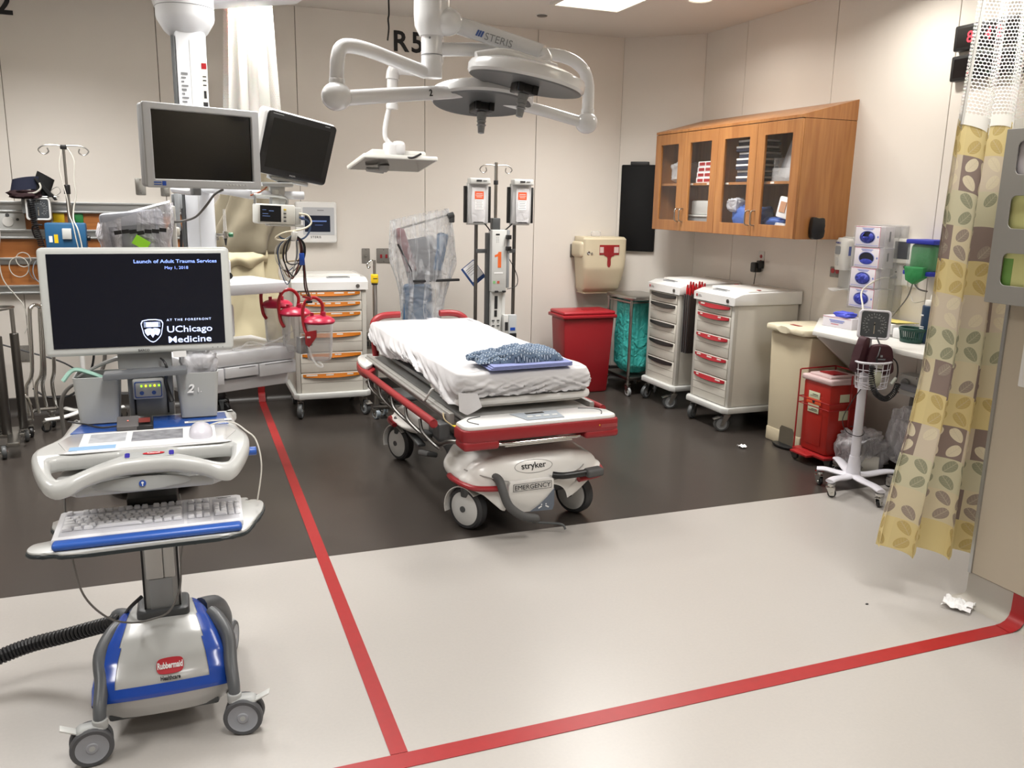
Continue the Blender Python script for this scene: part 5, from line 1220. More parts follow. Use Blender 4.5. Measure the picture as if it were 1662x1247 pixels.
# right arm
R_('right_arm', B().tube([(1.22, 4.30, 2.325), (1.5, 4.33, 2.352), (1.85, 4.38, 2.365), (1.99, 4.40, 2.355), (2.08, 4.41, 2.31), (2.12, 4.42, 2.24), (2.125, 4.42, 2.15), (2.125, 4.42, 2.09)], .033, sm=6, n=18))
R_('right_collar', B().cyl((2.125, 4.42, 2.075), (2.125, 4.42, 2.105), .036, n=24, bev=.003))
R_('right_joint', B().sphere((2.12, 4.42, 2.03), .062, (1, 1, .95), n=28))
R_('right_lower_arm', B().tube([(2.10, 4.42, 2.03), (1.90, 4.44, 2.075), (1.68, 4.46, 2.12), (1.55, 4.47, 2.15)], .03, sm=4, n=16))
underm = mat('lamp_underside', hsv('#c6c4c2'), .3, noise=.08, scale=40)
def head(cx_, cy_, cz_, r, rx, ry, extra):
    M = Matrix.Translation((cx_, cy_, cz_)) @ Euler((rx, ry, 0)).to_matrix().to_4x4()
    h = B().lathe([(0, .055), (r*.35, .052), (r*.75, .038), (r*.97, .016), (r, .0), (r*.995, -.030), (r*.96, -.042), (r*.86, -.045), (r*.85, -.030), (0, -.026)], (0, 0, 0), 56)
    h.bm.transform(M); H = R_('light_head', h)
    g = B().lathe([(0, -.028), (r*.845, -.032)], (0, 0, 0), 48); g.bm.transform(M); R_('lens', g, underm, H)
    q = B().lathe([(r*.84, -.044), (r*.90, -.047), (r*.955, -.043)], (0, 0, 0), 48); q.bm.transform(M); R_('rim', q, dkgrey, H)
    led = B()
    for ring, n_ in ((.35, 9), (.55, 14), (.74, 20)):
        for k in range(n_): a = 2*PI*k/n_; led.cyl((r*ring*math.cos(a), r*ring*math.sin(a), -.0335), (r*ring*math.cos(a), r*ring*math.sin(a), -.031), r*.045, n=10)
    led.bm.transform(M); R_('lens_spots', led, mat('lens_spot', hsv('#dddbd8'), .15), H)['kind'] = 'stuff'
    c = B().box((0, 0, -.062), (.115, .10, .05), bev=.012, seg=3); 
    for k in range(4): c.box((.038*(-1 if k % 2 else 1), .05*(-1 if k < 2 else 1), -.06), (.03, .02, .055), bev=.006)
    c.bm.transform(M); R_('grip_hub', c, black, H)
    c = B().lathe([(0, -.08), (.024, -.08), (.026, -.10), (.020, -.15), (.017, -.195), (0, -.20)], (0, 0, 0), 20); 
    for z in (-.11, -.13, -.15): c.lathe([(.020, z), (.0265, z-.004), (.020, z-.008)], (0, 0, 0), 20)
    c.bm.transform(M); R_('sterile_handle', c, midgrey, H)
    if extra:
        a = B().tube([(-r*.95, -.02, .02), (-r*.5, -.02, .068), (0, 0, .075), (r*.5, .02, .072)], .022, sm=4, n=14); a.bm.transform(M); R_('yoke', a, None, H)
    return H
head(1.535, 4.50, 2.145, .275, rad(-8), rad(4), False)
R_('yoke', B().tube([(1.38, 4.42, 2.16), (1.46, 4.45, 2.20), (1.58, 4.5, 2.215), (1.66, 4.52, 2.19)], .03, sm=4, n=14))
head(1.60, 4.02, 2.195, .29, rad(2.5), rad(10), True)
R_('yoke', B().tube([(1.72, 4.12, 2.32), (1.72, 4.08, 2.28), (1.66, 4.04, 2.25)], .035, sm=4, n=14))
one('cable_tie', B().tube([(1.77, 4.41, 2.13), (1.765, 4.40, 2.105), (1.77, 4.40, 2.09)], .003, sm=3, n=6), ink, 'tiny black tie hanging from the rim of the lower light head', 'tie', loc=(1.77, 4.41, 2.13)) if 0 else None
# ---- flat monitor hung behind the lamps, face down
T = thing('ceiling_monitor', 'pale flat monitor hung face down on a thin curved arm behind the light boom', 'monitor', (1.34, 5.85, 2.4))
P2 = Vector((1.132, 5.70, 1.861)); th_ = rad(12); ex = Vector((math.cos(th_), math.sin(th_), 0)); ey = Vector((-math.sin(th_)*.30, math.cos(th_)*.30, -.075))
W_, H_ = .55, ey.length; cen = P2+ex*W_/2+ey/2; M = face(cen, ex, ey)
R_('panel', B().prism(rrect(W_, H_, .01), M, .028, bev=.006), mat('pale_panel', hsv('#cfcfca'), .35))
R_('screen', B().prism(rrect(W_-.03, H_-.035, .004), M @ Matrix.Translation((0, 0, -.0012)), .0012), mat('dull_screen', hsv('#55524d'), .12))
R_('back_cover', B().prism([(-W_*.36, -H_*.40), (W_*.36, -H_*.40), (W_*.40, H_*.36), (-W_*.40, H_*.36)], M @ Matrix.Translation((0, 0, .026)), .045, bev=.014), MATS['pale_panel'])
R_('swivel', B().cyl((1.33, 5.80, 1.86), (1.33, 5.80, 1.965), .050, bev=.018).box((1.385, 5.80, 1.93), (.09, .08, .10), bev=.03, seg=3), None)
R_('thin_arm', B().tube([(1.34, 5.80, 1.95), (1.30, 5.80, 1.99), (1.295, 5.80, 2.05), (1.31, 5.80, 2.13), (1.33, 5.80, 2.2)], .016, sm=5, n=12))
R_('drop_tube', B().cyl((1.345, 5.80, 2.19), (1.35, 5.80, 2.40), .036, n=20, bev=.004))
R_('tube_collar', B().cyl((1.345, 5.80, 2.18), (1.345, 5.80, 2.215), .040, n=20, bev=.004))
R_('elbow_arm', B().tube([(1.35, 5.80, 2.37), (1.36, 5.80, 2.425), (1.41, 5.78, 2.445), (1.50, 5.68, 2.43), (1.52, 5.4, 2.42), (1.40, 4.9, 2.42), (1.27, 4.5, 2.42), (1.235, 4.38, 2.42)], .045, sm=6, n=16))
R_('cable', B().tube([(1.42, 5.78, 1.875), (1.47, 5.77, 1.87), (1.51, 5.78, 1.885), (1.54, 5.79, 1.90)], .007, sm=4, n=8), cord_b)
g0 = M @ Vector((-.06, .02, 0)); R_('grip', B().lathe([(0, 0), (.040, 0), (.036, -.03), (.02, -.045), (0, -.045)], tuple(g0), 20).cyl((g0.x, g0.y, g0.z-.035), (g0.x-.12, g0.y, g0.z-.028), .020, .015, n=16, bev=.004), mat('grip_grey', hsv('#8a8986'), .4))

# ================================================================ CEILING PENDANT (left) 
PO = Vector((.09, 5.38, 0)); PR = rad(24)
T = thing('equipment_pendant', 'white ceiling equipment pendant with a square column, upper tray and drawer shelf', 'pendant', (PO.x, PO.y, ZC), PR)
pw = mat('pendant_white', hsv('#d3d5d9'), .3, noise=.01)
Pm = Matrix.Translation(PO) @ Matrix.Rotation(PR, 4, 'Z')
def PL(n, b, m=None, P=None, **k):
    b.bm.transform(Pm); return part(P or T, n, b, m or pw, **k)
R_('ceiling_mount', B().cyl((.55, 5.55, 2.88), (.55, 5.55, ZC), .16, n=32), pw)
R_('pendant_arm', B().box((.33, 5.42, 2.735), (.85, .26, .15), rot=(0, rad(-10), rad(8)), bev=.05, seg=4), pw)
R_('cap', B().lathe([(0, .20), (.11, .20), (.145, .185), (.152, .16), (.153, .05), (.148, .03), (.115, -.025), (.088, -.05), (0, -.05)], (.075, 5.30, 2.50), 48), pw)
R_('cap_seam', B().lathe([(.152, .100), (.1545, .098), (.152, .096)], (.075, 5.30, 2.50), 48), greyink)
R_('column', B().bx(.012, .172, 5.20, 5.50, .62, 2.47, bev=.02), pw)
R_('column_edge', B().bx(-.008, .013, 5.205, 5.46, .8, 2.44, bev=.004), dkgrey)
R_('column_seam', B().bx(.085, .088, 5.198, 5.21, 1.1, 2.42), pale)
b = B(); 
for k in range(16): b.box((.052-.005*(k % 3), 5.198, 2.245-.021*k), (.035-.01*(k % 3), .0012, .008 if k % 4 else .012))
for x in (.038, .05, .062): b.box((x, 5.198, 2.0), (.0012, .0012, .16))
R_('printed_table', b, greyink)
R_('warning_label', B().box((.155, 5.1985, 2.19), (.026, .0015, .24)), label_white)
b = B().box((.155, 5.1975, 2.29), (.026, .0015, .03)); R_('label_red', b, red)
R_('label_black', B().box((.155, 5.1975, 2.085), (.024, .0015, .03)).box((.155, 5.1975, 2.14), (.014, .0015, .04)).box((.155, 5.1975, 2.19), (.018, .0015, .006)).box((.155, 5.1975, 2.215), (.018, .0015, .006)).box((.155, 5.1975, 2.235), (.018, .0015, .006)), ink)
PL('upper_tray', B().prism(rrect(.66, .46, .03, cx=-.01, cy=-.22), Matrix.Translation((0, 0, 1.05)), .062, bev=.008).prism(rrect(.60, .40, .02, cx=-.01, cy=-.22), Matrix.Translation((0, 0, 1.108)), .006))
PL('drawer_unit', B().bx(-.38, .325, -.47, .05, .655, .735, bev=.012))
PL('drawer', B().bx(-.37, -.13, -.478, .0, .56, .652, bev=.006))
PL('drawer', B().bx(-.125, .08, -.478, .0, .59, .652, bev=.006))
PL('drawer', B().bx(.085, .322, -.478, .0, .575, .652, bev=.006))
PL('drawer_print', B().bx(-.33, -.20, -.4795, -.478, .642, .646).bx(-.04, .06, -.4795, -.478, .642, .646).bx(.12, .30, -.4795, -.478, .642, .646), greyink)
PL('base_plate', B().bx(-.30, .30, -.42, .05, .50, .57, bev=.01))
PL('rail', B().bx(.325, .345, -.45, .0, .70, .725, bev=.003), steel)
PL('rail', B().bx(-.345, -.325, -.2, .1, 1.06, 1.085, bev=.003), steel)
R_('joint_box', B().bx(.19, .235, 5.03, 5.12, 1.12, 1.25, bev=.02, seg=3), pw); R_('joint_box', B().bx(.19, .24, 5.03, 5.12, .80, .99, bev=.02, seg=3), pw)
R_('joint_cap', B().cyl((.225, 5.02, 1.155), (.225, 5.04, 1.155), .018), ink)
# arm carrying the monitors
R_('monitor_arm', B().tube([(.12, 5.22, 1.63), (.20, 5.02, 1.625), (.34, 4.84, 1.61), (.46, 4.80, 1.605), (.62, 4.82, 1.605)], .022, sm=5, n=14), pw)
R_('arm_plate', B().box((.27, 4.90, 1.62), (.24, .06, .05), rot=(0, rad(8), rad(-40)), bev=.012), pw)
R_('arm_bracket', B().bx(.44, .52, 4.78, 4.84, 1.54, 1.67, bev=.008).bx(.40, .56, 4.75, 4.85, 1.648, 1.672, bev=.006), alu)
for xx, lab_ in ((-.02, 0), (.015, 1)): pass
R_('plug_bracket', B().bx(-.055, .0, 5.14, 5.2, 1.52, 1.60, bev=.006).bx(-.04, -.015, 5.10, 5.15, 1.40, 1.62, bev=.004), midgrey)
R_('cable', B().tube([(-.03, 5.12, 1.64), (-.035, 5.12, 1.5), (-.015, 5.12, 1.40), (-.02, 5.13, 1.25), (0, 5.14, 1.1)], .008, sm=5, n=8), cord_b)
R_('power_block', B().bx(-.075, -.035, 4.94, 4.99, 1.25, 1.41, bev=.01).bx(-.085, -.02, 4.93, 5.0, 1.38, 1.425, bev=.01), mat('block_beige', hsv('#b3aea3'), .5))

# ---- big blank monitor
C0 = Vector((.098, 4.415, 1.815)); M = Matrix.Translation(C0) @ Matrix.Rotation(rad(24), 4, 'Z')
T = thing('display_monitor', 'large blank display with a silver frame, hung on the pendant arm at upper left', 'monitor', tuple(C0), rad(24))
sil = mat('silver_frame', hsv('#b4b6b8'), .35)
fm = plate([rrect(.567, .375, .012), rrect(.488, .305, .003, cy=.004)], .02, bev=.005); fm.transform(face((0, -.034, 0), (1, 0, 0), (0, 0, 1)))
part(T, 'frame', fm, sil, w=0)
part(T, 'housing', B().bx(-.28, .28, -.028, .035, -.185, .185, bev=.015, seg=3), sil, w=0)
part(T, 'screen', B().bx(-.246, .246, -.0300, -.0265, -.150, .160), screen_off, w=0)
part(T, 'badge', B().box((-.205, -.0445, -.168), (.018, .001, .020)), blue, w=0)
part(T, 'badge_text', B().box((-.235, -.0445, -.164), (.035, .001, .006)).box((-.235, -.0445, -.174), (.035, .001, .004)), wblue, w=0)
for k in range(7): part(T, 'button', B().box((.10+.017*k, -.0445, -.168), (.008, .0012, .007), bev=.0004), pale, w=0)
part(T, 'mount', B().bx(-.05, .05, .035, .09, -.06, .06, bev=.01).bx(-.02, .02, .06, .10, -.22, 0, bev=.006), midgrey, w=0)
part(T, 'mount_arm', B().tube([(0, .09, -.19), (.06, .25, -.2), (.10, .55, -.19)], .022, sm=4), pw, w=0)
one('monitor_cable', B().tube([(.19, 4.46, 1.625), (.15, 4.50, 1.60), (.11, 4.55, 1.545), (.06, 4.62, 1.49), (0, 4.72, 1.465), (-.05, 4.82, 1.455), (-.07, 4.9, 1.43), (-.05, 4.95, 1.415)], .006, sm=8, n=8), cord_g, 'grey cable drooping from the big blank monitor across the pendant column', 'cable', loc=(.19, 4.46, 1.625))
# ---- patient monitor
C1 = Vector((.582, 4.79, 1.852)); Rm = Euler((rad(12), rad(9), rad(22))).to_matrix().to_4x4()
T = thing('patient_monitor', 'square dark-screened patient monitor tilted beside the big blank display', 'monitor', tuple(C1), rad(24))
def PMn(n, b, m, P=None): b.bm.transform(Matrix.Translation(C1) @ Rm); return part(P or T, n, b, m)
PMn('housing', B().prism(rrect(.425, .335, .025), face((0, .0, 0), (1, 0, 0), (0, 0, 1)) @ Matrix.Translation((0, 0, -.07)), .08, bev=.015), gloss_white)
PMn('bezel', B().prism(rrect(.405, .325, .022), face((.006, -.009, 0), (1, 0, 0), (0, 0, 1)), .012, bev=.005), mat('bezel_black', hsv('#1a1a1b'), .3))
PMn('screen', B().prism(rrect(.335, .255, .003), face((.006, -.0212, .002), (1, 0, 0), (0, 0, 1)), .001), mat('dark_screen_grey', hsv('#232425'), .15))
PMn('lettering', B().mesh(txtmesh('PHILIPS', .011, ext=.0002, bold=.01, align='CENTER'), face((.005, -.0216, -.150), (1, 0, 0), (0, 0, 1))), pale)
PMn('mark', B().box((-.14, -.0216, .150), (.06, .0006, .004)).box((.15, -.0216, .150), (.03, .0006, .004)), midgrey)
PMn('mount', B().bx(-.05, .05, .02, .09, -.20, -.10, bev=.008).bx(-.10, .12, -.0, .06, -.19, -.168, bev=.004), alu)
# ---- monitor module with its cables
T = thing('monitoring_module', 'small white vital-signs module with a dark display under the patient monitor', 'monitor', (.47, 4.74, 1.46))
M2 = Matrix.Translation((.462, 4.74, 1.505)) @ Euler((0, rad(2), rad(12))).to_matrix().to_4x4()
def MM(n, b, m, P=None): b.bm.transform(M2); return part(T, n, b, m)
MM('housing', B().bx(-.105, .10, -.03, .07, -.052, .052, bev=.01), mat('module_white', hsv('#d6d6cf'), .35))
MM('display', B().bx(-.092, .02, -.0315, -.03, -.040, .044), mat('module_screen', hsv('#14181f'), .2))
MM('display_text', B().bx(-.08, -.06, -.0325, -.0315, .02, .022).bx(-.045, -.02, -.0325, -.0315, .015, .018).bx(-.08, -.05, -.0325, -.0315, .0, .002).bx(-.08, -.04, -.0325, -.0315, -.012, -.010), mat('dim_blue_text', hsv('#6f8cc0'), .5, emit=.3))
for k in range(4): MM('button', B().box((.04, -.032, .026-.02*k), (.014, .003, .007), bev=.001), yellow if k == 0 else dkgrey)
MM('connector_block', B().bx(.10, .135, -.02, .05, -.05, .04, bev=.006), pale)
MM('connector', B().bx(.13, .155, -.01, .02, -.025, -.008, bev=.003), blue)
MM('carry_handle', B().tube([(-.10, .03, .05), (-.10, .03, .085), (-.09, .03, .095), (.06, .03, .09), (.07, .03, .05)], .008, sm=3, n=8), alu)
MM('bottom_plate', B().bx(-.04, .15, -.02, .06, -.062, -.052, bev=.004), pale)
MM('bracket', B().bx(-.01, .03, .03, .05, .05, .13, bev=.004), alu)
colr = [cord_w, mat('tan_lead', hsv('#b9a684'), .5), mat('blue_lead', hsv('#31496b'), .5), cord_b, cord_g, mat('darkred_lead', hsv('#5d1c1c'), .5)]
random.seed(3)
hk = Vector((.545, 4.70, 1.40))
for k in range(10):
    cx_ = .535+random.uniform(-.03, .03); r_ = .045+.028*random.random(); l_ = .10+.09*random.random(); y_ = 4.70+.02*random.uniform(-1, 1)
    pts = [hk, (cx_-r_, y_, 1.34), (cx_-r_*1.1, y_, 1.26), (cx_-.3*r_, y_, 1.40-l_*1.4), (cx_+r_*.7, y_+.01, 1.27), (cx_+r_*.8, y_+.01, 1.35), tuple(hk+Vector((.01, 0, 0)))]
    o = B().tube(pts, .0028+.001*(k % 2), sm=8, n=6)
    cn = ['white', 'tan', 'blue', 'black', 'grey', 'dark red'][k % 6]
    if k > 5: cn = ['short white', 'second tan', 'second blue', 'thick black'][k-6]
    one('sensor_lead', o, colr[k % 6], f'{cn} looped sensor lead in the bundle hanging below the small vital-signs module', 'cable', 'looped sensor leads', loc=tuple(hk))
for k, (dx, zb_) in enumerate(((.035, 1.07), (.05, 1.05), (.055, 1.055), (.04, 1.06))):
    one('electrode_lead', B().tube([hk, (.57+dx*.3, 4.71, 1.36), (.58+dx*.4, 4.72, 1.25), (.575+dx*.7, 4.74, 1.12), (.58+dx, 4.76, zb_)], .0028, sm=8, n=6), [cord_b, colr[5], cord_g, colr[5]][k], 'dark electrode lead hanging down to the corner of the orange-striped drawer cart', 'cable', 'hanging electrode leads', loc=tuple(hk))
T = thing('electrode_clip', 'red and black electrode clips at the end of the hanging leads above the orange cart', 'clip', (.62, 4.76, 1.05))
part(T, 'red_clip', B().box((.61, 4.755, 1.055), (.045, .012, .012), rot=(0, .3, 0), bev=.003).box((.63, 4.76, 1.042), (.03, .012, .01), rot=(0, -.4, 0), bev=.003), red)
part(T, 'black_clip', B().box((.625, 4.757, 1.03), (.035, .014, .014), bev=.003), black)
one('cable_connector', B().box((.585, 4.69, 1.27), (.028, .014, .065), bev=.004), blue, 'blue cable connector in the hanging lead bundle', 'connector', loc=(.585, 4.69, 1.24))
T = thing('patient_cable', 'cream cable curving out of the vital-signs module and back to the hook', 'cable', (.58, 4.73, 1.5))
part(T, 'cable', B().tube([(.585, 4.745, 1.51), (.63, 4.74, 1.50), (.645, 4.73, 1.46), (.60, 4.71, 1.43), (.50, 4.70, 1.41), (.455, 4.70, 1.385), (.47, 4.70, 1.37), (.545, 4.70, 1.375)], .005, sm=8, n=8), mat('cream_cord', hsv('#d8d0ba'), .5))
part(T, 'strap', B().box((.55, 4.695, 1.392), (.03, .02, .05), rot=(0, .2, 0), bev=.006), white)
one('connector_cable', B().tube([(.585, 4.74, 1.49), (.63, 4.745, 1.47), (.64, 4.74, 1.43), (.61, 4.72, 1.385), (.56, 4.71, 1.37), (.50, 4.71, 1.375), (.47, 4.70, 1.39)], .005, sm=8, n=8), colr[2], 'dark blue cable curving below the cream cable by the module', 'cable', loc=(.585, 4.74, 1.49))
one('monitor_cable', B().tube([(.44, 4.80, 1.67), (.42, 4.78, 1.64), (.38, 4.77, 1.615), (.34, 4.78, 1.60)], .004, sm=6, n=6), mat('orange_lead', hsv('#a6542f'), .5), 'thin orange cable at the lower left corner of the patient monitor', 'cable', loc=(.44, 4.80, 1.67))

# ---- suction canisters on the end rail of the pendant shelf
lidm = mat('canister_lid', hsv('#a81b3b'), .3); tubem = mat('red_tube_soft', hsv('#a01722'), .35)
def canister(x, y, z, lab_, hook, s=1.27):
    T = thing('suction_canister', lab_, 'suction canister', (x, y, z), group='suction canisters on the pendant rail')
    def cp(n, b, m): b.bm.transform(Matrix.Translation((x, y, z)) @ Matrix.Scale(s, 4)); part(T, n, b, m)
    cp('canister', B().lathe([(.050, .0), (.056, .015), (.064, .17), (.066, .175), (.0635, .175), (.054, .015), (.048, .004), (0, .004), (0, .0), (.05, 0)], (0, 0, 0), 36), clearpl)
    cp('lid', B().lathe([(0, .205), (.03, .205), (.055, .198), (.070, .186), (.074, .178), (.070, .170), (.066, .170)], (0, 0, 0), 36).cyl((.02, -.02, .2), (.02, -.02, .222), .010).cyl((-.03, 0, .2), (-.03, 0, .218), .008), lidm)
    cp('suction_tube', B().tube([(.015, .01, .20), (.02, .01, .25), (-.01, 0, .285), (-.05, -.01, .28), (-.072, -.01, .23), (-.068, -.02, .15), (-.055, -.04, .12)], .0078, sm=6, n=10), tubem)
    return T
canister(.705, 4.97, .665, 'clear suction canister with a magenta lid, the front one nearest the orange cart', 0)
canister(.585, 5.10, .70, 'clear suction canister with a red lid, the middle one on the shelf end', 0)
canister(.50, 5.26, .73, 'clear suction canister with a red lid, the one furthest left behind the shelf corner', 0)
T = thing('canister_bracket', 'steel bracket clamping the suction canisters to the end of the pendant shelf', 'bracket', (.60, 4.97, .74))
part(T, 'clamp', B().box((.605, 4.965, .755), (.05, .05, .10), rot=(0, 0, .4), bev=.006), alu); part(T, 'clamp', B().box((.64, 4.955, .78), (.04, .03, .06), rot=(0, 0, .4), bev=.006), steel)
T = thing('red_tag', 'red triangular tag with a white sticker hanging before the front canister', 'tag', (.645, 4.90, .80))
part(T, 'tag', B().prism([(-.03, .04), (.04, .05), (.035, .01), (-.01, -.05), (-.03, -.03)], FB(.645, 4.90, .80), .004, bev=.001), red)
part(T, 'sticker', B().prism(rrect(.02, .01, .001), FB(.635, 4.8955, .81), .001), paper)
one('clear_tubing', B().tube([(.63, 4.92, .76), (.655, 4.89, .68), (.68, 4.87, .645), (.705, 4.87, .64), (.70, 4.88, .655), (.68, 4.89, .665)], .005, sm=6, n=8), clearpl, 'clear tubing loop hanging under the front suction canister', 'tubing', loc=(.63, 4.92, .76))
one('clear_tubing', B().tube([(.20, 5.0, .745), (.26, 4.98, .75), (.31, 5.02, .775), (.36, 5.0, .77), (.40, 4.98, .745), (.34, 4.95, .742), (.26, 4.94, .742), (.22, 4.96, .745), (.30, 5.0, .76), (.42, 5.02, .765), (.52, 5.05, .80), (.58, 5.03, .84)], .005, sm=6, n=8), clearpl, 'clear tubing coiled on top of the pendant drawer shelf', 'tubing', loc=(.2, 5.0, .745))
T = thing('wheeled_device', 'low black wheeled device standing on the floor beneath the pendant drawer shelf', 'medical machine', (.12, 6.55, 0))
part(T, 'body', B().bx(-.02, .22, 6.45, 6.68, .10, .20, bev=.03, seg=3), black)
for x, y in ((.20, 6.45), (.0, 6.45), (.2, 6.66), (0, 6.66)): caster(T, x, y, .05, .115, -.8, trail=.01, wd=.03, m=dkgrey, tire=black, hub=black)
# ================================================================ MESH-TOPPED CURTAINS
def net_mat(name, su, sv, hole=.33, col=hsv('#e6e5e2')):
    m = mat(name, col, .7); nt = m.node_tree; b = nt.nodes['Principled BSDF']
    x, y, z = uvxy(m, 'UV'); yy = y*sv; row = yy.floor().mod(2.0); a = ((x*su+row*.5).fract()-.5); c = (yy.fract()-.5)
    d = a*a*1.0+c*c*1.25
    op = d.gt(hole*hole); nt.links.new(op.k, b.inputs['Alpha'])
    b.inputs['Transmission Weight'].default_value = 0; b.inputs['Subsurface Weight'].default_value = .15
    return m
def curtain_mat():
    m = mat('leaf_curtain', hsv('#cdbf97'), .85); nt = m.node_tree; b = nt.nodes['Principled BSDF']
    x, y, z = uvxy(m, 'UV')                     # one unit = one square of the print
    j = y.floor(); i = x.floor(); r = j.mod(4.0); fx = x.fract(); fy = y.fract()
    def eq(v, k): return (v-k).abs().lt(.5)
    base = mix(nt, eq(r, 0), hsv('#c9bfae'), hsv('#d4c48f')); base = mix(nt, eq(r, 2), base, hsv('#cbc6a9')); base = mix(nt, eq(r, 1), base, hsv('#cfc3af')); base = mix(nt, eq(r, 3), base, hsv('#d2c7a8'))
    blk = (i*1.0+(j*.5).floor()).mod(3.0); dark = eq(blk, 1)*(eq(r, 0)+eq(r, 2)).min(1.0)*fx.lt(.94)
    dark = eq(blk, 1)*(eq(r, 1)+eq(r, 3)).min(1.0)
    base = mix(nt, dark, base, hsv('#8b7b74'))
    hw = eq(i.mod(2.0), 0)*eq(r, 0); base = mix(nt, hw, base, hsv('#d8c892'))
    # leaves: four per square
    qx = (fx*2.0); qy = (fy*2.0); lx = qx.fract()-.5; ly = qy.fract()-.5; sg = (qx.floor()+qy.floor()+j).mod(2.0)*2.0-1.0
    u = lx*.82+ly*sg*.57; v = ly*.82-lx*sg*.57
    leaf = (v*v*3.3+u*u*8.5+u.abs()*v*1.4).lt(.66)
    vein = (u.abs().lt(.016)+((v+u.abs()*.9)*6.0).fract().lt(.10)*u.abs().lt(.2)).min(1.0)
    n = nt.nodes.new('ShaderNodeTexWhiteNoise'); n.noise_dimensions = '3D'; cb = nt.nodes.new('ShaderNodeCombineXYZ')
    nt.links.new((x*2.0).floor().k, cb.inputs[0]); nt.links.new((y*2.0).floor().k, cb.inputs[1]); nt.links.new(cb.outputs[0], n.inputs['Vector'])
    rnd = V(nt, n.outputs['Value'])
    lc = mix(nt, eq(r, 2), hsv('#9a9080'), hsv('#94957d')); lc = mix(nt, eq(r, 0), lc, hsv('#bda86e')); lc = mix(nt, eq(r, 1), lc, hsv('#d9cfb5')); lc = mix(nt, eq(r, 3), lc, hsv('#988b80'))
    f = leaf*rnd.gt(.14); c = mix(nt, f, base, lc); c = mix(nt, f*vein*.55, c, hsv('#c9bfa6'))
    nt.links.new(c, b.inputs['Base Color'])
    # thin cloth: some light passes
    tr = nt.nodes.new('ShaderNodeBsdfTranslucent'); nt.links.new(c, tr.inputs[0]); mx = nt.nodes.new('ShaderNodeMixShader'); mx.inputs[0].default_value = .3
    nt.links.new(b.outputs[0], mx.inputs[1]); nt.links.new(tr.outputs[0], mx.inputs[2]); nt.links.new(mx.outputs[0], nt.nodes['Material Output'].inputs[0])
    return m
# ---- right curtain: gathered beside the wing wall
T = thing('privacy_curtain', 'cream leaf-patterned privacy curtain with a white mesh top, drawn back at right', 'curtain', (2.95, 2.52, ZC))
def rc(u, v, z0, z1, flare=1):
    """u across the gathered width, v down"""
    z = z0+(z1-z0)*v; d = (ZC-z)/ZC
    KZ = [(0, 2.84), (.617, 2.818), (1.035, 2.80), (1.356, 2.79), (1.69, 2.785), (2.015, 2.775), (2.244, 2.738), (2.468, 2.685), (2.708, 2.640), (3.0, 2.60)]
    dd_ = ZC-z; q_ = next((i for i in range(len(KZ)-2) if dd_ <= KZ[i+1][0]), len(KZ)-2)
    xl = KZ[q_][1]+(KZ[q_+1][1]-KZ[q_][1])*(dd_-KZ[q_][0])/(KZ[q_+1][0]-KZ[q_][0]); xr_ = 3.10+.02*d
    x = xl+(xr_-xl)*u
    amp = .035+.02*d; ph = u*2*PI*2.6
    y = 2.53+amp*math.sin(ph+.5*math.sin(z*1.5))+.012*nz(u*6, z*1.2, 1)-.05*u*d
    x += .012*math.sin(ph*2+1)*(.5+d)
    return (x, y, z)
hem = lambda u: .205-.07*u+.01*math.sin(u*16)
part(T, 'curtain_cloth', B().grid(lambda u, v: rc(u, v, 1.925+.02*math.sin(u*14), hem(u)), 90, 60, uv=(6.6, 13)), curtain_mat(), sharp=180)
part(T, 'mesh_top', B().grid(lambda u, v: rc(u, v, ZC-.02, 1.905+.02*math.sin(u*14)), 90, 30, uv=(1, 1)), net_mat('white_net', 62, 80, .455), sharp=180)
part(T, 'mesh_hem', B().grid(lambda u, v: tuple(Vector(rc(u, v, 1.945+.02*math.sin(u*14), 1.895+.028*math.sin(u*14)))+Vector((0, -.003, 0))), 90, 3), mat('hem_white', hsv('#d9d7d0'), .8), sharp=180)
part(T, 'edge_binding', B().tube([rc(0, v/20, ZC-.02, 1.92) for v in range(21)], .006, n=6), mat('binding_grey', hsv('#b9b7b2'), .7))
for k in range(7): part(T, 'hook', B().cyl((2.80+.048*k, 2.53, ZC-.035), (2.80+.048*k, 2.53, ZC-.004), .003, n=6), steel)
struct('trim_5', B().bx(2.2, 4.0, 2.52, 2.54, ZC-.012, ZC), alu)
# ---- rear-left curtain: white mesh over khaki cloth, tied up behind the pendant
khaki = mat('khaki_cloth', hsv('#756d5a'), .8, bump=.15, bscale=12, sheen=.2)
T = thing('privacy_curtain', 'khaki curtain with a white mesh top bunched behind the equipment pendant', 'curtain', (.48, 6.1, ZC))
def lc_(u, v, top):
    z = (ZC-.02+(1.96-ZC+.02)*v) if top else (1.96+(.62-1.96)*v)
    d = (ZC-z)
    w_ = (.29+.10*d) if top else (.27+.05*math.sin(min(1, v*1.2)*PI)*.0+.16*v)
    cx_ = .475 if top else .475-.13*min(1, v*1.5)
    ph = u*2*PI*(4.3 if top else 3.2)
    x = cx_+w_*(u-.5)+.012*math.sin(ph*1.3)
    y = 6.12+(.03 if top else .05)*math.sin(ph+z)+.02*nz(u*4, z*3, 2)
    if not top: y -= .05*math.sin(v*PI); 
    return (x, y, z)
part(T, 'mesh_top', B().grid(lambda u, v: lc_(u, v, True), 80, 30, uv=(1, 1)), net_mat('white_net_fine', 60, 90, .30), sharp=180)
part(T, 'mesh_fold', B().grid(lambda u, v: tuple(Vector(lc_(.15+.7*(1-u), v, True))+Vector((.0, .05, 0))), 60, 30, uv=(.8, 1)), MATS['white_net_fine'], sharp=180)
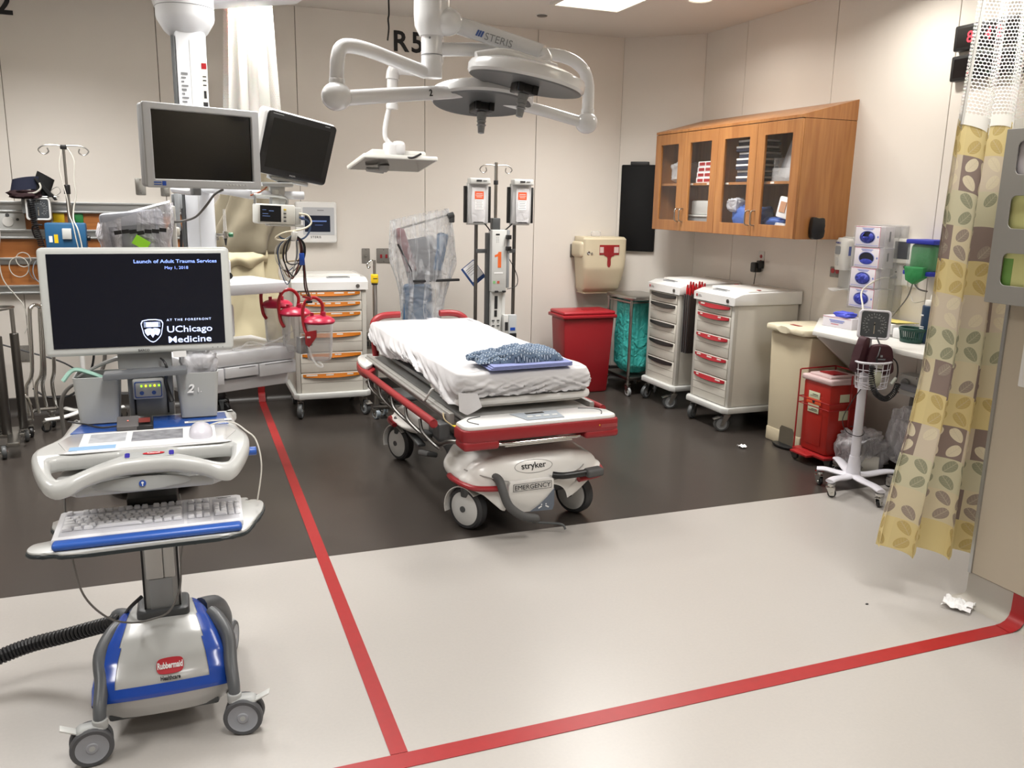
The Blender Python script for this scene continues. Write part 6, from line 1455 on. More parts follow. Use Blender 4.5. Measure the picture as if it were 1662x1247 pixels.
def kh(u, v):
    z = 1.96-1.33*v; a = 2*PI*u
    tie = math.exp(-((v-.60)/.05)**2)
    wx = (.10+.13*math.sin(min(1, v/.55)*PI*.5)*(1-.35*tie)+.02*v); wy = .05+.045*math.sin(min(1, v/.5)*PI*.5)*(1-.5*tie)
    if v > .6: wx += .035*(v-.6)/.4
    k = 1+.20*math.sin(a*8+v*5+2.5*nz(v*3, a, 1))*(.6+.6*tie)+.16*nz(math.cos(a)*1.5, math.sin(a)*1.5, v*5)+.12*math.sin(a*4-v*9)+.10*abs(nz(a*3, v*9, 4))
    return (.475-.13*min(1, v*1.5)+.02*math.sin(v*6)+wx*math.cos(a)*k, 6.03+wy*math.sin(a)*k, z)
part(T, 'curtain_cloth', B().grid(kh, 120, 80, wrap=True, keep=lambda u, v: v < .56), khaki, sharp=180)
part(T, 'lower_cloth', B().grid(kh, 120, 80, wrap=True, keep=lambda u, v: v > .55), mat('pale_khaki_cloth', hsv('#c3b999'), .8, bump=.1, bscale=12), sharp=180)
def sag(u, v):
    a = PI+PI*u; z0 = 1.24+.05*math.cos((u-.5)*PI)
    x0 = .33+.19*math.cos(a); return (x0, 6.0-.075*math.sin(PI*u)-.03*math.sin(v*PI)+.01*math.sin(u*30)*v, z0-.06*math.sin(u*PI)-.10*v*(.6+.4*math.sin(u*PI)+.15*math.sin(u*22)))
part(T, 'cloth_fold', B().grid(sag, 60, 14, thick=.004), mat('pale_khaki_cloth', hsv('#c3b999'), .8, bump=.1, bscale=12), sharp=180)

# ================================================================ TOUCH SCREEN ON BACK WALL
T = thing('wall_touch_screen', 'white wall control panel with a small dark touch screen behind the pendant', 'control panel', (.975, YB, 1.40))
part(T, 'housing', B().prism(rrect(.315, .315, .02), FB(.968, YB, 1.405), .06, bev=.014), gloss_white)
part(T, 'face_plate', B().prism(rrect(.24, .21, .006), FB(.985, YB-.06, 1.415), .002), mat('face_grey', hsv('#b9bcc0'), .4))
part(T, 'screen', B().prism(rrect(.195, .125, .003), FB(.975, YB-.062, 1.395), .0012), mat('navy_screen', hsv('#1a2234'), .2))
part(T, 'screen_text', B().mesh(txtmesh('harmony air', .026, bold=.01, ext=.0002, align='CENTER'), FB(.985, YB-.0634, 1.41)).mesh(txtmesh('room control', .010, ext=.0002, align='CENTER'), FB(.985, YB-.0634, 1.38)), mat('screen_blue_text', hsv('#7f9fdf'), .5, emit=.5), flat=True) if 0 else part(T, 'screen_mark', B().box((.985, YB-.0636, 1.415), (.12, .0006, .010)).box((.985, YB-.0636, 1.385), (.06, .0006, .003)), mat('screen_blue_text', hsv('#5d78b5'), .5, emit=.3))
text(T, 'STERIS', .022, FB(.92, YB-.0605, 1.285), ink, bold=.02, sp=1.3)
part(T, 'maker_text', B().box((1.0, YB-.0625, 1.497), (.05, .0006, .006)), greyink)

# ================================================================ IV POLE, RAPID INFUSER
def iv_hooks(T, x, y, z, w_=.13):
    for s in (-1, 1):
        part(T, 'hook', B().tube([(x, y, z), (x+s*w_*.55, y, z+.005), (x+s*w_*.9, y, z-.004), (x+s*(w_+.012), y, z-.03), (x+s*w_*.88, y, z-.055), (x+s*w_*.66, y, z-.04), (x+s*w_*.70, y, z-.015)], .0042, sm=6, n=8), steel)
T = thing('rapid_infuser', 'fluid warmer on a pole with twin pressure chambers and an orange number 1', 'infuser', (2.21, 6.1, 0))
yi = 6.10
part(T, 'pole', B().cyl((2.197, yi, 1.36), (2.197, yi, 1.875), .0125, n=16), steel)
part(T, 'pole_joint', B().cyl((2.197, yi, 1.715), (2.197, yi, 1.745), .017, n=16, bev=.002), ink)
iv_hooks(T, 2.197, yi, 1.853, .115)
for x in (2.045, 2.352): part(T, 'side_pole', B().cyl((x, yi, .22), (x, yi, 1.45), .0135, n=16), dsteel)
part(T, 'crossbar', B().bx(2.04, 2.16, yi-.015, yi+.005, 1.21, 1.24, bev=.003).bx(2.26, 2.36, yi-.015, yi+.005, 1.21, 1.24, bev=.003), dkgrey)
part(T, 'pole_cover', B().bx(2.165, 2.228, yi-.03, yi+.03, 1.38, 1.47, bev=.006), dkgrey)
for s, x in ((-1, 2.035), (1, 2.375)):
    ch = part(T, 'pressure_chamber', B().bx(x-.078, x+.078, yi-.085, yi-.045, 1.43, 1.72, bev=.012), clearish('chamber_clear', hsv('#e4e4e4'), .55, rough=.1, gloss=.8, bump=.05))
    part(ch, 'chamber_top', B().box((x, yi-.08, 1.735), (.155, .08, .045), bev=.01, seg=3).box((x+.075*1, yi-.1, 1.725), (.018, .02, .022), bev=.005), pale)
    part(ch, 'top_display', B().box((x-.01, yi-.122, 1.738), (.04, .003, .012)).box((x+.035, yi-.122, 1.738), (.03, .003, .004)), ink)
    part(ch, 'chamber_back', B().bx(x-.082, x+.082, yi-.045, yi-.035, 1.42, 1.725, bev=.004), pale)
    for sx in (-1, 1): part(ch, 'side_strip', B().bx(x+sx*.082, x+sx*.104, yi-.06, yi-.035, 1.435, 1.70, bev=.004), black)
    part(ch, 'fluid_bag', B().prism(spl([(-.05, -.125), (-.052, .09), (-.035, .115), (.035, .115), (.052, .09), (.05, -.125), (.03, -.135), (-.03, -.135)], 4), FB(x+.004*s, yi-.086, 1.575), .008, bev=.004), clearish('bag_clear', hsv('#ececee'), .7, rough=.15, gloss=1.0, bump=.4))
    part(ch, 'orange_label', B().prism(rrect(.068, .055, .002), FB(x, yi-.0945, 1.635), .001), label_orange)
    part(ch, 'label_text', B().prism(rrect(.05, .004, .001, cy=.012), FB(x, yi-.0957, 1.635), .0005).prism(rrect(.055, .004, .001, cy=.0), FB(x, yi-.0957, 1.635), .0005).prism(rrect(.045, .004, .001, cy=-.012), FB(x, yi-.0957, 1.635), .0005), label_white)
    part(ch, 'white_label', B().prism(rrect(.066, .07, .002), FB(x, yi-.0945, 1.568), .001), paper)
    b = B()
    for k in range(5): b.prism(rrect(.055-.01*(k % 2), .0025, .001, cy=.025-.012*k), FB(x, yi-.0957, 1.568), .0004)
    part(ch, 'label_print', b, greyink)
    part(T, 'pressure_hose', B().tube([(x-s*.06, yi-.05, 1.43), (x-s*.085, yi-.04, 1.405), (x-s*.125, yi-.02, 1.365)], .005, sm=5, n=8), cord_b)
col = part(T, 'control_column', B().bx(2.145, 2.265, yi-.08, yi+.01, .92, 1.385, bev=.008), pale)
part(T, 'column_side', B().bx(2.265, 2.29, yi-.075, yi+.0, .95, 1.385, bev=.006), midgrey)
part(T, 'lower_column', B().bx(2.15, 2.235, yi-.06, yi+.02, .18, .92, bev=.006).bx(2.235, 2.27, yi-.05, yi+.02, .18, .92, bev=.006), pale)
part(T, 'column_shadow', B().bx(2.125, 2.15, yi-.03, yi+.03, .18, 1.36, bev=.004), dkgrey)
part(col, 'lettering', B().prism([(.025, 0), (.052, 0), (.052, .118), (.030, .118), (.022, .102), (0, .094), (0, .078), (.025, .084)], FB(2.168, yi-.0805, 1.105), .001), mat('orange_one', hsv('#d9652b'), .5), flat=True)
part(col, 'display', B().bx(2.175, 2.205, yi-.0815, yi-.08, 1.345, 1.357), ink)
b = B()
for k in range(8): b.box((2.182+.014*(k % 2), yi-.081, 1.33-.012*(k//2)), (.005, .001, .004))
part(col, 'indicator_marks', b, greyink)
part(col, 'green_key', B().bx(2.157, 2.175, yi-.083, yi-.08, .985, 1.005), mat('soft_green', hsv('#7fb77c'), .5)); part(col, 'red_key', B().bx(2.19, 2.208, yi-.083, yi-.08, .985, 1.005), mat('soft_red', hsv('#b5543e'), .5))
part(col, 'text_strip', B().bx(2.165, 2.235, yi-.0815, yi-.08, 1.06, 1.07), paper)
for x, z in ((2.272, 1.335), (2.272, 1.25)): part(T, 'clamp', B().bx(x-.018, x+.018, yi-.11, yi-.075, z-.018, z+.014, bev=.003), black)
for x in (2.185, 2.245): part(T, 'knob', B().box((x, yi-.085, .925), (.028, .02, .014), bev=.005), black)
part(T, 'slot', B().bx(2.178, 2.203, yi-.0615, yi-.06, .79, .89).bx(2.178, 2.2, yi-.0615, yi-.06, .73, .78), ink)
b = B()
for k in range(8): b.box((2.170+.04*(k % 2), yi-.0605, .70-.04*(k//2)), (.022, .001, .012)); b.box((2.170+.04*(k % 2), yi-.0605, .685-.04*(k//2)), (.014, .001, .004))
part(T, 'pictograms', b, dkgrey)
part(T, 'side_module', B().bx(2.245, 2.285, yi-.09, yi-.05, .55, .745, bev=.004), pale); part(T, 'side_module', B().bx(2.285, 2.35, yi-.095, yi-.05, .40, .745, bev=.004), mat('module_grey', hsv('#aeb2b4'), .4))
part(T, 'module_slot', B().bx(2.255, 2.28, yi-.092, yi-.09, .625, .69), ink); part(T, 'blue_label', B().bx(2.298, 2.338, yi-.0965, yi-.095, .625, .648), blue)
part(T, 'module_clamp', B().bx(2.29, 2.345, yi-.11, yi-.095, .565, .605, bev=.003), black)
part(T, 'vent', B().bx(2.29, 2.345, yi-.0965, yi-.095, .52, .525).bx(2.29, 2.345, yi-.0965, yi-.095, .50, .505).bx(2.29, 2.345, yi-.0965, yi-.095, .48, .485).bx(2.29, 2.345, yi-.0965, yi-.095, .46, .465), greyink)
part(T, 'cable', B().tube([(2.29, yi-.06, 1.17), (2.34, yi-.04, 1.10), (2.375, yi-.03, 1.02), (2.36, yi-.04, .96), (2.28, yi-.06, .94)], .003, sm=6, n=6), cord_b)
part(T, 'orange_tube', B().tube([(2.352, yi-.07, .56), (2.365, yi-.07, .50), (2.36, yi-.07, .42)], .004, sm=5, n=6), label_orange)
part(T, 'base', B().prism(spl([(-.28, -.05), (-.05, -.10), (.0, -.28), (.05, -.10), (.28, -.05), (.12, .12), (.0, .24), (-.12, .12)], 4), Matrix.Translation((2.2, yi, .09)), .05, bev=.01), dkgrey)
part(T, 'base_crossbar', B().bx(2.03, 2.37, yi-.02, yi+.02, .20, .24, bev=.005).bx(2.17, 2.23, yi-.02, yi+.03, .12, .22), dsteel)
for x, y in ((1.95, yi-.04), (2.45, yi-.04), (2.2, yi-.25), (2.2, yi+.22)): caster(T, x, y, .04, .10, 1, trail=.01)
T = thing('instruction_card', 'blue-bordered instruction card hanging tilted behind the left pole of the infuser', 'card', (2.02, 6.16, 1.0))
Mc = FB(2.045, 6.155, 1.055) @ Matrix.Rotation(rad(38), 4, 'Z')
part(T, 'card', B().prism(rrect(.125, .165, .004), Mc, .003), mat('card_blue', hsv('#27467c'), .5)); part(T, 'sheet', B().prism(rrect(.105, .13, .002, cx=.006, cy=.012), Mc @ Matrix.Translation((0, 0, .003)), .001), paper)
part(T, 'card_print', B().prism(rrect(.08, .003, .001, cy=.05), Mc @ Matrix.Translation((0, 0, .0041)), .0003).prism(rrect(.08, .003, .001, cy=.035), Mc @ Matrix.Translation((0, 0, .0041)), .0003).prism(rrect(.08, .003, .001, cy=.02), Mc @ Matrix.Translation((0, 0, .0041)), .0003).prism(rrect(.06, .003, .001, cy=.0), Mc @ Matrix.Translation((0, 0, .0041)), .0003), greyink)

# ---- steel pole with the yellow collar
T = thing('iv_pole', 'steel pole with a yellow collar standing beside the orange-striped drawer cart', 'iv pole', (1.275, 6.05, 0))
part(T, 'pole', B().cyl((1.262, 6.05, .10), (1.262, 6.05, 1.04), .0165, n=18), steel)
part(T, 'upper_tube', B().cyl((1.262, 6.05, 1.03), (1.262, 6.05, 1.165), .011, n=16), steel)
part(T, 'yellow_collar', B().cyl((1.262, 6.05, 1.0), (1.262, 6.05, 1.065), .027, n=20, bev=.008), yellow)
part(T, 'collar_ring', B().cyl((1.262, 6.05, .988), (1.262, 6.05, 1.003), .0225, n=20, bev=.003), ink)
part(T, 'collar_print', B().box((1.262, 6.0225, 1.035), (.03, .001, .006)), ink)
part(T, 'hook', B().tube([(1.262, 6.05, 1.16), (1.24, 6.04, 1.165), (1.22, 6.03, 1.15), (1.205, 6.03, 1.13), (1.215, 6.03, 1.11), (1.23, 6.03, 1.12)], .0055, sm=5, n=8), chrome)
part(T, 'base', B().box((1.37, 6.0, .085), (.28, .04, .022), rot=(0, 0, -.2), bev=.006).box((1.37, 6.0, .085), (.28, .04, .022), rot=(0, 0, -1.2), bev=.006), dsteel)
for a in (-.2, -.2+PI, -1.2, -1.2+PI): caster(T, 1.37+.12*math.cos(a), 6.0+.12*math.sin(a), .036, .075, -1.2, trail=.008, tire=mat('tyre_blue_grey', hsv('#8f9aa3'), .5), hub=pale)

# ---- bagged machine at the head of the stretcher
T = thing('bagged_scanner', 'blue-grey machine on a stand wrapped in a clear plastic bag behind the stretcher', 'medical machine', (1.66, 6.3, 0))
mg_ = mat('machine_blue', hsv('#3f6488'), .45); mr_ = mat('machine_maroon', hsv('#6b3038'), .5)
part(T, 'stand_column', B().bx(1.61, 1.69, 6.30, 6.38, .12, 1.05, bev=.01), dkgrey)
part(T, 'body', B().box((1.68, 6.32, 1.14), (.26, .10, .34), rot=(rad(-12), rad(-10), 0), bev=.02), mat('machine_dark', hsv('#54565c'), .5))
part(T, 'left_panel', B().box((1.55, 6.30, 1.22), (.07, .10, .34), rot=(rad(-8), rad(-16), 0), bev=.02), mr_)
part(T, 'right_panel', B().box((1.82, 6.31, 1.20), (.08, .09, .30), rot=(rad(-8), rad(14), 0), bev=.02), mg_)
part(T, 'lower_drape', B().box((1.635, 6.27, .80), (.23, .10, .34), bev=.04, seg=3), mg_)
part(T, 'top_rail', B().tube([(1.50, 6.22, 1.385), (1.86, 6.22, 1.485)], .007, n=8), steel)
part(T, 'rail_knob', B().cyl((1.855, 6.2, 1.475), (1.90, 6.2, 1.49), .022, bev=.005).box((1.885, 6.2, 1.455), (.04, .03, .05), bev=.008), dkgrey)
part(T, 'tray_bar', B().box((1.76, 6.18, 1.0), (.36, .03, .018), rot=(0, rad(-1), 0), bev=.003), ink)
part(T, 'side_post', B().tube([(1.47, 6.2, 1.27), (1.60, 6.18, 1.02)], .007, n=8), ink)
part(T, 'base', B().box((1.64, 6.32, .10), (.42, .34, .04), bev=.015), dkgrey)
for x, y in ((1.47, 6.19), (1.81, 6.19), (1.47, 6.45), (1.81, 6.45)): caster(T, x, y, .04, .085, -1, trail=.008)
def bagf(u, v):
    a = 2*PI*u; z = 1.485-.80*v; c_, s_ = math.cos(a), math.sin(a)
    cx_ = 1.655+.03*math.sin(v*3)-.0*v; w_ = .225 if v < .5 else .225-.075*((v-.5)/.5)**1.6
    w_ += .02*math.sin(v*6); dpt = .11*(w_/.225)**.7
    k = 1+(.05+.14*v)*nz(c_*2.2, s_*2.2, v*3.3+5)+.05*math.sin(a*13+v*4)*v+.06*nz(c_*5, s_*5, v*5)
    ztop_ = z+.05*c_*(1-v) - (.06 if v < .02 else 0)*0
    return (cx_+w_*c_*k+.03*v*v-.05*max(0, v-.5), 6.27+dpt*s_*k, ztop_)
one('plastic_cover', B().grid(bagf, 110, 60, wrap=True), clearish('cover_film', hsv('#d6d9dd'), .24, rough=.18, gloss=1.2, bump=1.0, bscale=10, streak=.55), 'clear plastic bag knotted at the bottom, covering the machine behind the stretcher', 'plastic cover', loc=(1.66, 6.27, .69), sharp=80)
crumple((1.74, 6.17, .685), (.12, .07, .06), 44, filmh, 'bag_knot', 'white bunched knot of the plastic cover above the stretcher head', 'bag knot')

# ================================================================ LEFT SIDE EQUIPMENT
# aneroid gauge with cuffs on the rail
def gauge_face(T, M, s=1.0, parent=None):
    part(parent or T, 'dial', B().prism(rrect(.125*s, .125*s, .012*s), M @ Matrix.Translation((0, 0, .0)), .002), mat('dial_grey', hsv('#44484c'), .3))
    b = B()
    for k in range(22):
        a = rad(-240+300*k/21) if 0 else rad(230-280*k/21); r_ = .047*s; l_ = .006*s if k % 2 else .010*s
        b.prism([(-.0010*s, 0), (.0010*s, 0), (.0010*s, l_), (-.0010*s, l_)], M @ Matrix.Rotation(a-PI/2, 4, 'Z') @ Matrix.Translation((0, r_-.0, .0021)), .0004)
    part(parent or T, 'scale_marks', b, mat('mark_grey', hsv('#b3b6b8'), .6))
    b = B()
    for k in range(11):
        a = rad(230-280*k/10); p = M @ Vector((.037*s*math.cos(a), .037*s*math.sin(a), .0021)); b.mesh(txtmesh(str(k*30 if k else 0), .009*s, ext=.0002, align='CENTER'), M @ Matrix.Translation((.037*s*math.cos(a), .037*s*math.sin(a)-.003*s, .0021)))
    part(parent or T, 'scale_numbers', b, MATS['mark_grey'], flat=True)
    part(parent or T, 'needle', B().prism([(-.0015*s, -.045*s), (.0015*s, -.045*s), (.0006*s, .012*s), (-.0006*s, .012*s)], M @ Matrix.Translation((0, 0, .003)), .0006), mat('needle_pale', hsv('#c9b9a0'), .5))
    part(parent or T, 'needle_hub', B().prism(ell(.004*s, .004*s, 12), M @ Matrix.Translation((0, 0, .003)), .0015), ink)
T = thing('blood_pressure_gauge', 'square aneroid blood pressure gauge clamped on the wall rail at left', 'pressure gauge', (-.915, 6.66, 1.48))
Mg = FB(-.915, 6.62, 1.482)
part(T, 'housing', B().prism(rrect(.15, .15, .02), Mg @ Matrix.Translation((0, 0, -.045)), .04, bev=.006), pale)
fmm = plate([rrect(.152, .152, .02), rrect(.126, .126, .012)], .012, bev=.004); fmm.transform(Mg); part(T, 'frame', fmm, gloss_white)
gauge_face(T, Mg)
part(T, 'bracket', B().bx(-1.02, -.93, 6.66, 6.80, 1.45, 1.55, bev=.008), midgrey)
part(T, 'cuff_basket', B().tube([(-1.07, 6.62, 1.565), (-.80, 6.62, 1.565), (-.80, 6.76, 1.565), (-1.07, 6.76, 1.565)], .004, n=8, closed=True), steel)
one('coiled_tube', coil([(-.955, 6.585, 1.545), (-.945, 6.58, 1.45), (-.935, 6.58, 1.35), (-.915, 6.60, 1.25), (-.90, 6.62, 1.12), (-.905, 6.62, 1.0), (-.92, 6.62, .95)], .018, .0042, 46, n=6), cord_b, 'black coiled tube hanging in front of the wall-mounted pressure gauge', 'coiled tube', loc=(-.955, 6.585, 1.545))
one('pressure_cuff', B().grid(lambda u, v: (-.98+.10*math.cos(u*PI*1.9)+.02*v, 6.66+.05*math.sin(u*PI*1.9), 1.60+.085*v+.012*math.sin(u*9)), 40, 8, thick=.012), navy, 'rolled navy blood pressure cuff lying on top of the wall gauge, at left', 'pressure cuff', loc=(-.98, 6.66, 1.60))
one('pressure_cuff', B().grid(lambda u, v: (-.88+.05*math.cos(u*PI*2)+.05*(v-.5)*1.0, 6.66+.045*math.sin(u*PI*2), 1.575+.13*v-.03*math.cos(u*2*PI)), 32, 8, wrap=True).box((-.845, 6.64, 1.60), (.012, .08, .14), rot=(0, rad(-35), 0), bev=.003).box((-.875, 6.635, 1.625), (.012, .08, .15), rot=(0, rad(-35), 0), bev=.003), blackc, 'black folded pressure cuff standing up behind the wall gauge', 'pressure cuff', loc=(-.88, 6.66, 1.57))
crumple((-.985, 6.65, 1.575), (.20, .13, .055), 51, mat('maroon_cloth', hsv('#2b1418'), .85), 'pressure_cuff', 'dark maroon cuff drooping left below the navy one on the gauge', 'pressure cuff')
one('cuff_hose', B().tube([(-.975, 6.60, 1.585), (-.92, 6.585, 1.59), (-.885, 6.585, 1.62), (-.89, 6.59, 1.655)], .006, sm=6, n=8), cord_w, 'short grey cuff hose curling over the wall gauge', 'hose', loc=(-.975, 6.60, 1.585))
one('wire_loop', B().tube([(-.83, 6.62, 1.60), (-.79, 6.62, 1.63), (-.77, 6.62, 1.60), (-.80, 6.62, 1.575)], .002, sm=6, n=6, closed=True), steel, 'thin wire loop sticking out right of the black cuff', 'wire', loc=(-.83, 6.62, 1.6))
# iv pole with pump
T = thing('iv_pole', 'steel pole with curled hooks on a white wheeled base at the far left', 'iv pole', (-.72, 6.40, 0))
xp, yp = -.705, 6.40
part(T, 'pole', B().cyl((xp, yp, .10), (xp, yp, 1.60), .0125, n=16), steel)
part(T, 'upper_tube', B().cyl((xp, yp, 1.58), (xp, yp, 1.90), .0085, n=14), steel)
part(T, 'pole_joint', B().cyl((xp, yp, 1.585), (xp, yp, 1.645), .020, n=16, bev=.004), black)
iv_hooks(T, xp, yp, 1.892, .135)
part(T, 'hook_hub', B().box((xp, yp, 1.885), (.04, .02, .03), bev=.006), black)
wh = gloss_white
for a in (-2.75, -1.2, .6, 2.2):
    part(T, 'base_leg', B().tube([(xp, yp, .14), (xp+.06*math.cos(a), yp+.06*math.sin(a), .105), (xp+.16*math.cos(a), yp+.16*math.sin(a), .085), (xp+.27*math.cos(a), yp+.27*math.sin(a), .085)], [.03, .02], sm=5, n=12, flat=.55), wh)
    caster(T, xp+.26*math.cos(a), yp+.26*math.sin(a), .03, .075, a, trail=.005, wd=.02, tire=black, hub=dkgrey)
part(T, 'base_hub', B().lathe([(0, .16), (.025, .16), (.045, .12), (.05, .09), (0, .09)], (xp, yp, 0), 24), wh)
part(T, 'lower_pole', B().cyl((xp, yp, .15), (xp, yp, .75), .016, n=16), wh)
T = thing('infusion_pump', 'blue pump box with a white clip on the left steel pole above the front monitor', 'pump', (-.72, 6.36, 1.23))
part(T, 'housing', B().bx(-.848, -.605, 6.30, 6.385, 1.20, 1.40, bev=.012), mat('pump_blue', hsv('#23577f'), .4))
part(T, 'white_clip', B().bx(-.745, -.69, 6.285, 6.30, 1.295, 1.365, bev=.004), pale)
part(T, 'yellow_label', B().bx(-.795, -.772, 6.2985, 6.30, 1.27, 1.325), yellow); part(T, 'white_label', B().bx(-.825, -.805, 6.2985, 6.30, 1.275, 1.315), paper)
part(T, 'side_knob', B().cyl((-.606, 6.34, 1.30), (-.585, 6.34, 1.30), .018, bev=.003), black)
one('drip_line', B().tube([(-.715, 6.37, 1.87), (-.735, 6.36, 1.75), (-.72, 6.36, 1.64), (-.705, 6.36, 1.55), (-.70, 6.35, 1.45), (-.68, 6.30, 1.40), (-.665, 6.28, 1.30), (-.655, 6.28, 1.22), (-.65, 6.28, 1.10)], .0035, sm=6, n=6), cord_w, 'pale line running down the left pole over the blue pump box, left one', 'cable', loc=(-.715, 6.37, 1.87))
one('drip_line', B().tube([(-.68, 6.37, 1.88), (-.645, 6.36, 1.80), (-.655, 6.36, 1.68), (-.65, 6.36, 1.58), (-.67, 6.36, 1.50), (-.675, 6.33, 1.42), (-.65, 6.28, 1.36), (-.635, 6.28, 1.25), (-.63, 6.28, 1.10)], .0045, sm=6, n=6), cord_w, 'pale line bowing out to the right of the left steel pole', 'cable', loc=(-.68, 6.37, 1.88))
one('power_cable', B().tube([(-.86, 6.33, 1.385), (-.90, 6.34, 1.385), (-.925, 6.36, 1.36), (-.915, 6.38, 1.30)], .006, sm=5, n=8), cord_b, 'thick black cable leaving the left side of the blue pump box', 'cable', loc=(-.86, 6.33, 1.385))
# loops of pale cable hung on the rail
for k, (cx_, cz_, rx_, rz_, m_, lb) in enumerate(((-1.06, 1.13, .045, .05, cord_w, 'cream cable loop hanging on the wood rail, upper'), (-1.09, 1.08, .06, .07, cord_w, 'cream cable loop hanging on the wood rail, lower wide one'), (-.98, 1.06, .05, .075, cord_g, 'grey cable loop beside the front monitor on the wood rail'), (-.95, 1.05, .055, .085, mat('pale_blue_cord', hsv('#9aa4b0'), .5), 'pale blue cable loop at the edge of the front monitor'))):
    one('cable_loop', B().tube([(cx_+rx_*math.cos(a*PI/4), YB-.07-.006*k, cz_+rz_*math.sin(a*PI/4)) for a in range(8)], .0035, sm=4, n=6, closed=True), m_, lb, 'cable', loc=(cx_, YB-.07, cz_+rz_))
one('white_plug', B().bx(-.945, -.90, 6.74, 6.78, 1.035, 1.09, bev=.006), paper, 'white plug tag on the cable at the left edge of the front monitor', 'tag', loc=(-.92, 6.76, 1.03))
one('monitor_lead', B().tube([(-1.19, 6.77, 1.37), (-1.18, 6.74, 1.30), (-1.20, 6.74, 1.15), (-1.19, 6.74, 1.0), (-1.12, 6.74, .88), (-1.08, 6.72, .82), (-1.06, 6.72, .7), (-1.09, 6.72, .62)], .004, sm=6, n=6), cord_w, 'pale cable plugged into the beige connector plate at the left edge', 'cable', loc=(-1.19, 6.77, 1.37))
# floor-level dark cables
one('floor_cable', B().tube([(-1.25, 6.72, .55), (-1.05, 6.70, .48), (-.85, 6.68, .40), (-.7, 6.66, .28), (-.60, 6.64, .19), (-.45, 6.63, .16), (-.35, 6.64, .2)], .006, sm=6, n=6), cord_b, 'thin dark cable running down across the lower wall behind the front cart', 'cable', loc=(-1.25, 6.72, .55))
one('floor_cable', B().tube([(-.62, 6.6, .85), (-.64, 6.6, .55), (-.68, 6.58, .35), (-.8, 6.56, .2), (-.95, 6.56, .18), (-1.05, 6.58, .25)], .008, sm=6, n=6), cord_b, 'thick dark cable sagging between the wall and the steel stands', 'cable', loc=(-.62, 6.6, .85))
one('floor_cable', B().tube([(-.42, 4.9, .95), (-.44, 4.9, .70), (-.52, 4.9, .62), (-.60, 4.9, .60), (-.655, 4.9, .52), (-.66, 4.9, .35), (-.655, 4.9, .12), (-.64, 4.88, .01)], .010, sm=6, n=8), cord_g, 'grey hose arching down left of the front cart bin', 'hose', loc=(-.42, 4.9, .95))
T = thing('floor_plug', 'small chrome foot switch on the floor behind the cart at left', 'foot switch', (-.70, 4.95, 0))
part(T, 'body', B().box((-.70, 4.95, .03), (.07, .08, .05), rot=(0, 0, .4), bev=.01), chrome); part(T, 'face', B().box((-.685, 4.915, .045), (.04, .02, .04), rot=(.4, 0, .4), bev=.004), ink)
# bagged monitor with green note on a stand
T = thing('bagged_monitor', 'grey device in a clear plastic bag with a green note, behind the front monitor', 'medical machine', (-.22, 4.80, 0))
part(T, 'pole', B().cyl((-.235, 4.85, .08), (-.235, 4.85, 1.30), .018, n=16), midgrey)
part(T, 'base', B().lathe([(0, .09), (.05, .09), (.22, .06), (.23, .04), (0, .04)], (-.235, 4.90, 0), 32), dkgrey)
for a in (.5, 2.0, 3.6, 5.2): caster(T, -.235+.17*math.cos(a), 4.90+.17*math.sin(a), .022, .05, a, trail=.0, wd=.015)
part(T, 'housing', B().box((-.24, 4.84, 1.40), (.30, .09, .22), rot=(0, rad(-6), 0), bev=.02), mat('device_grey', hsv('#8b8d94'), .4))
part(T, 'screen', B().box((-.24, 4.792, 1.38), (.22, .004, .12), rot=(0, rad(-6), 0)), mat('device_screen', hsv('#4c5058'), .3))
part(T, 'side_post', B().bx(-.06, -.035, 4.80, 4.84, 1.30, 1.54, bev=.008), white)
def bf(u, v):
    a = 2*PI*u; c_, s_ = math.cos(a), math.sin(a); e = lambda q: math.copysign(abs(q)**.5, q)
    z = 1.50-.30*v; w_ = .175+.01*math.sin(v*7); k = 1+.09*nz(c_*2, s_*2, v*3+9)+.05*nz(c_*6, s_*6, v*6)
    return (-.225+w_*e(c_)*k, 4.83+.075*e(s_)*k, z+.055*e(c_)*(1-v*.6)+.012*nz(c_*4, s_*4, 2))
one('plastic_cover', B().grid(bf, 90, 30, wrap=True).grid(lambda u, v: (-.39+.33*u, 4.83+.06*(v-.5), 1.462+.095*u+.01*math.sin(v*PI)), 20, 6), clearish('cover_film2', hsv('#dcdae0'), .26, rough=.18, gloss=1.2, bump=1.0, bscale=14, streak=.55), 'clear plastic bag over the grey device above the front monitor', 'plastic cover', loc=(-.22, 4.83, 1.2), sharp=80)
one('sticky_note', B().box((-.205, 4.715, 1.355), (.075, .002, .05), rot=(0, rad(32), 0)), mat('note_green', hsv('#a6f23a'), .7), 'bright green note stuck on the plastic bag above the front monitor', 'note', loc=(-.205, 4.715, 1.355))
b = B()
for k in range(7): b.box((-.31+.035*k, 4.722-.002*math.sin(k), 1.405+.006*math.sin(k*1.1)+.012*(k > 3)), (.034, .002, .020), rot=(0, rad(-8 if k < 4 else 4), 0))
one('printed_band', b, ink, 'black printed warning band across the plastic bag over the device', 'label', loc=(-.2, 4.722, 1.41))
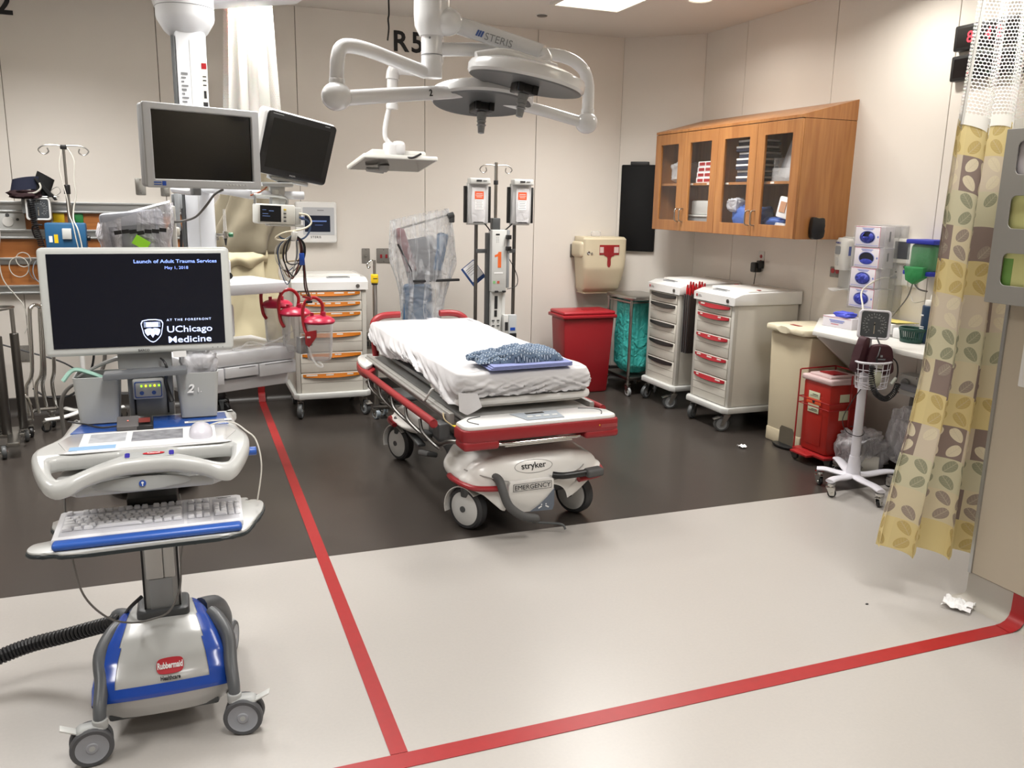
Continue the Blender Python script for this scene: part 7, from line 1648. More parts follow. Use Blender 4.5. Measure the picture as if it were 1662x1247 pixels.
# flow meter on the pendant
T = thing('flow_meter', 'clear flow meter with a green knob sticking out right of the pendant column', 'flow meter', (.21, 5.24, 1.36))
part(T, 'tube', B().cyl((.222, 5.20, 1.39), (.222, 5.20, 1.52), .010, .007, n=14), clearpl)
part(T, 'body', B().box((.205, 5.20, 1.375), (.07, .02, .016), bev=.004).cyl((.222, 5.20, 1.355), (.222, 5.20, 1.395), .013), chrome)
part(T, 'green_knob', B().cyl((.24, 5.20, 1.375), (.265, 5.20, 1.375), .014, bev=.003), mat('oxygen_green', hsv('#1c5a38'), .4))
part(T, 'nozzle', B().cyl((.222, 5.20, 1.355), (.222, 5.20, 1.315), .010, .003, n=12), black)
part(T, 'valve', B().cyl((.178, 5.20, 1.385), (.178, 5.20, 1.345), .009), chrome)

# ---- stainless stands at far left
T = thing('steel_stand', 'pair of thick stainless steel posts on casters at the left edge', 'stand', (-1.08, 5.95, 0))
for x, y, r_ in ((-1.04, 6.05, .026), (-1.115, 5.93, .029), (-1.17, 5.98, .02)):
    part(T, 'post', B().cyl((x, y, .10), (x, y, .72), r_, n=20, bev=.003), dsteel)
    part(T, 'inner_post', B().cyl((x, y, .70), (x, y, .88), r_*.5, n=14), steel)
part(T, 'top_ring', B().tube([(-1.03, 6.06, .885), (-1.10, 5.90, .885), (-1.22, 5.90, .88), (-1.25, 6.02, .88), (-1.14, 6.10, .885)], .008, sm=4, closed=True), steel)
part(T, 'foot_bar', B().box((-1.075, 5.90, .085), (.07, .42, .03), rot=(0, 0, .15), bev=.006).box((-1.22, 5.95, .085), (.4, .05, .025), bev=.005), steel)
for x, y in ((-1.04, 6.10), (-1.105, 5.72), (-1.38, 5.95)): caster(T, x, y, .04, .075, -1.3, trail=.01, wd=.026, tire=dkgrey, hub=pale)
T = thing('chrome_stand', 'tall chrome looped frame on casters between the posts and the front monitor', 'stand', (-.99, 6.35, 0))
for dx, dy in ((0, 0), (.05, .06)):
    part(T, 'loop', B().tube([(-1.045+dx, 6.30+dy, .12), (-1.05+dx, 6.32+dy, .30), (-1.005+dx, 6.33+dy, .42), (-.985+dx, 6.33+dy, .80), (-.975+dx, 6.34+dy, .845), (-.955+dx, 6.36+dy, .86), (-.935+dx, 6.38+dy, .845), (-.93+dx, 6.40+dy, .80), (-.94+dx, 6.40+dy, .42), (-.965+dx, 6.42+dy, .30), (-.955+dx, 6.44+dy, .12)], .0125, sm=5, n=12), chrome)
part(T, 'cross_tube', B().tube([(-1.10, 6.25, .13), (-1.02, 6.36, .14), (-.90, 6.44, .13)], .011, sm=3), steel)
part(T, 'curl', B().tube([(-1.06, 6.22, .30), (-1.03, 6.20, .27), (-1.01, 6.20, .2), (-1.01, 6.20, .12)], .010, sm=4), chrome)
for x, y in ((-1.03, 6.20), (-.93, 6.44), (-1.10, 6.42)): caster(T, x, y, .035, .12, -1.2, trail=.01, wd=.022, tire=black, hub=midgrey)
# ================================================================ COUNTER AT RIGHT AND WHAT STANDS ON IT
T = thing('work_counter', 'white wall-hung work counter under the glove boxes', 'counter', (3.9, 3.9, .80))
out = [(3.60, 4.17), (3.60, 2.75), (XR-.002, 2.75), (XR-.002, 4.66), (4.07, 4.66)]
part(T, 'worktop', B().prism(out, Matrix.Translation((0, 0, .822)), .029, bev=.004), white)
part(T, 'support_panel', B().prism([(0, 0), (.32, .0), (.32, .52), (.40, .52+.0), (.40, -.0)][:3]+[(.0, .40)], face((4.10, 4.62, .30), (-1, 0, 0), (0, 0, 1)), .02, bev=.002), wall_m) if 0 else part(T, 'bracket', B().prism([(0, 0), (0, .32), (-.38, .32), (-.38, .29)], face((XR-.002, 4.30, .495), (1, 0, 0), (0, 0, 1)), .02, bev=.002), white)
part(T, 'bracket', B().prism([(0, 0), (0, .32), (-.38, .32), (-.38, .29)], face((XR-.002, 3.30, .495), (1, 0, 0), (0, 0, 1)), .02, bev=.002), white)
ZT = .8515
# glove boxes in the clear holder
printblue = mat('glove_print_blue', hsv('#7a86c9'), .6); glovem = mat('glove_blue', hsv('#3340a8'), .5, bump=.6, bscale=40); gdark = mat('glove_hole', hsv('#0e1226'), .8)
boxw = mat('glove_box_white', hsv('#d9d5dc'), .6); pinkish = mat('glove_print_red', hsv('#b5455f'), .6)
names = ['topmost glove box in the clear wall holder, with blue gloves poking out', 'second glove box from the top in the clear wall holder, with a dark half-empty opening', 'third glove box from the top in the clear holder, its opening full of gloves', 'lowest glove box in the clear wall holder']
for k, (z0, z1, y0_, y1_) in enumerate(((1.362, 1.488, 4.10, 4.31), (1.234, 1.358, 4.09, 4.30), (1.108, 1.231, 4.105, 4.315), (.980, 1.103, 4.10, 4.31))):
    T = thing('glove_box', names[k], 'glove box', (4.03, 4.2, z0), group='glove boxes in the wall holder')
    xf = 3.985; yc_, zc_ = (y0_+y1_)/2, (z0+z1)/2
    part(T, 'carton', B().bx(xf, 4.10, y0_, y1_, z0, z1, bev=.002), boxw)
    M = FR(xf, yc_, zc_); W_, H_ = y1_-y0_, z1-z0
    part(T, 'opening', B().prism(ell(.062, .037, 32, cx=.0, cy=-.004), M, .0006), gdark)
    part(T, 'opening_ring', plate([ell(.066, .040, 32, cx=0, cy=-.004), ell(.061, .036, 32, cx=0, cy=-.004)], .001), printblue).data.transform(Matrix.Identity(4))
    r_ = T.children[-1] if T.children[-1].name.startswith('opening_ring') else [c for c in T.children if c.name.startswith('opening_ring')][0]
    r_.data.transform(XF[T]); r_.data.transform(M @ Matrix.Translation((0, 0, .0008))); r_.data.transform(XF[T].inverted())
    part(T, 'edge_print', B().prism(rrect(W_, .003, .0005, cy=H_/2-.003), M, .0006).prism(rrect(.003, H_, .0005, cx=W_/2-.002), M, .0006), pinkish)
    part(T, 'blue_print', B().prism(rrect(.10, .004, .001, cy=H_/2-.013), M, .0006).prism(rrect(.08, .004, .001, cy=H_/2-.020), M, .0006).prism(ell(.007, .007, 16, cx=W_/2-.018), M, .0006).prism(rrect(W_-.02, .003, .001, cy=-H_/2+.01), M, .0006), printblue)
    lo, hi = [(.0, .9), (-.3, -.2), (-1, 1), (-.5, 1)][k]
    if k != 1:
        def gl_(u, v, k=k, M=M):
            x = .056*(2*u-1); y = .032*(2*v-1)
            e = max(0, 1-(x/.057)**2-(y/.034)**2)
            return M @ Vector((x, y-.004, -.004+.028*e**.5*(.55+.9*abs(nz(x*40+k, y*40, k*3)))))
        part(T, 'gloves', B().grid(gl_, 22, 16, keep=lambda u, v: ((2*u-1)**2+(2*v-1)**2) < 1.0 and (k != 0 or (v < .55 or abs(2*u-1) > .45))), glovem, sharp=80)
    else:
        part(T, 'gloves', B().prism(ell(.050, .016, 24, cy=-.024), M, .003, bev=.001), glovem)
T = thing('glove_box_holder', 'clear plastic rack on the wall holding four glove boxes', 'rack', (XR, 4.2, .97))
part(T, 'back_plate', B().bx(4.105, XR-.002, 4.02, 4.35, .965, 1.50, bev=.003), clearpl)
part(T, 'side_plate', B().bx(3.99, 4.105, 4.062, 4.066, .965, 1.49), clearpl); part(T, 'side_plate', B().bx(3.99, 4.105, 4.325, 4.329, .965, 1.49), clearpl)
for z in (.972, 1.1045, 1.232, 1.36): part(T, 'divider', B().bx(3.995, 4.105, 4.066, 4.325, z, z+.002), clearpl)
part(T, 'side_print', B().bx(4.02, 4.03, 4.0605, 4.0618, 1.40, 1.46).bx(4.02, 4.03, 4.0605, 4.0618, 1.28, 1.33), greyink)
# glove box lying on the counter
T = thing('glove_box', 'glove box lying on the counter with a blue glove crumpled on top', 'glove box', (3.88, 4.22, ZT))
part(T, 'carton', B().box((3.90, 4.24, ZT+.034), (.12, .235, .068), rot=(0, 0, rad(6)), bev=.002), boxw)
part(T, 'print', B().box((3.838, 4.235, ZT+.045), (.001, .12, .006), rot=(0, 0, rad(6))).box((3.838, 4.235, ZT+.034), (.001, .10, .004), rot=(0, 0, rad(6))), printblue)
part(T, 'edge_print', B().box((3.838, 4.238, ZT+.064), (.001, .225, .002), rot=(0, 0, rad(6))).box((3.838, 4.25, ZT+.02), (.001, .06, .004), rot=(0, 0, rad(6))), pinkish)
crumple((3.885, 4.215, ZT+.085), (.085, .13, .035), 61, mat('glove_violet', hsv('#4a55cf'), .5), 'rubber_glove', 'crumpled violet blue glove on top of the box on the counter', 'glove')
# hand sanitizer
T = thing('sanitizer_dispenser', 'white hand sanitizer dispenser on the wall left of the glove boxes', 'dispenser', (4.06, 4.47, 1.1))
def pu(u, v):
    z = 1.405-.21*v; a = PI*u; w_ = .056*(1-.08*abs(2*v-1)**3)*(1 if v > .06 else .85); d = .085-.015*(2*v-1)**2
    return (4.10-d*math.sin(a)**.35*1.0, 4.485+w_*math.cos(a), z)
part(T, 'housing', B().grid(lambda u, v: pu(u, v), 28, 20).bx(4.045, XR, 4.43, 4.54, 1.20, 1.40, bev=.02, seg=3), white)
part(T, 'back_plate', B().bx(4.09, XR-.001, 4.425, 4.545, 1.06, 1.41, bev=.01), pale)
part(T, 'sensor_window', B().prism(rrect(.045, .055, .01), FR(4.017, 4.485, 1.325), .004), midgrey)
part(T, 'level_window', B().prism(rrect(.022, .055, .004), FR(4.018, 4.488, 1.252), .003), pale)
Mp = FR(4.0185, 4.515, 1.368); part(T, 'lettering', B().mesh(txtmesh('PURELL', .014, bold=.03, ext=.0008, shear=.25), Mp), mat('navy_print', hsv('#2b2f7a'), .5), flat=True)
part(T, 'side_print', B().bx(4.055, 4.075, 4.4285, 4.4298, 1.29, 1.35), mat('side_print_blue', hsv('#5c6aa8'), .6))
part(T, 'drip_tray', B().grid(lambda u, v: (4.10-.10*u, 4.43+.10*v, 1.075-.018*u+.014*(2*v-1)**2*u), 12, 8, thick=.004), gloss_white)
part(T, 'tray_back', B().bx(4.095, XR-.004, 4.435, 4.535, 1.07, 1.21, bev=.01), gloss_white)
# wall screen and connector plate
T = thing('wall_control', 'white wall panel with a grey square screen beside the green bag', 'control panel', (XR, 4.03, 1.34))
part(T, 'housing', B().prism(rrect(.215, .15, .008), FR(XR, 4.03, 1.345), .03, bev=.005), white)
part(T, 'screen', B().prism(rrect(.12, .105, .002), FR(XR-.03, 4.03, 1.35), .0012), mat('slate_screen', hsv('#4a4c52'), .3))
part(T, 'key', B().prism(ell(.004, .004, 10), FR(XR-.03, 4.12, 1.285), .001), midgrey)
T = thing('connector_plate', 'white wall plate with sockets and a black button below the small screen', 'connector plate', (XR, 4.01, 1.2))
part(T, 'plate', B().prism(rrect(.19, .145, .006), FR(XR, 4.005, 1.205), .012, bev=.003), white)
part(T, 'face_plate', B().prism(rrect(.08, .12, .004), FR(XR-.012, 4.01, 1.20), .004, bev=.001), gloss_white)
part(T, 'button', B().prism(ell(.013, .010, 20), FR(XR-.012, 4.005, 1.25), .006), dkgrey)
part(T, 'port', B().prism(ell(.006, .006, 12), FR(XR-.012, 4.075, 1.215), .004), ink); part(T, 'port', B().prism(rrect(.015, .03, .003), FR(XR-.012, 3.935, 1.225), .004), midgrey); part(T, 'port', B().prism(rrect(.015, .03, .003), FR(XR-.012, 3.935, 1.185), .004), midgrey)
part(T, 'plug', B().cyl((XR-.012, 4.075, 1.185), (XR-.06, 4.075, 1.178), .014, .009, bev=.002), midgrey)
one('plug_cable', B().tube([(XR-.06, 4.075, 1.178), (XR-.12, 4.10, 1.17), (XR-.22, 4.12, 1.10), (XR-.34, 3.98, 1.03), (3.62, 3.78, 1.0), (3.575, 3.70, 1.03)], .0055, sm=8, n=8), cord_w, 'white cable curving from the wall plate down to the pressure gauge stand', 'cable', loc=(XR-.06, 4.075, 1.178))
one('wall_cable', B().tube([(XR-.02, 3.93, 1.41), (XR-.05, 3.925, 1.25), (XR-.06, 3.93, 1.15), (XR-.05, 3.90, 1.08), (XR-.06, 3.86, 1.05), (XR-.03, 3.80, 1.07)], .003, sm=8, n=6), cord_w, 'thin white cable arching beside the connector plate', 'cable', loc=(XR-.02, 3.93, 1.41))
one('wall_cable', B().tube([(XR-.05, 3.91, 1.38), (XR-.07, 3.90, 1.28), (XR-.08, 3.88, 1.20), (XR-.09, 3.82, 1.14), (XR-.1, 3.74, 1.13)], .005, sm=8, n=6), cord_g, 'grey cable looping behind the green bag', 'cable', loc=(XR-.05, 3.91, 1.38))
one('wall_cable', B().tube([(XR-.08, 3.87, 1.17), (XR-.10, 3.88, 1.08), (XR-.13, 3.93, .98), (XR-.16, 3.97, .90), (XR-.17, 3.99, .88)], .004, sm=6, n=6), cord_g, 'grey cable slanting down from the green bag to the papers on the counter', 'cable', loc=(XR-.08, 3.87, 1.17))
# green mask pouch
T = thing('green_pouch_holder', 'green bag in a clear holder with blue straps, partly behind the curtain', 'holder', (4.05, 3.78, 1.2))
part(T, 'pouch', B().box((4.04, 3.77, 1.32), (.13, .17, .17), bev=.03, seg=3).prism([(-.07, .08), (.075, .08), (.07, .02), (.0, -.02), (-.05, .0)], FR(3.985, 3.775, 1.19), .05, bev=.01), mat('pouch_green', hsv('#1f7a40'), .5, bump=.8, bscale=18))
part(T, 'clear_sleeve', B().bx(3.965, 4.11, 3.675, 3.865, 1.22, 1.42, bev=.02), clearish('sleeve_clear', hsv('#dfe3e3'), .06, gloss=.8))
for z in (1.415, 1.235): part(T, 'blue_strap', B().bx(3.96, 4.12, 3.67, 3.872, z-.014, z+.012, bev=.006), mat('strap_blue', hsv('#1f2c9c'), .5))
part(T, 'wall_hook', B().bx(4.10, XR, 3.74, 3.80, 1.36, 1.42, bev=.004), steel)
# papers, tray, basket, wipes canister
T = thing('paper_tray', 'clear tray with white papers and a yellow folder on the counter behind the gauge', 'tray', (3.97, 3.93, ZT))
part(T, 'tray', B().bx(3.88, 4.08, 3.82, 4.06, ZT, ZT+.075, bev=.006), clearpl)
part(T, 'papers', B().box((3.98, 3.94, ZT+.045), (.17, .21, .06), bev=.003), paper)
part(T, 'yellow_folder', B().box((4.0, 3.94, ZT+.080), (.18, .23, .004), rot=(0, .06, .05)), mat('folder_yellow', hsv('#e0d27a'), .6))
one('paper_stack', B().box((3.96, 3.775, ZT+.03), (.15, .10, .06), rot=(0, 0, .1), bev=.01), mat('tissue_white', hsv('#e4e4e4'), .8, bump=.4, bscale=20), 'white tissue packets in a heap on the counter beside the clear tray', 'tissues', loc=(3.96, 3.775, ZT))
T = thing('green_basket', 'small dark green slatted basket on the counter next to the navy canister', 'basket', (3.86, 3.65, ZT))
gb_ = mat('basket_green', hsv('#153f36'), .45)
def bring(z, s): return [(3.865+.055*s*math.cos(a*PI/8)*1.1, 3.655+.075*s*math.sin(a*PI/8), z) for a in range(16)]
part(T, 'rim', B().tube(bring(ZT+.075, 1.0), .006, n=8, closed=True, flat=1.6), gb_)
part(T, 'band', B().tube(bring(ZT+.010, .84), .006, n=8, closed=True, flat=1.8), gb_)
part(T, 'bottom', B().prism([(x, y) for x, y, z in bring(0, .84)], Matrix.Translation((0, 0, ZT)), .004), gb_)
b = B()
for a in range(32):
    c_, s_ = math.cos(a*PI/16), math.sin(a*PI/16)
    b.tube([(3.865+.055*.84*1.1*c_, 3.655+.075*.84*s_, ZT+.01), (3.865+.055*1.1*c_, 3.655+.075*s_, ZT+.075)], .0032, n=5)
part(T, 'slats', b, gb_)
T = thing('wipes_canister', 'tall navy canister with white print at the curtain edge on the counter', 'canister', (3.93, 3.59, ZT))
part(T, 'body', B().cyl((3.93, 3.60, ZT), (3.93, 3.60, ZT+.215), .048, n=32, bev=.006), mat('canister_navy', hsv('#15314d'), .4))
part(T, 'cap', B().cyl((3.93, 3.60, ZT+.213), (3.93, 3.60, ZT+.245), .040, .036, n=28, bev=.004).cyl((3.93, 3.60, ZT+.245), (3.93, 3.60, ZT+.275), .015, .010), white)
part(T, 'print', B().box((3.888, 3.617, ZT+.16), (.012, .022, .008)).box((3.882, 3.61, ZT+.095), (.004, .03, .004)).box((3.882, 3.61, ZT+.085), (.004, .03, .004)).box((3.882, 3.61, ZT+.075), (.004, .025, .004)), paper)
one('steel_bracket', B().bx(4.06, 4.12, 3.62, 3.68, 1.07, 1.13, bev=.005), steel, 'small metal bracket on the wall above the navy canister', 'bracket', loc=(4.1, 3.65, 1.07))
# red LED clocks
led = mat('led_digits', hsv('#ff2b3a'), .5, emit=2.2)
for k, (zc_, txt_, lb) in enumerate(((2.53, '01:42', 'black wall clock with red digits behind the mesh curtain, upper'), (2.37, '00:00', 'black wall timer with dim red digits below the upper clock'))):
    T = thing('wall_clock', lb, 'clock', (XR, 3.55, zc_))
    part(T, 'housing', B().prism(rrect(.50, .135, .01), FR(XR, 3.57, zc_), .045, bev=.006), black)
    part(T, 'display', B().prism(rrect(.46, .10, .004), FR(XR-.045, 3.57, zc_), .001), mat('clock_window', hsv('#0c0608'), .2))
    if k == 0: part(T, 'digits', B().mesh(txtmesh('8', .085, ext=.0004), FR(XR-.0465, 3.735, zc_-.03)).mesh(txtmesh('4 2', .085, ext=.0004), FR(XR-.0465, 3.62, zc_-.03)), led, flat=True)
    else: part(T, 'indicator', B().box((XR-.047, 3.70, zc_-.03), (.002, .008, .008)), led); part(T, 'digits', B().mesh(txtmesh('0', .05, ext=.0004), FR(XR-.0465, 3.52, zc_-.01)), led, flat=True)
# ================================================================ GLOVE DISPENSER AND SWITCHES ON THE WING WALL
T = thing('glove_dispenser', 'tall grey metal dispenser with rounded openings on the wing wall, showing glove boxes', 'dispenser', (2.97, 2.2, 1.26))
gsteel = mat('painted_grey_steel', hsv('#8d8b86'), .45)
pd = plate([[(-.30, -.325), (.075, -.325), (.075, .325), (-.30, .325)][::-1]] and [rrect(.30, .64, .004, cx=0), rrect(.16, .12, .022, cx=-.015, cy=.215), rrect(.16, .12, .022, cx=-.015, cy=.02), rrect(.16, .12, .022, cx=-.015, cy=-.19)], .004, bev=.001)
pd.transform(FR(2.872, 2.24, 1.575)); part(T, 'front_plate', pd, gsteel)
part(T, 'side_plate', B().bx(2.872, 2.968, 2.386, 2.390, 1.255, 1.895).bx(2.872, 2.968, 2.090, 2.094, 1.255, 1.895), gsteel)
part(T, 'bottom_plate', B().bx(2.872, 2.968, 2.09, 2.39, 1.255, 1.259).bx(2.872, 2.968, 2.09, 2.39, 1.891, 1.895), gsteel)
for zc_, m_, nm, lb in ((1.785, boxw, 'glove_box', 'white box with a blue glove showing in the top opening of the grey dispenser'), (1.575, mat('yellow_box', hsv('#c9c98a'), .6), 'mask_box', 'pale yellow box in the middle opening of the grey dispenser'), (1.37, MATS['yellow_box'], 'mask_box', 'yellow box with a green edge in the lowest opening of the grey dispenser')):
    T2 = thing(nm, lb, 'box', (2.92, 2.23, zc_-.09), group='boxes in the grey dispenser')
    part(T2, 'carton', B().bx(2.885, 2.965, 2.14, 2.345, zc_-.09, zc_+.09, bev=.003), m_)
    if nm == 'glove_box':
        part(T2, 'glove', B().sphere((2.888, 2.20, zc_-.005), .055, (.25, .8, 1), rot=(.2, 0, 0)), glovem)
    elif zc_ < 1.5: part(T2, 'green_edge', B().bx(2.8835, 2.886, 2.30, 2.34, zc_-.06, zc_+.055, bev=.001), mat('edge_green', hsv('#6f9a4c'), .6))
T = thing('light_switch', 'pale double light switch on the wing wall at the right edge', 'light switch', (2.97, 2.22, 1.05))
part(T, 'plate', B().prism(rrect(.12, .20, .006), FR(2.97, 2.21, 1.04), .006, bev=.002), gloss_white)
for z in (1.09, 1.0): part(T, 'rocker', B().prism(rrect(.06, .06, .003), FR(2.964, 2.22, z), .005, bev=.002), white)

# ================================================================ BLOOD PRESSURE STAND
bx_, by_ = 3.545, 3.655
T = thing('blood_pressure_stand', 'white wheeled blood pressure stand with a square dial gauge and wire basket', 'pressure gauge', (bx_, by_, 0))
sw = mat('stand_white', hsv('#d5d4dc'), .3)
part(T, 'pole', B().cyl((bx_, by_, .16), (bx_, by_, .96), .0265, .022, n=24), sw)
part(T, 'base_hub', B().lathe([(0, .20), (.030, .20), (.040, .10), (.048, .075), (0, .07)], (bx_, by_, 0), 28), sw)
L = [(3.29, 3.60), (3.43, 3.37), (3.40, 3.80), (3.82, 3.62), (3.66, 3.95)]
ends = [(3.305, 3.575), (3.455, 3.345), (3.40, 3.79), (3.80, 3.60), (3.66, 3.92)]
for ex_, ey_ in ends:
    d = Vector((ex_-bx_, ey_-by_, 0)); l_ = d.length; d.normalize()
    P_b = [Vector((bx_, by_, .085))+d*.0, Vector((bx_, by_, .085))+d*l_*.35, Vector((bx_, by_, .098))+d*l_*.75, Vector((bx_, by_, .095))+d*l_]
    part(T, 'base_leg', B().tube(P_b, [.034, .026], sm=5, n=14, flat=.45), sw)
    caster(T, ex_-d.x*.015, ey_-d.y*.015, .024, .082, math.atan2(d.y, d.x)+2.2, trail=.01, wd=.016, m=chrome, tire=black, hub=dkgrey)
part(T, 'gauge_neck', B().bx(bx_-.015, bx_+.015, by_-.015, by_+.02, .93, 1.0, bev=.005).bx(bx_-.035, bx_+.035, by_-.03, by_+.02, .90, .945, bev=.012), midgrey)
nrm = Vector((-.53, -.83, .18)).normalized(); rt_ = Vector((.84, -.54, -.0)).normalized(); up_ = nrm.cross(rt_) * -1 if nrm.cross(rt_).z < 0 else nrm.cross(rt_)
Mq = face(Vector((bx_-.008, by_-.045, .970)), rt_, up_) @ Matrix.Rotation(rad(-2), 4, 'Z')
gg_ = part(T, 'gauge', B().prism(rrect(.162, .158, .02), Mq @ Matrix.Translation((0, 0, -.045)), .04, bev=.008), sw)
fmm = plate([rrect(.168, .164, .024), rrect(.142, .140, .012)], .014, bev=.005); fmm.transform(Mq); part(gg_, 'frame', fmm, sw)
gauge_face(T, Mq, 1.12, parent=gg_)
# basket
def ring(z, s): return [(bx_-.040+.105*s*math.cos(a*PI/8), by_-.100+.075*s*math.sin(a*PI/8), z) for a in range(16)]
part(T, 'basket_rim', B().tube(ring(.775, 1.0), .0065, n=8, closed=True), sw)
b = B()
for z, s in ((.735, .97), (.70, .94), (.665, .91), (.63, .88)): b.tube(ring(z, s), .0022, n=6, closed=True)
for a in range(16):
    p, q_ = ring(.775, 1)[a], ring(.63, .88)[a]; b.tube([p, q_], .0022, n=6)
for a in range(0, 8): p, q_ = ring(.63, .88)[a], ring(.63, .88)[-a-1]; b.tube([p, q_], .002, n=5)
part(T, 'wire_basket', b, sw)
maroon = mat('maroon_vinyl', hsv('#3a161f'), .6)
def cuff(c, w_, h_, t_, rx, rz, seed):
    M_ = Matrix.Translation(c) @ Euler((rad(4), rx, rz)).to_matrix().to_4x4(); 
    o_ = spl([(-w_/2, -h_/2), (-w_/2*1.02, .0), (-w_*.38, h_*.42), (0, h_/2), (w_*.38, h_*.42), (w_/2, .0), (w_/2, -h_/2)], 5)
    return B().prism(o_, M_ @ face((0, t_/2, 0), (1, 0, 0), (0, 0, 1)), t_, bev=.008)
T2 = one('pressure_cuff', cuff((bx_-.01, by_-.11, .79), .135, .16, .04, 0, -.5, 1), maroon, 'maroon pressure cuff with a white emblem standing in the stand basket, right one', 'pressure cuff', loc=(bx_, by_-.085, .76))
part(T2, 'print', B().box((bx_-.020, by_-.1335, .808), (.012, .001, .012), rot=(0, 0, -.5)).box((bx_-.017, by_-.1325, .790), (.040, .001, .008), rot=(0, 0, -.5)), greyink)
one('pressure_cuff', cuff((bx_-.10, by_-.06, .815), .065, .19, .05, rad(10), .2, 2), maroon, 'folded maroon pressure cuff leaning out of the left side of the stand basket', 'pressure cuff', loc=(bx_-.075, by_-.04, .78))
T = thing('pressure_bulb', 'cream squeeze bulb unit lying in the wire basket of the stand', 'bulb', (bx_-.03, by_-.105, .68))
part(T, 'bulb', B().sphere((bx_-.06, by_-.15, .69), .04, (1, .6, 1.3)), mat('bulb_cream', hsv('#b3b5a2'), .5))
part(T, 'clip', B().box((bx_-.05, by_-.15, .755), (.045, .03, .02), rot=(0, .2, 0), bev=.004), pale)
part(T, 'grip', B().tube([(bx_+.01, by_-.19, .66), (bx_+.05, by_-.18, .69)], .010, n=12), mat('bulb_grey', hsv('#a3a59c'), .5))
one('coiled_tube', coil([(bx_-.125, by_-.18, .77), (bx_-.13, by_-.19, .71), (bx_-.11, by_-.195, .64), (bx_-.07, by_-.20, .60), (bx_-.02, by_-.20, .585), (bx_+.035, by_-.195, .615), (bx_+.065, by_-.185, .66)], .0135, .0032, 36, n=6), cord_b, 'black coiled tube hanging in a loop from the basket of the white stand', 'coiled tube', loc=(bx_-.085, by_-.135, .79))
one('gauge_hose', B().tube([(bx_-.005, by_-.07, .90), (bx_-.025, by_-.12, .86), (bx_-.06, by_-.15, .82), (bx_-.075, by_-.155, .80), (bx_-.065, by_-.155, .775)], .0045, sm=6, n=8), cord_b, 'black hose from the dial gauge down into the stand basket', 'hose', loc=(bx_, by_-.07, .925))
one('side_hose', B().tube([(bx_+.03, by_-.13, .81), (bx_+.06, by_-.16, .78), (bx_+.07, by_-.17, .73), (bx_+.06, by_-.175, .67)], .004, sm=6, n=8), cord_b, 'thin black hose at the right side of the stand basket', 'hose', loc=(bx_+.04, by_-.11, .83))
one('pole_cord', B().tube([(bx_-.03, by_-.02, .60), (bx_-.07, by_+.0, .52), (bx_-.10, by_+.02, .42), (bx_-.08, by_+.0, .35), (bx_-.02, by_-.03, .325), (bx_+.03, by_-.02, .34), (bx_+.03, by_+.02, .36), (bx_-.03, by_+.03, .37)], .0025, sm=6, n=6), cord_b, 'thin black cord looped round the pole of the white stand', 'cord', loc=(bx_-.03, by_-.02, .6))
# power outlet under the counter
T = thing('power_connector', 'square white power connector box with a grey lever under the counter', 'power connector', (XR, 3.8, .55))
part(T, 'box', B().bx(XR-.10, XR-.001, 3.72, 3.875, .49, .62, bev=.008), pale)
part(T, 'socket', B().cyl((XR-.101, 3.81, .565), (XR-.115, 3.81, .565), .032, bev=.003), midgrey)
part(T, 'lever', B().box((XR-.125, 3.745, .55), (.03, .16, .045), bev=.015, seg=3), mat('lever_grey', hsv('#8d9096'), .35))
for y, z in ((3.735, .50), (3.86, .50), (3.735, .61), (3.86, .61)): part(T, 'screw', B().cyl((XR-.10, y, z), (XR-.103, y, z), .004, n=8), chrome)
part(T, 'cable', B().tube([(XR-.06, 3.79, .49), (XR-.07, 3.785, .40), (XR-.06, 3.78, .34), (XR-.09, 3.74, .28), (XR-.12, 3.70, .20), (XR-.12, 3.70, .10)], .011, sm=6, n=10), cord_g)
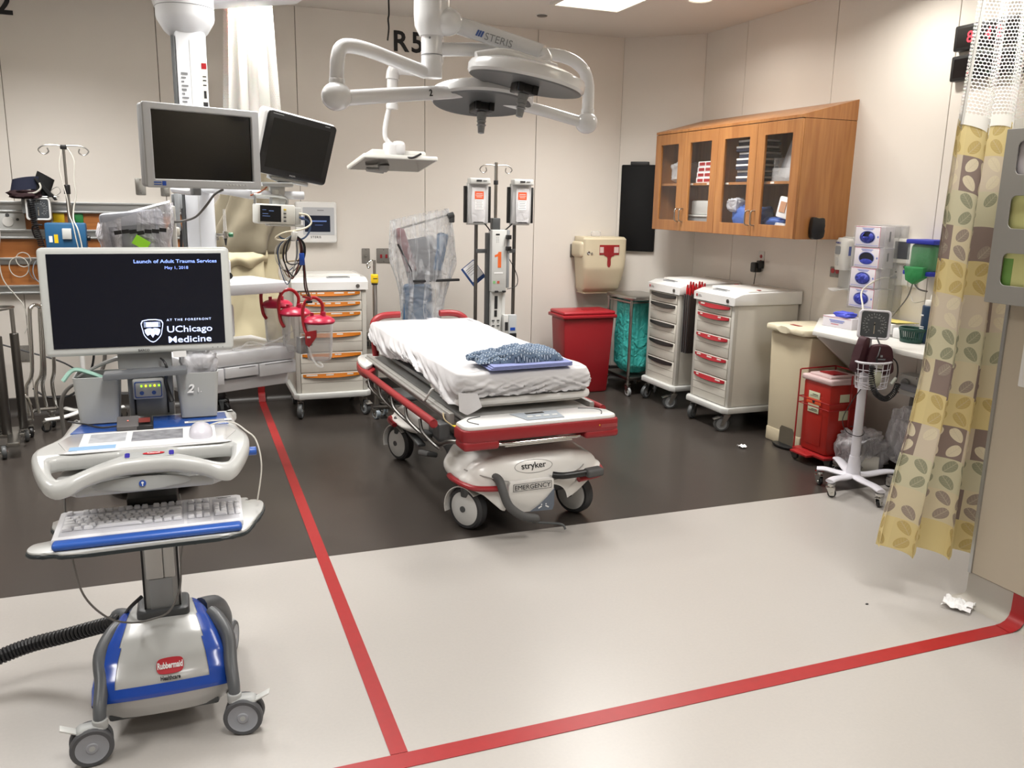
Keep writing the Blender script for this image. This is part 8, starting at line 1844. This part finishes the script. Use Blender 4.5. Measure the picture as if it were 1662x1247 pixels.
# plastic-wrapped things on the floor
T = thing('floor_case', 'dark navy plastic case standing on the floor behind the curtain edge', 'case', (3.9, 3.6, 0))
part(T, 'body', B().box((3.93, 3.55, .14), (.12, .16, .28), rot=(0, rad(8), 0), bev=.02), mat('case_navy', hsv('#141c33'), .35)); part(T, 'foot', B().bx(3.84, 3.98, 3.50, 3.70, .0, .07, bev=.02), mat('case_navy_light', hsv('#1b2c58'), .3))
crumple((3.86, 3.93, .12), (.26, .22, .24), 71, clearish('floor_film', hsv('#e6e5ea'), .36, rough=.2, gloss=1.0, bump=1.0, bscale=16, streak=.4), 'plastic_bag', 'crumpled clear plastic bag on the floor behind the white stand', 'plastic bag', n=34, amp=.35)
crumple((4.03, 3.74, .24), (.15, .22, .34), 77, MATS['floor_film'], 'plastic_bag', 'tall clear plastic bag leaning on the wall under the power connector', 'plastic bag', n=34, amp=.3)
one('tissue_roll', B().cyl((3.80, 3.88, .06), (3.88, 3.80, .06), .055, n=28, bev=.006), mat('roll_white', hsv('#c9c7c0'), .8), 'pale roll lying on the floor in front of the plastic bags', 'roll', loc=(3.84, 3.84, .0))
# litter on the floor
def scrap(name, x, y, s, seed, lb, rz=0):
    b = B().grid(lambda u, v: (x+s*(u-.5)*.9*math.cos(rz)-s*(v-.5)*math.sin(rz), y+s*(u-.5)*.9*math.sin(rz)+s*(v-.5)*math.cos(rz), .004+s*.35*abs(nz(u*3+seed, v*3, seed))+s*.08), 10, 12, thick=.001, keep=lambda u, v: abs(u-.5)+.5*abs(v-.5)+.15*math.sin(u*20+seed) < .62)
    one(name, b, paper, lb, 'paper scrap', loc=(x, y, 0), flat=True)
scrap('paper_scrap', 2.885, 2.325, .11, 4, 'crumpled white paper scrap on the floor by the wing wall', .5)
scrap('paper_scrap', 3.44, 4.56, .055, 9, 'small white paper scrap on the dark floor below the red-handled cart', .2)
one('floor_speck', B().sphere((2.545, 2.47, .002), .008, (1, .6, .3), n=10), ink, 'tiny dark speck on the pale floor near the red tape corner', 'speck', loc=(2.545, 2.47, 0))
